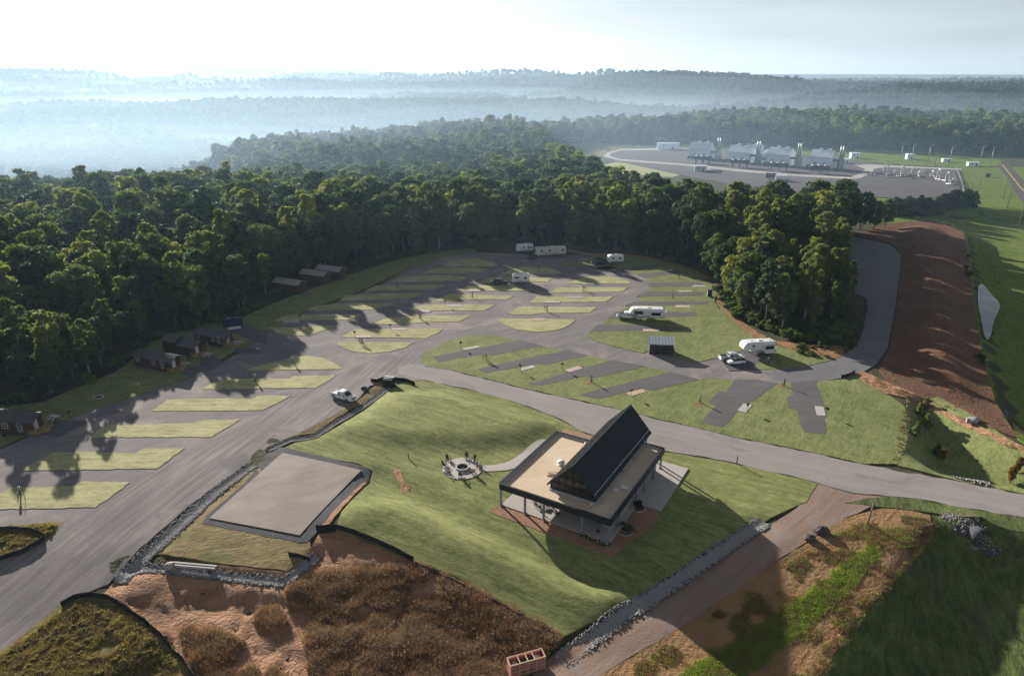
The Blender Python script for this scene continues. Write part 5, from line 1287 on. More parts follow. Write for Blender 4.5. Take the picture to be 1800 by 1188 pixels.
def trailer(px, rz, L, label, W=2.45, Hh=2.45, z0=.62, mat='trailer_white', front='rounded', fifth=False, wins=(), awn=False, slide=None, stripe='stripe_dark', dz=.1, name='travel_trailer', motor=False, face=-1, dark_front=False):
    """nose at +x; the seen long side is at local y = face * W / 2"""
    t = thing(name, label, 'motorhome' if motor else 'trailer', A(*px) + Vector((0, 0, dz)), rz)
    zt = z0 + Hh; h = L / 2
    if fifth:
        prof = [(-h, z0), (h * .42, z0), (h * .48, z0 + .85), (h * .96, z0 + .95), (h, z0 + 1.15), (h * .97, z0 + 1.7), (h * .84, zt + .10), (h * .5, zt + .22), (-h * .9, zt + .12), (-h, zt - .12)]
    elif front == 'rounded':
        prof = [(-h, z0 + .05), (h * .9, z0), (h, z0 + .25), (h * 1.0, z0 + 1.1), (h * .95, zt - .55), (h * .86, zt - .12), (h * .74, zt), (-h * .94, zt + .02), (-h, zt - .14)]
    else:
        prof = [(-h, z0), (h * .98, z0), (h, z0 + .3), (h, zt - .5), (h * .96, zt - .1), (h * .92, zt), (-h * .97, zt), (-h, zt - .1)]
    MB().prism(prof, -W / 2, W / 2).build('body', mat, t, bevel=.09)
    y = face * (W / 2 + .012)
    for x, w, z, hh in wins:
        o = MB().box((x, y, z0 + z), (w, .04, hh)).build('window', 'glass_dark', t)
        MB().box((x, y + face * .004, z0 + z - hh / 2 - .03), (w + .1, .06, .05)).build('frame', 'trailer_grey', o)
    d = MB(); d.box((-h * .25, -y, z0 + 1.0), (.75, .05, 1.9)); dd = d.build('door', 'trailer_grey', t); MB().box((-h * .25 + .28, -y * 1.02, z0 + 1.0), (.06, .06, .14)).build('handle', 'steel_dark', dd)
    MB().box((-h * .1, y, z0 + .26), (L * .8, .025, .16)).build('side_stripe', stripe, t)
    MB().add([(-h * .2, y, z0 + .42), (h * .55, y, z0 + 1.0), (h * .62, y, z0 + 1.12), (-h * .15, y, z0 + .56)], [(0, 1, 2, 3)]).build('swoosh_stripe', stripe, t).modifiers.new('thickness', 'SOLIDIFY').thickness = .02
    if slide:
        x, w, zc, hh = slide; s = MB(); s.box((x, face * (W / 2 + .32), z0 + zc), (w, .7, hh)); so = s.build('slide_out', mat, t, bevel=.04)
        MB().box((x, face * (W / 2 + .68), z0 + zc + .15), (w * .82, .04, hh * .5)).build('window', 'glass_dark', so)
        MB().box((x, face * (W / 2 + .676), z0 + zc + hh / 2 - .06), (w, .04, .12)).build('slide_trim', stripe, so)
    # roof gear
    a = MB(); a.box((-h * .1, 0, zt + .22), (1.0, .75, .28)); a.build('air_conditioner', 'trailer_white', t, bevel=.06)
    for x in (-h * .7, h * .4): MB().box((x, .3, zt + .14), (.42, .42, .16)).build('roof_vent', 'stripe_dark' if x > 0 else 'trailer_grey', t, bevel=.03)
    MB().box((h * .12, -.4, zt + .10), (1.1, .6, .05)).build('skylight', 'trailer_grey', t)
    if dark_front: MB().box((h * 1.0, 0, z0 + 1.0), (.10, W * .9, 1.3)).build('front_cap', 'stripe_dark', t, bevel=.03)
    ax = -h * .18
    for x in ((ax - .45, ax + .45) if not motor else (h * .62, -h * .45)):
        for s in (-1, 1): wheel(t, x, s * (W / 2 - .2), .36, .24)
    if not motor and not fifth:
        for s in (-1, 1): MB().bar((h * .95, s * .8, z0 - .05), (h + 1.15, 0, z0 - .1), .08, .1).build('hitch_bar', 'steel_dark', t)
        MB().tube([(h + .35, 0, z0), (h + .35, 0, z0 + .55)], .16, 10).build('gas_bottle', 'trailer_white', t); MB().tube([(h + 1.0, 0, .06), (h + 1.0, 0, z0)], .04, 8).build('jockey_leg', 'steel_dark', t)
    if fifth:
        for s in (-1, 1): MB().box((h * .36, s * .85, z0 / 2), (.1, .1, z0)).build('landing_leg', 'steel_dark', t)
        MB().tube([(h * .78, 0, z0 + .9), (h * .78, 0, 1.15)], .08, 8).build('king_pin', 'steel_dark', t)
    MB().box((-h - .06, 0, z0 + .05), (.14, W * .95, .16)).build('rear_bumper', 'steel_dark', t)
    for s in (-1, 1): MB().box((-h - .02, s * W * .4, z0 + .5), (.05, .14, .25)).build('tail_light', 'tail_lens', t)
    if motor:
        MB().box((h * 1.005, 0, zt - .95), (.05, W * .86, .95)).build('windscreen', 'glass_dark', t)
        for s in (-1, 1):
            MB().box((h * 1.01, s * .9, z0 + .35), (.06, .35, .18)).build('headlight', 'light_lens', t); MB().box((h * .98, s * (W / 2 + .18), zt - .9), (.12, .2, .4)).build('mirror', 'black_plastic', t)
        for x in (-h * .25, h * .35): MB().box((x, y, z0 + .95), (.08, .03, 1.8)).build('panel_seam', stripe, t)
    if awn:
        q = [(-h * .55, -y, zt - .25), (h * .35, -y, zt - .25), (h * .35, -y - face * 2.3, zt - .75), (-h * .55, -y - face * 2.3, zt - .75)]
        o = MB().quad(*q).build('awning', 'stripe_dark', t); o.modifiers.new('thickness', 'SOLIDIFY').thickness = .04
        for x in (-h * .55, h * .35): MB().bar((x, -y - face * 2.3, zt - .75), (x, -y, z0 + .3), .05).build('awning_arm', 'steel', o)
    return t

# bearings follow the sites
pickup((604, 701), R(-30), 'white_paint', 'white pickup parked alone on the entry road', bed='white_paint')
pickup((1102, 560), R(172), 'white_paint', 'white pickup with dark hood hitched to the long white rig', hood='stripe_dark', cover=True, dz=.11)
trailer((1136, 561), R(176), 9.4, 'long white rig with two big black windows and slide-out', fifth=True, wins=((2.3, 2.4, 1.55, .85),), slide=(-2.3, 3.0, 1.2, 1.5), face=1, name='fifth_wheel_trailer', dz=.11)
pickup((1285, 633), R(8), 'silver_paint', 'silver pickup with black open bed before the rounded trailer', bed='black_plastic', dz=.11)
trailer((1329, 621), R(190), 8.2, 'rounded white trailer with blue-grey swooshes by the grove', fifth=True, wins=((1.6, .5, 1.75, .55),), awn=True, face=1, name='fifth_wheel_trailer', slide=(-2.2, 2.6, 1.15, 1.55), dz=.11)
pickup((877, 500), R(178), 'green_paint', 'dark green pickup parked on the gravel next to its trailer', dz=.02)
trailer((915, 498), R(180), 5.6, 'short white trailer with dark lower front behind the green pickup', wins=((1.2, 1.6, 1.6, .5), (-1.5, .7, 1.45, .55)), Hh=2.6, face=1, dark_front=True, dz=.02)
trailer((922, 443), R(188), 6.4, 'white trailer with three windows at the forest edge', wins=((.4, .6, 1.4, .6), (-1.4, .9, 1.4, .55), (-2.5, .6, 1.4, .6)), face=1, dz=.03)
trailer((967, 450), R(192), 11.6, 'long cream motorhome with dark vertical seams at the forest edge', mat='trailer_cream', front='flat', motor=True, wins=((3.6, .8, 1.7, .6), (.5, 1.0, 1.7, .6), (-4.6, .8, 1.7, .6)), face=1, name='motorhome', Hh=2.8, dz=.03)
pickup((1053, 464), R(188), 'dark_paint', 'dark pickup with pale cab roof beside the small white trailer', dz=.11)
trailer((1081, 463), R(186), 5.6, 'small rounded white trailer with two dark windows', wins=((1.0, .7, 1.45, .55), (-1.4, .9, 1.45, .55)), face=1, dz=.11)

def small_car(px, rz, paint, label, top='black_plastic', dz=.02, topmat=None):
    t = thing('car', label, 'car', A(*px) + Vector((0, 0, dz)), rz)
    loft([(-2.1, .80, .78, .45, .95), (-1.8, .88, .84, .35, 1.0), (0, .90, .86, .33, 1.0), (1.0, .90, .84, .33, .98), (1.9, .86, .76, .36, .86), (2.15, .76, .62, .45, .72)]).build('body', paint, t, bevel=.05)
    loft([(-1.95, .80, .70, .96, 1.15), (-1.5, .80, .62, .96, 1.58), (-.2, .80, .62, .96, 1.62), (.35, .80, .64, .96, 1.52), (1.05, .80, .74, .95, 1.0)]).build('cabin_top', topmat or paint, t, bevel=.03)
    o = MB().quad((1.06, -.68, 1.03), (1.06, .68, 1.03), (.46, .56, 1.50), (.46, -.56, 1.50)).build('windscreen', 'glass_dark', t); o.modifiers.new('thickness', 'SOLIDIFY').thickness = .03
    for s in (-1, 1):
        o = MB().quad((-1.3, s * .815, 1.05), (.8, s * .815, 1.05), (.3, s * .68, 1.50), (-1.2, s * .68, 1.50)).build('side_window', 'glass_dark', t); o.modifiers.new('thickness', 'SOLIDIFY').thickness = .03
        MB().box((2.08, s * .52, .74), (.12, .3, .13)).build('headlight', 'light_lens', t); MB().box((-2.1, s * .6, .82), (.08, .26, .14)).build('tail_light', 'tail_lens', t)
        MB().box((.85, s * .95, 1.03), (.13, .14, .11)).build('mirror', 'black_plastic', t)
        for x in (1.3, -1.3): wheel(t, x, s * .78, .33, .22)
    MB().box((2.14, 0, .5), (.12, 1.4, .18)).build('bumper', 'black_plastic', t, bevel=.03)
    return t
small_car((1293, 640), R(190), 'white_paint', 'small white car with black rear top beside the silver pickup', topmat='black_plastic', dz=.11)
small_car((935, 455), R(200), 'dark_paint', 'dark car parked in front of the cream motorhome', dz=.03)

def cargo_trailer():
    t = thing('cargo_trailer', 'dark blue cargo trailer with two white roof vents by the cabin road', 'trailer', A(410, 574) + Vector((0, 0, .05)), R(24))
    MB().prism([(-2.4, .5), (2.2, .5), (2.6, 1.0), (2.5, 2.1), (2.2, 2.4), (-2.4, 2.4)], -1.05, 1.05).build('body', 'blue_paint', t, bevel=.06)
    for x in (-.9, 1.2): MB().box((x, -.2, 2.47), (.4, .4, .14)).build('roof_vent', 'white_paint', t, bevel=.03)
    MB().box((.2, -1.75, .14), (3.2, 1.0, .08), rx=.25).build('ramp_door', 'trailer_white', t)
    MB().box((-2.42, 0, 1.4), (.05, 1.7, 1.6)).build('rear_door', 'stripe_dark', t); MB().bar((2.5, 0, .48), (3.5, 0, .46), .09).build('hitch_bar', 'steel_dark', t)
    for x in (-.5, .3):
        for s in (-1, 1): wheel(t, x, s * .95, .33, .2)
cargo_trailer()

# ------------------------------------------------------------------ the walker and the dark bin
def walker():
    p = A(1250.5, 530); h = 1.74
    t = thing('person', 'person in pale trousers and dark top standing beside the dark bin shelter', 'person', p + Vector((0, 0, .07)), R(40))
    J = dict(pel=(0, 0, .93), ch=(0, -.01, 1.25), nk=(0, 0, 1.47), hd=(0, .02, 1.56), ht=(0, .02, 1.68), lsh=(-.18, 0, 1.40), lel=(-.25, .02, 1.12), lwr=(-.24, .12, .88), rsh=(.18, 0, 1.40), rel=(.25, -.02, 1.12), rwr=(.26, .06, .86),
             lhp=(-.09, 0, .88), lkn=(-.10, .10, .48), lan=(-.10, .04, .07), lto=(-.10, .2, .03), rhp=(.09, 0, .88), rkn=(.10, -.02, .47), ran=(.10, -.14, .08), rto=(.10, .02, .03))
    E = [('pel', 'ch'), ('ch', 'nk'), ('nk', 'hd'), ('hd', 'ht'), ('ch', 'lsh'), ('lsh', 'lel'), ('lel', 'lwr'), ('ch', 'rsh'), ('rsh', 'rel'), ('rel', 'rwr'), ('pel', 'lhp'), ('lhp', 'lkn'), ('lkn', 'lan'), ('lan', 'lto'), ('pel', 'rhp'), ('rhp', 'rkn'), ('rkn', 'ran'), ('ran', 'rto')]
    Rr = dict(pel=.15, ch=.16, nk=.06, hd=.095, ht=.08, lsh=.075, rsh=.075, lel=.05, rel=.05, lwr=.038, rwr=.038, lhp=.095, rhp=.095, lkn=.065, rkn=.065, lan=.045, ran=.045, lto=.04, rto=.04)
    ks = list(J); me = bpy.data.meshes.new('body'); me.from_pydata([J[k] for k in ks], [(ks.index(a), ks.index(b)) for a, b in E], [])
    for m_ in ('skin', 'cloth_pale', 'cloth_dark', 'hair'): me.materials.append(MATS[m_])
    o = bpy.data.objects.new('body', me); COL.objects.link(o)
    sk = o.modifiers.new('skin', 'SKIN'); sk.use_smooth_shade = True; sb = o.modifiers.new('sub', 'SUBSURF'); sb.levels = 1; sb.render_levels = 1
    for k, v in zip(ks, me.skin_vertices[0].data): v.radius = (Rr[k], Rr[k] * .85); v.use_root = (k == 'pel')
    dg = bpy.context.evaluated_depsgraph_get(); em = bpy.data.meshes.new_from_object(o.evaluated_get(dg)); bpy.data.objects.remove(o)
    for m_ in ('skin', 'cloth_pale', 'cloth_dark', 'hair'):
        if MATS[m_].name not in [q.name for q in em.materials if q]: em.materials.append(MATS[m_])
    nm = [q.name if q else '' for q in em.materials]
    for f in em.polygons:
        z = f.center.z; x = abs(f.center.x)
        k = 'cloth_dark' if (.92 < z < 1.46) else ('cloth_pale' if (.08 < z <= .92 and x < .19) else 'skin')
        if z > 1.62 or (z > 1.54 and f.center.y < 0): k = 'hair'
        f.material_index = nm.index(k)
    b = bpy.data.objects.new('body', em); COL.objects.link(b); b.parent = t
    q = A(1247, 521); c = thing('bin_shelter', 'dark upright bin shelter on the lawn at the grove edge', 'bin', q + Vector((0, 0, .07)), R(-6))
    MB().box((0, 0, 1.0), (1.25, .9, 2.0)).build('body', 'black_plastic', c, bevel=.06); MB().box((0, 0, 2.05), (1.4, 1.05, .12)).build('lid', 'steel_dark', c, bevel=.03); MB().box((-.68, -.1, .9), (.08, .6, 1.5)).build('side_panel', 'pav_flashing', c)
walker()
# ------------------------------------------------------------------ compressor station
def hall(pxl, pxr, label, depth=13.0, eave=8.5, rise=4.2):
    a = A(*pxl); b = A(*pxr); d = b - a; L = Vector((d.x, d.y, 0)).length; rz = math.atan2(d.y, d.x)
    t = thing('compressor_hall', label, 'hall', (a.x, a.y, min(a.z, b.z)), rz)
    MB().box((L / 2, depth / 2, eave / 2), (L, depth, eave)).build('wall', 'station_white', t)
    n = int(L / 1.6)
    for k in range(n + 1): MB().box((L * k / n, -.06, eave / 2), (.22, .12, eave)).build('wall_rib', 'station_white', t)
    for x in (0, L): MB().add([(x, 0, eave), (x, depth, eave), (x, depth / 2, eave + rise)], [(0, 1, 2)]).build('gable', 'station_white', t)
    for s in (0, 1):
        y0 = -.6 if s == 0 else depth + .6
        zl = eave - .6 * rise / (depth / 2)
        q = [Vector((-.4, y0, zl)), Vector((L + .4, y0, zl)), Vector((L + .4, depth / 2, eave + rise)), Vector((-.4, depth / 2, eave + rise))]
        m = MB(); lo = [v - Vector((0, 0, .2)) for v in q]; m.add(q + lo, [(0, 1, 2, 3), (7, 6, 5, 4), (0, 4, 5, 1), (1, 5, 6, 2), (2, 6, 7, 3), (3, 7, 4, 0)]); r = m.build('roof', 'station_roof', t)
        for k in range(9): MB().bar(q[0].lerp(q[1], k / 8) + Vector((0, 0, .08)), q[3].lerp(q[2], k / 8) + Vector((0, 0, .08)), .2, .12).build('roof_rib', 'station_roof', r)
    for x in (L * .36, L * .78): MB().box((x, depth / 2, eave + rise + .5), (2.0, 1.6, 1.1)).build('roof_ventilator', 'station_white', t)
    MB().box((L / 2, -.8, 1.1), (L + 2, 1.4, 2.2)).build('louvre_plinth', 'steel_dark', t)
    for x in (L * .3, L * .72): MB().box((x, -.1, 3.4), (1.8, .16, 2.2)).build('door', 'tin_roof', t)
    for k in range(7): MB().box((L * (k + .5) / 7, -1.62, 1.1), (1.6, .2, 1.5)).build('louvre', 'steel', t)
hall((1211, 279), (1246, 281), 'white compressor hall nearest the meadow'); hall((1277, 285), (1315, 288), 'white compressor hall, second from the meadow'); hall((1346, 290), (1384, 293), 'white compressor hall, third from the meadow'); hall((1420, 295), (1457, 298), 'white compressor hall nearest the pipe yard')
hall((1318, 276), (1337, 277), 'smaller white hall behind the second compressor hall', 9, 7, 2.6); hall((1340, 281), (1352, 282), 'small white hall behind the third compressor hall', 8, 5, 2)
def flat_box(px, L, W, h, rz, label, mat='station_white', name='equipment_building', roof='station_roof'):
    t = thing(name, label, 'building', A(*px), rz)
    MB().box((0, 0, h / 2), (L, W, h)).build('wall', mat, t); MB().box((0, 0, h + .12), (L + .5, W + .5, .24)).build('roof', roof, t)
    MB().box((L * .2, -W / 2 - .03, 1.05), (1.0, .08, 2.1)).build('door', 'steel_dark', t); MB().box((-L * .2, -W / 2 - .03, h * .6), (1.4, .08, .9)).build('window', 'glass_dark', t)
flat_box((1174, 262), 20, 7, 5.0, R(-10), 'long low white building at the meadow end of the yard'); flat_box((1231, 301), 8, 4, 3.6, R(-12), 'grey site office by the yard road', 'tin_roof'); flat_box((1484, 287), 7, 4, 3.2, R(-10), 'small white building between the halls and the pipe yard')
flat_box((1502, 278), 7, 5, 4, R(-8), 'small white building behind the pipe yard, first'); flat_box((1598, 280), 5, 4, 4, R(-8), 'small white building behind the pipe yard, last'); flat_box((1710, 292), 8, 3, 2.6, R(-8), 'low pale equipment cabin near the far road'); flat_box((1663, 285), 6, 3, 2.4, R(-8), 'low pale equipment cabin behind the yard corner')
def stack(px, h, label):
    t = thing('exhaust_stack', label, 'stack', A(*px))
    for s in (-.9, .9):
        MB().tube([(s, 0, 0), (s, 0, h - 3), (s, 0, h)], [.75, .7, .7], 12).build('flue', 'steel', t); MB().tube([(s, 0, h - 3.4), (s, 0, h - 3.0)], .85, 12).build('collar', 'pipe_white', t)
    MB().box((0, 0, 3.5), (4, 3, 7)).build('silencer', 'steel', t); MB().tube([(0, 0, 6), (-6, 1, 6)], .9, 10).build('duct', 'steel', t)
stack((1262, 281), 17, 'twin grey exhaust stacks beside the first hall'); stack((1331, 288), 17, 'twin grey exhaust stacks beside the second hall'); stack((1402, 293), 17, 'twin grey exhaust stacks beside the third hall'); stack((1476, 297), 16, 'twin grey exhaust stacks beside the last hall')
def cooler(px, rz, label):
    t = thing('gas_cooler', label, 'cooler', A(*px), rz)
    MB().box((0, 0, 4.2), (13, 6, 1.6)).build('fan_deck', 'steel_dark', t)
    for x in (-5, 0, 5):
        for y in (-2.4, 2.4): MB().box((x, y, 1.7), (.5, .5, 3.4)).build('leg', 'steel_dark', t)
    for x in (-4, 0, 4): MB().lathe([(1.7, 0), (1.6, .8), (1.5, .8), (.2, .5)], 12, (x, 0, 5.0)).build('fan_ring', 'steel', t)
for k, (u, v) in enumerate(((1300, 294), (1368, 300), (1440, 305), (1235, 287))): cooler((u, v), R(-22), 'dark elevated gas cooler before the ' + ('second', 'third', 'last', 'first')[k] + ' hall')
def valve_set(px, label, h=3.0, k=0):
    t = thing('pipe_riser', label, 'pipes', A(*px), .3 * k)
    MB().tube([(0, 0, -.2), (0, 0, h * .7), (.5, 0, h), (1.8, 0, h)], .38, 10).build('riser', 'pipe_white', t); MB().tube([(1.8, 0, h), (2.4, 0, h * .8), (2.4, 0, -.2)], .38, 10).build('return_bend', 'pipe_white', t)
    MB().lathe([(.55, 0), (.55, .5), (.3, .6)], 10, (0, 0, h * .35)).build('valve', 'steel', t); MB().tube([(-5, .5, .9), (5, -.5, .9)], .3, 8).build('header_pipe', 'steel', t)
    for x in (-4, 4): MB().box((x, 0, .4), (.4, .8, .9)).build('support', 'concrete', t)
for k, (u, v, h) in enumerate(((1553, 304, 6), (1572, 307, 3), (1583, 310, 7), (1602, 308, 5), (1615, 311, 3.5), (1640, 312, 4), (1651, 318, 7), (1668, 321, 6), (1678, 327, 4), (1590, 313, 3), (1537, 309, 2.6), (1625, 306, 3), (1560, 312, 2.5))):
    valve_set((u, v), 'white pipe riser in the fenced pipe yard', h, k); bpy.context.scene.collection.objects[-1]
for o in COL.objects:
    if o.name.startswith('pipe_riser') and o.parent is None: o['group'] = 'pipe risers of the yard'
def pole(px, h, label, arm=False, lamp=False, mat='pole_wood'):
    t = thing('utility_pole' if not lamp else 'lamp_post', label, 'pole', A(*px))
    MB().tube([(0, 0, -.5), (0, 0, h)], [.19, .12], 8).build('pole', mat, t)
    if arm:
        MB().box((0, 0, h - .7), (2.2, .14, .16)).build('crossarm', mat, t)
        for x in (-1, 0, 1): MB().lathe([(.06, 0), (.09, .12), (.04, .26)], 8, (x, 0, h - .6)).build('insulator', 'pipe_white', t)
    if lamp:
        MB().bar((0, 0, h), (1.3, 0, h + .15), .08).build('lamp_arm', mat, t); MB().box((1.4, 0, h + .12), (.7, .3, .16)).build('lamp_head', 'pipe_white', t)
pole((1770, 366), 14, 'utility pole in the field, second from the frame edge', True); pole((1790, 401), 14, 'utility pole in the field nearest the frame edge', True); pole((1763, 350), 13, 'utility pole in the field beside the far road', True); pole((1643, 292), 13, 'leaning pole behind the pipe yard', False); pole((1718, 343), 10, 'thin pole at the corner of the evergreen screen')
for k, (u, v) in enumerate(((1583, 281), (1602, 282), (1722, 290), (1740, 293), (1668, 290), (1630, 289))): pole((u, v), 12 if k < 2 else 14, 'slender lamp post ' + ('behind the pipe yard, first', 'behind the pipe yard, second', 'near the far road, first', 'near the far road, second', 'at the yard corner', 'at the yard rear fence')[k], False, True, 'steel')
def yard_truck(px, rz, lab, mat):
    t = thing('box_truck', lab, 'truck', A(*px), rz)
    MB().box((-1, 0, 2.0), (6.5, 2.4, 2.7)).build('cargo_box', mat, t); loft([(2.4, 1.1, 1.0, .6, 2.2), (3.2, 1.1, .95, .6, 2.1), (4.2, 1.05, .95, .6, 1.4)]).build('cab', 'white_paint', t); MB().box((3.4, 0, 1.75), (.7, 2.0, .5)).build('windscreen', 'glass_dark', t)
    for x in (-3, 3):
        for s in (-1, 1): wheel(t, x, s * 1.0, .5, .3)
yard_truck((1375, 318), R(-18), 'white box truck on the gravel before the halls', 'station_roof'); yard_truck((1357, 314), R(-14), 'dark flatbed truck beside the white box truck', 'steel_dark')
def pipe_pile(px, lab):
    t = thing('pipe_rack', lab, 'pipes', A(*px), R(-30))
    for k in range(6): MB().tube([(-5, k * 1.0, .6), (5, k * 1.0, .6)], .42, 8).build('pipe', 'steel', t)
    for x in (-4, 4): MB().box((x, 2.5, .1), (.3, 6, .25)).build('sleeper', 'raw_wood', t)
pipe_pile((1252, 302), 'row of long pipes beside the grey site office')
def station_fence(px, lab):
    pts = plan(px); o0 = pts[0]; z0 = H(*o0); t = thing('chain_fence', lab, 'fence', (o0[0], o0[1], z0))
    for a, b in zip(pts[:-1], pts[1:]):
        L = math.dist(a, b); n = max(1, int(L / 6))
        for k in range(n + 1):
            x = a[0] + (b[0] - a[0]) * k / n; y = a[1] + (b[1] - a[1]) * k / n; MB().box((x - o0[0], y - o0[1], H(x, y) - z0 + 1.1), (.12, .12, 2.3)).build('fence_post', 'steel', t)
        for zz_ in (.4, 1.2, 2.1): MB().bar((a[0] - o0[0], a[1] - o0[1], H(*a) - z0 + zz_), (b[0] - o0[0], b[1] - o0[1], H(*b) - z0 + zz_), .06, .06).build('wire_rail', 'steel', t)
station_fence([(1500, 284), (1600, 291), (1678, 297)], 'wire fence along the rear of the pipe yard'); station_fence([(1680, 298), (1690, 322), (1694, 346)], 'wire fence along the field side of the pipe yard'); station_fence([(1068, 266), (1110, 260), (1200, 258)], 'wire fence at the meadow end of the yard')
flat_box((1734, 311), 3, 2, 2, 0, 'small dark hut in the field by the far road', 'shed_siding', 'field_hut', 'steel_dark')
# ------------------------------------------------------------------ woods
def tree_parts(seed, kind, h, leafs=1.0, lsize=1.0):
    """(crown verts, faces, trunk MB) of one tree with its foot at the origin"""
    rs = np.random.RandomState(seed)
    T = MB()
    cw, cb, n = {'oak': (h * 0.27, h * 0.15, 44), 'poplar': (h * 0.165, h * 0.18, 42), 'pine': (h * 0.17, h * 0.40, 26), 'cedar': (h * 0.30, h * 0.0, 30)}[kind]
    lean = rs.normal(size=2) * h * 0.02
    tp = [(0, 0, -0.4), (lean[0] * .3, lean[1] * .3, h * .3), (lean[0] * .7, lean[1] * .7, h * .6), (lean[0], lean[1], h * .92)]
    r0 = h * 0.014 + 0.05
    T.tube(tp, [r0 * 1.25, r0 * 0.85, r0 * 0.5, r0 * 0.12], 6)
    cs = []; rr = []
    zc, zr = (cb + h) / 2, (h - cb) / 2
    lob = [(rs.uniform(0, 6.28), rs.uniform(-.6, .9), rs.uniform(.10, .26)) for _ in range(5)]   # bulges in the outline
    for k in range(n):
        t = 1 - 2 * (k + 0.5) / n                     # +1 top ... -1 foot of the crown
        a = k * 2.399 + rs.uniform(-.35, .35)
        if kind in ('oak', 'poplar'):
            rad = math.sqrt(max(0, 1 - t * t)) ** (0.85 if kind == 'oak' else 0.8)
            if t < -0.6: rad *= 0.8
            z = zc + zr * t * 0.92
        else:
            g = (t + 1) / 2; rad = (1 - g) ** 0.7 + 0.05; z = cb + (h - cb) * g * .97
        q = 1.0 + sum(w * math.cos(a - la) * max(0, 1 - abs(t - lt) * 1.4) for la, lt, w in lob)
        f = rs.uniform(0.62, 0.9) * q
        if rs.random() < 0.14: f *= 0.5               # dents
        d = cw * rad * f
        c = (lean[0] * z / h + math.cos(a) * d, lean[1] * z / h + math.sin(a) * d, z + rs.uniform(-.04, .06) * h * (1 if t < .9 else 0))
        r = cw * rs.uniform(0.24, 0.42) * (1.0 if kind in ('oak', 'poplar') else (0.55 + 0.6 * rad))
        cs.append(c); rr.append(r)
        if k % 2 == 0:
            zt = max(cb * 0.7, z - d * rs.uniform(0.5, 1.0)); zt = min(zt, h * .85)
            T.tube([(lean[0] * zt / h, lean[1] * zt / h, zt), ((lean[0] * zt / h + c[0]) / 2, (lean[1] * zt / h + c[1]) / 2, (zt + c[2]) / 2 - .1), c], [r0 * .38, r0 * .22, r0 * .08], 4, cap=False)
    nl = [max(8, int(leafs * 120 * (r / (0.33 * cw)) ** 1.7)) for r in rr]
    V, F = leaf_cloud(rs, cs, rr, nl, (0.24 if kind != 'oak' else 0.27) * lsize, 1.0)
    return V, F, T

SPECIES = []      # (kind, height, leaf material, bark, mean)
for sd_, kind, hh, lm, bk in ((1, 'oak', 14.5, 'leaf_oak', 'bark'), (2, 'oak', 16, 'leaf_oak', 'bark'), (3, 'oak', 13, 'leaf_oak', 'bark_pale'), (9, 'oak', 15, 'leaf_poplar', 'bark'),
                              (4, 'poplar', 18, 'leaf_poplar', 'bark_pale'), (5, 'poplar', 16.5, 'leaf_poplar', 'bark_pale'), (6, 'poplar', 15.5, 'leaf_oak', 'bark_pale'),
                              (7, 'pine', 17, 'leaf_pine', 'bark'), (8, 'pine', 15, 'leaf_pine', 'bark')):
    V, F, T = tree_parts(sd_, kind, hh)
    cm = quads_mesh('crown_%s_%d' % (kind, sd_), V, F, lm)
    tm = T.mesh('trunk_%s_%d' % (kind, sd_), bk)
    V2, F2, T2 = tree_parts(sd_, kind, hh, 0.5, 1.4)
    jm = quads_mesh('tree_%s_%d' % (kind, sd_), V2, F2, lm, T2, bk)
    SPECIES.append((kind, hh, cm, tm, jm))

def far_clump(seed, n):
    """a far tree or two: coarse leaf clumps"""
    rs = np.random.RandomState(seed); cs = []; rr = []
    for k in range(n):
        a = rs.uniform(0, 6.28); d = rs.uniform(0, 3.2)
        cs.append((math.cos(a) * d, math.sin(a) * d, rs.uniform(5.5, 13.5) * (1 - d * 0.06))); rr.append(rs.uniform(1.8, 3.0))
    V, F = leaf_cloud(rs, cs, rr, [34] * n, 0.95, 0.85)
    T = MB(); T.tube([(0, 0, -1), (0, 0, 9)], [0.35, 0.15], 5, cap=False)
    return quads_mesh('far_tree_%d' % seed, V, F, 'leaf_far', T, 'bark')
FAR = [far_clump(50 + k, 8 + k % 3) for k in range(5)]

# where the woods stand
CLEAR1 = plan([(-250, 720), (0, 703), (80, 698), (200, 648), (268, 594), (330, 574), (430, 552), (470, 520), (520, 492), (560, 476), (600, 466), (640, 462), (700, 450), (780, 440), (850, 430), (900, 425), (1000, 429), (1100, 443), (1180, 458), (1243, 486), (1268, 512), (1300, 545), (1332, 572), (1362, 584), (1420, 584), (1470, 565), (1495, 530), (1484, 500), (1478, 470), (1448, 408)]) + [(128, 264), (142, 284), (176, 306), (330, 330), (900, 380), (900, -100), (-400, -100)]
CLEAR2 = [(34, 640), (30, 520), (42, 430), (58, 352), (80, 308), (134, 300), (168, 304), (330, 320), (900, 360), (1000, 590), (480, 600), (330, 640), (150, 720), (60, 700)]
rsT = np.random.RandomState(21)
def poisson_grid(x0, x1, y0, y1, sp, jit=0.42):
    gx, gy = np.meshgrid(np.arange(x0, x1, sp), np.arange(y0, y1, sp * 0.87))
    gx = gx + (np.arange(gx.shape[0]) % 2)[:, None] * sp / 2
    gx = gx + rsT.uniform(-jit, jit, gx.shape) * sp; gy = gy + rsT.uniform(-jit, jit, gy.shape) * sp
    return gx.ravel(), gy.ravel()

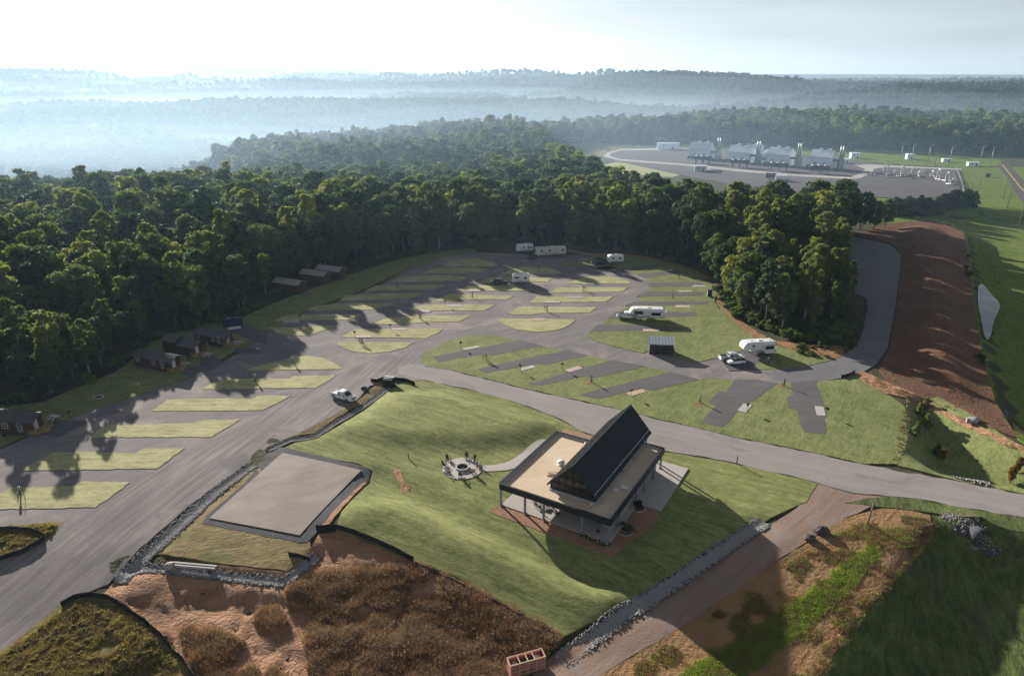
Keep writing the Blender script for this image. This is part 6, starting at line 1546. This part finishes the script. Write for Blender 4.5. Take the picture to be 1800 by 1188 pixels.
def woods():
    x, y = poisson_grid(-420, 760, 90, 960, 5.5)
    keep = (np.abs(x) < 0.86 * y + 45) & (poly_sd(x, y, CLEAR1) < -0.5) & (poly_sd(x, y, CLEAR2) < -1.0) & (poly_sd(x, y, PLATEAU) > -60)
    x, y = x[keep], y[keep]
    # thin the far part: bigger crowns stand further apart there
    d = np.hypot(x, y); keep = rsT.random(len(x)) < np.clip(1.15 - d / 1500, 0.5, 1)
    x, y, d = x[keep], y[keep], d[keep]
    edge = np.minimum(-poly_sd(x, y, CLEAR1), -poly_sd(x, y, CLEAR2))
    grove = (x > 78) & (y < 262)
    z = height(x, y) - 0.1
    # species: stands of one kind rather than an even mix
    st = fbm(x / 60, y / 60, 91, 3) + rsT.uniform(-.18, .18, len(x))
    idx = np.where(st < 0.42, rsT.randint(0, 3, len(x)), np.where(st < 0.52, rsT.choice([1, 3, 5, 6], len(x)), np.where(st < 0.60, rsT.choice([3, 4, 5], len(x)), rsT.choice([0, 2, 1, 3, 7], len(x)))))
    idx = np.where(grove, rsT.choice([4, 5, 5, 4, 4, 6], len(x)), idx)
    sc = rsT.uniform(0.62, 1.28, len(x)) * np.where(grove, 0.91, 1.0) * (0.92 + 0.25 * (fbm(x / 90, y / 90, 55, 2) - .5) * 2)
    sc *= np.where((edge < 5) & ~grove, rsT.uniform(0.8, 1.05, len(x)), 1.0)
    sc *= np.clip(0.95 + d / 3500, 1, 1.25)
    sc *= np.where((x < -55) & (y < 165), 0.76, np.where((x < 30) & (y < 330), 1.06, 1.0))
    rot = rsT.uniform(0, 6.28, len(x))
    # the ones that show largest: near and on the rim of the wood, within the frame
    show = (d - 0.0) + np.clip(edge, 0, 60) * 1.6
    inframe = np.abs(x) < 0.735 * (y * _c + 22) + 6
    show = np.where(inframe, show, 1e9)
    order = np.argsort(show)
    near = order[:270]; rest = order[270:]
    names = {'oak': 'broadleaf_tree', 'poplar': 'poplar_tree', 'pine': 'pine_tree'}
    marks = [((A(*q).x, A(*q).y), w) for q, w in (((20, 753), 'the cut-off cabin'), ((173, 699), 'the pale stone ring'), ((278, 643), 'the long brown cabin'), ((323, 618), 'the stepped-roof cabin'), ((377, 602), 'the cabin by the bend'), ((430, 570), 'the dark blue trailer'), ((500, 515), 'the nearest reddish cabin'), ((556, 496), 'the middle reddish cabin'), ((600, 484), 'the farthest reddish cabin'),
             ((680, 470), 'the shaded road bend'), ((760, 450), 'the shaded far bend'), ((840, 440), 'the top of the far bend'), ((921, 437), 'the three-window trailer'), ((967, 445), 'the cream motorhome'), ((1030, 445), 'the gap past the motorhome'), ((1081, 460), 'the small rounded trailer'), ((1150, 465), 'the upper grove lawn'), ((1249, 520), 'the dark bin shelter'), ((1310, 560), 'the lawn side of the grove'), ((1328, 608), 'the rounded white trailer'), ((1430, 590), 'the bright undergrowth'), ((1500, 520), 'the curved drive'), ((1480, 460), 'the grey lot'), ((1450, 410), 'the far end of the grey lot'))]
    for i in near:
        kind, hh, cm, tm, jm = SPECIES[idx[i]]
        w = min(marks, key=lambda q: (q[0][0] - x[i]) ** 2 + (q[0][1] - y[i]) ** 2)[1]
        dp = 'front-row' if edge[i] < 5 else ('second-row' if edge[i] < 11 else 'deeper-standing')
        ht = hh * sc[i]
        look = {'oak': 'round dark broadleaf tree', 'poplar': 'light green narrow tree', 'pine': 'slim dark evergreen'}[kind]
        size = 'low' if ht < 12.5 else ('tall' if ht > 16.5 else 'mid-sized')
        lb = '%s %s %s behind %s' % (dp, size, look, w)
        t = thing(names[kind], lb, 'tree', (float(x[i]), float(y[i]), float(z[i])), float(rot[i]), lb.replace('tree', 'trees') + ' group')
        t.scale = (float(sc[i]), float(sc[i]), float(sc[i] * rsT.uniform(.92, 1.12)))
        c = bpy.data.objects.new('crown', cm); COL.objects.link(c); c.parent = t
        k = bpy.data.objects.new('trunk', tm); COL.objects.link(k); k.parent = t
    P = np.stack([x, y, z], -1)[rest]
    scatter('forest', P, sc[rest], rot[rest], idx[rest], [s[4] for s in SPECIES], 'dense summer forest filling the plateau behind the campground', rsT.uniform(.9, 1.12, len(rest)))
    return len(x)
NW = woods()

def far_woods():
    PX = []; PS = []
    for r0, r1, sp, s in ((380, 1100, 8.5, 1.0), (1100, 2000, 12.5, 1.25), (2000, 2700, 15.0, 1.25), (2700, 4300, 24.0, 1.5)):
        x, y = poisson_grid(-0.82 * r1 - 40, 0.82 * r1 + 40, r0 * 0.75, r1, sp)
        d = np.hypot(x, y)
        k = (d >= r0) & (d < r1) & (np.abs(x) < 0.80 * y + 40) & (poly_sd(x, y, PLATEAU) < -52) & (poly_sd(x, y, CLEAR1) < 0) & (poly_sd(x, y, CLEAR2) < 0)
        k &= fbm(x / 150, y / 120, 66, 3) > (0.30 if r1 < 2500 else 0.26)
        x, y = x[k], y[k]
        PX.append(np.stack([x, y, height(x, y) - 0.5], -1)); PS.append(s * rsT.uniform(0.75, 1.25, len(x)))
    P = np.concatenate(PX); s = np.concatenate(PS)
    scatter('valley_forest', P, s, rsT.uniform(0, 6.28, len(P)), rsT.randint(0, len(FAR), len(P)), FAR, 'distant wooded ridges and misty valley', rsT.uniform(.85, 1.15, len(P)))
    print('trees', NW, len(P))
far_woods()

# evergreen screen in front of the station and its yard
def cedar_mesh(seed, h, mat='leaf_pine'):
    V, F, T = tree_parts(seed, 'cedar', h, 0.8, 1.1)
    return quads_mesh('cedar_crown_%d' % seed, V, F, mat), T.mesh('cedar_trunk_%d' % seed, 'bark')
CED = [cedar_mesh(71 + k, 8.5) for k in range(3)]
for k in range(20):
    p = A(1562 + k * 7.6, 378 - k * 0.25 + (k % 3) * 1.2)
    t = thing('cedar_tree', 'dense dark evergreen, %s from the grove end of the screen row' % ('first second third fourth fifth sixth seventh eighth ninth tenth eleventh twelfth thirteenth fourteenth fifteenth sixteenth seventeenth eighteenth nineteenth twentieth'.split()[k]), 'tree', p, k * 1.3, 'evergreen screen before the station yard')
    s = 0.85 + 0.3 * ((k * 37) % 10) / 10; t.scale = (s * 1.35, s * 1.35, s)
    cm, tm = CED[k % 3]
    c = bpy.data.objects.new('crown', cm); COL.objects.link(c); c.parent = t
    c = bpy.data.objects.new('trunk', tm); COL.objects.link(c); c.parent = t

# young trees in the hollow
YNG = []
for k, (mt, kd) in enumerate((('leaf_young', 'cedar'), ('leaf_autumn', 'poplar'))):
    V, F, T = tree_parts(90 + k, kd, 4.0, 0.35, 0.75)
    YNG.append((quads_mesh('young_crown_%d' % k, V, F, mt), T.mesh('young_trunk_%d' % k, 'bark')))
for u, v, k, s, lb in ((1610, 766, 0, 0.75, 'small yellow-green conifer at the rim of the hollow, lower of the pair'), (1627, 752, 0, 0.8, 'small yellow-green conifer at the rim of the hollow, upper of the pair'), (1614, 730, 0, 0.7, 'small dull conifer beside the red berm'), (1626, 718, 0, 0.65, 'small dull conifer behind the red berm'),
                       (1646, 800, 0, 0.65, 'small conifer at the foot of the hollow next to the orange tree'), (1655, 812, 1, 0.7, 'small orange-leaved tree in the hollow'), (1787, 832, 1, .8, 'rust-coloured young tree near the frame edge, upper one'), (1775, 850, 1, .85, 'rust-coloured young tree near the frame edge, lower one')):
    t = thing('young_tree', lb, 'young tree', A(u, v), u * 0.7); t.scale = (s, s, s)
    for nm, me in (('crown', YNG[k][0]), ('trunk', YNG[k][1])):
        c = bpy.data.objects.new(nm, me); COL.objects.link(c); c.parent = t

# scrub, weeds, dead grass: uncountable cover
def tuft(seed, n, h, spread, width, mat, lean=0.5):
    rs = np.random.RandomState(seed); V = []
    for k in range(n):
        a = rs.uniform(0, 6.28); d = spread * math.sqrt(rs.random()); x, y = d * math.cos(a), d * math.sin(a)
        hh = h * rs.uniform(.55, 1.1); la = rs.uniform(0, 6.28); lx, ly = math.cos(la) * lean * hh * rs.random(), math.sin(la) * lean * hh * rs.random()
        wx, wy = -math.sin(la + rs.uniform(-1, 1)) * width, math.cos(la) * width
        V += [(x - wx, y - wy, 0), (x + wx, y + wy, 0), (x + lx * .45 + wx * .8, y + ly * .45 + wy * .8, hh * .65), (x + lx * .45 - wx * .8, y + ly * .45 - wy * .8, hh * .65),
              (x + lx * .45 - wx * .8, y + ly * .45 - wy * .8, hh * .65), (x + lx * .45 + wx * .8, y + ly * .45 + wy * .8, hh * .65), (x + lx + wx * .1, y + ly, hh), (x + lx - wx * .1, y + ly, hh)]
    V = np.array(V)
    return quads_mesh('tuft_%s_%d' % (mat, seed), V, np.arange(len(V)).reshape(-1, 4), mat)
def bush(seed, n, r, mat, leaf=0.16):
    rs = np.random.RandomState(seed); cs = [(rs.normal() * r * .5, rs.normal() * r * .5, r * rs.uniform(.3, .9)) for _ in range(n)]
    V, F = leaf_cloud(rs, cs, [r * rs.uniform(.35, .6) for _ in range(n)], [60] * n, leaf, .9)
    return quads_mesh('bush_%s_%d' % (mat, seed), V, F, mat)
rsV = np.random.RandomState(5)
def cover(name, poly, n, protos, s0, s1, label, clump=None, margin=0.3, zs=(.8, 1.2)):
    x, y = in_poly(n, poly, rsV, margin)
    if clump:
        sc, lo = clump
        k = fbm(x / sc, y / sc, 13, 3) > lo
        x, y = x[k], y[k]
    P = np.stack([x, y, height(x, y) + 0.0], -1)
    return scatter(name, P, rsV.uniform(s0, s1, len(x)), rsV.uniform(0, 6.28, len(x)), rsV.randint(0, len(protos), len(x)), protos, label, rsV.uniform(zs[0], zs[1], len(x)))
STRAW = [tuft(200 + k, 80, 0.62, 0.8, 0.02, 'straw', 1.2) for k in range(3)] + [tuft(210 + k, 80, 0.6, 0.8, 0.02, 'straw_pale', 1.2) for k in range(2)]
cover('dead_grass', plan([(500, 1040), (560, 1010), (640, 1002), (735, 990), (860, 1052), (985, 1116), (955, 1155), (880, 1240), (560, 1240), (540, 1120)]), 9500, STRAW, 0.75, 1.35, 'thick rust-brown dead grass on the lower bank', (2.4, 0.37), 0.2, (.5, 1.05))
cover('dead_grass_tufts', plan([(445, 1072), (490, 1066), (505, 1100), (480, 1112), (455, 1100)]), 260, STRAW[:3], 0.8, 1.2, 'dark tuft of dead grass standing alone on the red soil')
cover('dead_grass_rows', plan([(300, 1110), (360, 1095), (450, 1140), (520, 1200), (520, 1260), (400, 1260), (330, 1160)]), 1500, STRAW, 0.7, 1.15, 'rust-brown dead grass beside the curved black fence', (2.5, 0.42))
WEED = [tuft(230 + k, 60, 0.5, 0.7, 0.03, 'leaf_weed', 0.9) for k in range(3)] + [bush(240, 5, 0.4, 'leaf_weed', .10)] + [tuft(236 + k, 60, 0.5, 0.7, 0.025, 'straw_pale', 0.9) for k in range(2)]
cover('weeds', plan([(-150, 1245), (0, 1150), (110, 1072), (150, 1056), (195, 1060), (245, 1095), (292, 1140), (335, 1195), (250, 1300), (-100, 1300)]), 5200, WEED, 0.45, 1.0, 'yellow-green weeds behind the curved black fence', (3.0, 0.33), 0.4)
cover('weed_patch', plan([(-60, 935), (60, 922), (108, 919), (80, 950), (40, 973), (-60, 992)]), 900, WEED, 0.5, 1.0, 'weeds on the small patch by the entry road', (2.0, 0.4))
SCRUB = [bush(250 + k, 7, 1.0, 'leaf_scrub', .2) for k in range(4)]
cover('undergrowth', plan([(1290, 560), (1330, 574), (1400, 600), (1460, 608), (1500, 590), (1500, 540), (1440, 560), (1380, 566), (1330, 550), (1270, 500), (1252, 490), (1258, 510)]), 900, SCRUB, 0.7, 1.5, 'bright green undergrowth at the foot of the grove', None)
cover('edge_scrub', plan([(1330, 598), (1400, 622), (1450, 632), (1500, 612), (1515, 585), (1505, 575), (1470, 606), (1400, 604)]), 260, SCRUB + STRAW[:2], 0.4, 0.9, 'low scrub between the undergrowth and the curved drive', (2, .4))
cover('rim_scrub', plan([(430, 560), (480, 533), (530, 500), (600, 472), (700, 456), (780, 444), (850, 434), (900, 428), (1000, 432), (1100, 446), (1180, 461), (1243, 488), (1250, 480), (1180, 452), (1100, 437), (1000, 424), (900, 420), (850, 425), (780, 435), (700, 445), (600, 462), (530, 488), (470, 515), (420, 550)]), 700, SCRUB, 0.7, 1.7, 'low bushes along the far forest edge')
cover('forest_edge_scrub', plan([(0, 712), (80, 705), (200, 655), (268, 602), (330, 582), (430, 558), (430, 548), (330, 570), (262, 592), (195, 645), (80, 694), (0, 700)]), 420, SCRUB, 0.6, 1.5, 'dark scrub along the forest edge behind the cabins')
BANKT = [tuft(260 + k, 36, 0.20, 0.55, 0.03, m_, 0.9) for k, m_ in enumerate(('leaf_weed', 'straw_pale', 'straw', 'leaf_grass', 'straw_pale'))]
cover('bank_weeds', plan([(1480, 930), (1560, 898), (1632, 910), (1636, 945), (1600, 992), (1505, 1085), (1420, 1230), (1080, 1230), (1060, 1200), (1190, 1115), (1350, 1008)]), 16000, BANKT, 0.5, 1.1, 'patchy weeds and dry grass on the brown bank', (2.6, 0.50))
cover('green_grass', plan([(1545, 940), (1470, 998), (1390, 1058), (1290, 1122), (1190, 1182), (1140, 1235), (1250, 1240), (1335, 1180), (1425, 1100), (1495, 1042), (1550, 978)]), 9000, [tuft(265 + k, 44, 0.2, 0.5, 0.03, 'leaf_grass', 0.9) for k in range(2)], 0.6, 1.2, 'bright green grass seeded along the brown bank', (2.2, 0.20))
cover('basin_rim_grass', plan([(1600, 925), (1645, 908), (1652, 945), (1612, 998), (1520, 1090), (1450, 1200), (1400, 1200), (1490, 1078), (1585, 985)]), 5200, BANKT, 0.4, 0.9, 'rough grass along the rim of the basin', (2.2, 0.36))
cover('hollow_weeds', plan([(1590, 690), (1605, 700), (1600, 790), (1580, 812), (1562, 812), (1576, 760)]), 1400, [tuft(270, 55, .6, .5, .03, 'leaf_weed', .8), tuft(271, 55, .6, .5, .03, 'straw_pale', .8)], 0.25, 0.5, 'long rough grass on the crest above the hollow')
cover('embankment_scrub', plan([(1690, 420), (1704, 430), (1716, 520), (1730, 620), (1765, 740), (1800, 790), (1780, 800), (1720, 735), (1700, 600), (1695, 500)]), 520, SCRUB + STRAW[:2], 0.4, 1.2, 'scrub on the outer side of the brown embankment')
cover('berm_grass', plan([(1505, 655), (1560, 672), (1640, 712), (1700, 742), (1790, 785), (1780, 792), (1640, 728), (1560, 692), (1520, 674)]), 420, STRAW[:2] + [tuft(280, 50, .5, .5, .03, 'straw_pale', .8)], 0.4, 0.9, 'dry grass growing on the red berm')
cover('fill_stubble', SH['fill'], 2600, [tuft(282 + k, 40, .4, .6, .03, 'straw', .9) for k in range(2)], 0.5, 1.0, 'brown stubble on the embankment', (4, .5))

# riprap
def stone_mesh(seed):
    rs = np.random.RandomState(seed); bm = bmesh.new(); bmesh.ops.create_icosphere(bm, subdivisions=1, radius=1)
    for v in bm.verts: v.co *= rs.uniform(.65, 1.15); v.co.z *= .75
    me = bpy.data.meshes.new('stone_%d' % seed); bm.to_mesh(me); bm.free(); me.materials.append(MATS['rock']); return me
STONES = [stone_mesh(k) for k in range(5)]
def riprap(name, line, w, n, label, s=(.05, .17)):
    pts = [np.array(p) for p in line]; L = [np.hypot(*(b - a)) for a, b in zip(pts[:-1], pts[1:])]
    t = rsV.uniform(0, sum(L), n); x = np.zeros(n); y = np.zeros(n)
    acc = 0
    for a, b, l in zip(pts[:-1], pts[1:], L):
        k = (t >= acc) & (t < acc + l + 1e-6); f = (t[k] - acc) / l
        d = (b - a) / l; off = np.clip(rsV.normal(size=k.sum()) * w * 0.45, -w * 1.1, w * 1.1)
        x[k] = a[0] + (b - a)[0] * f - d[1] * off; y[k] = a[1] + (b - a)[1] * f + d[0] * off; acc += l
    P = np.stack([x, y, height(x, y) + 0.17], -1)
    scatter(name, P, rsV.uniform(s[0], s[1], n) , rsV.uniform(0, 6.28, n), rsV.randint(0, 5, n), STONES, 'loose grey stones lining ' + label)
    bed = []
    for sgn in (1, -1):
        q = [p for p in line][::sgn]
        for i, p in enumerate(q):
            a = np.array(q[max(0, i - 1)]); b = np.array(q[min(len(q) - 1, i + 1)]); d = (b - a) / np.hypot(*(b - a))
            bed.append((p[0] - d[1] * w, p[1] + d[0] * w))
    sheet('ditch_bed', bed, 'dark_gravel', 0.085, 0.9, 0.15, grid=0.6, label='dark stony bed of ' + label, seed=n)
riprap('riprap', DITCH_A, 1.2, 7000, 'the ditch along the entry road')
riprap('riprap', DITCH_B, 0.8, 3600, 'the ditch below the white pickup')
riprap('riprap', DITCH_C, 1.1, 11000, 'the ditch beside the dirt track')
riprap('riprap', DITCH_D, 0.8, 4200, 'the ditch across the red soil')
riprap('riprap', pl0([(1660, 905), (1690, 925), (1740, 945), (1760, 955)]), 1.1, 260, 'the culvert mouth', (.06, .16))
riprap('riprap', pl0([(1655, 815), (1700, 838), (1740, 848)]), 1.5, 380, 'the outlet of the hollow', (.12, .3))

# ------------------------------------------------------------------ morning haze
def haze():
    m = bpy.data.materials.new('haze_air'); m.use_nodes = True; nt = m.node_tree
    for n in list(nt.nodes): nt.nodes.remove(n)
    o_ = nt.nodes.new('ShaderNodeOutputMaterial'); v = nt.nodes.new('ShaderNodeVolumePrincipled')
    v.inputs['Color'].default_value = (0.5, 0.74, 1.0, 1); v.inputs['Density'].default_value = HAZE
    v.inputs['Anisotropy'].default_value = 0.28
    nt.links.new(v.outputs[0], o_.inputs['Volume']); MATS['haze_air'] = m
    b = MB(); b.box((0, 4600, 75), (20400, 10600, 330)); o = b.build('haze', 'haze_air')
    tag(o, 'thin bluish morning haze over the woods and valley', None, None, 'stuff')
HAZE = 0.00006
haze()
def mist(c, r, dens, label, n=4, col=(0.72, 0.87, 1.0, 1)):
    """fog bank: nested lens-shaped bodies of thin air, so that its rim is soft"""
    t = thing('mist', label, None, c); t['kind'] = 'stuff'
    m = MATS['haze_air'].copy(); m.name = 'mist_air'; MATS['mist_%d' % int(c[1])] = m
    v = [q for q in m.node_tree.nodes if q.type == 'PRINCIPLED_VOLUME'][0]; v.inputs['Density'].default_value = dens / n; v.inputs['Color'].default_value = col; v.inputs['Anisotropy'].default_value = 0.35
    for k in range(n):
        f = 1 - 0.2 * k
        bm = bmesh.new(); bmesh.ops.create_icosphere(bm, subdivisions=4, radius=1)
        for q in bm.verts:
            w = 1 + 0.22 * (float(vnoise(q.co.x * 2.5 + k, q.co.y * 2.5, 7)) - .5)
            q.co = Vector((q.co.x * r[0] * f * w, q.co.y * r[1] * f * w, q.co.z * r[2] * (f if k else 1.0)))
        me = bpy.data.meshes.new('fog_layer'); bm.to_mesh(me); bm.free(); me.materials.append(m)
        o = bpy.data.objects.new('fog_layer', me); COL.objects.link(o); o.parent = t
mist((-2300, 3700, -40), (3200, 900, 60), .00045, 'bright fog lying before the farthest hills')
mist((-1050, 1750, -50), (1100, 560, 70), .0009, 'fog bank among the valley ridges')
mist((-560, 950, -60), (640, 400, 60), .0009, 'fog pooling in the near end of the valley')
mist((1000, 1400, -20), (1400, 300, 55), .0008, 'thin mist at the foot of the long ridge')
mist((100, 2100, -45), (1900, 650, 80), .0007, 'mist between the middle ridges')
mist((-300, 640, 0), (900, 470, 75), .0010, 'faint haze hanging over the plateau woods', 5, (0.58, 0.8, 1.0, 1))
mist((-600, 2900, 20), (5200, 2300, 150), .00022, 'broad blue haze over the far country', 5, (0.6, 0.8, 1.0, 1))
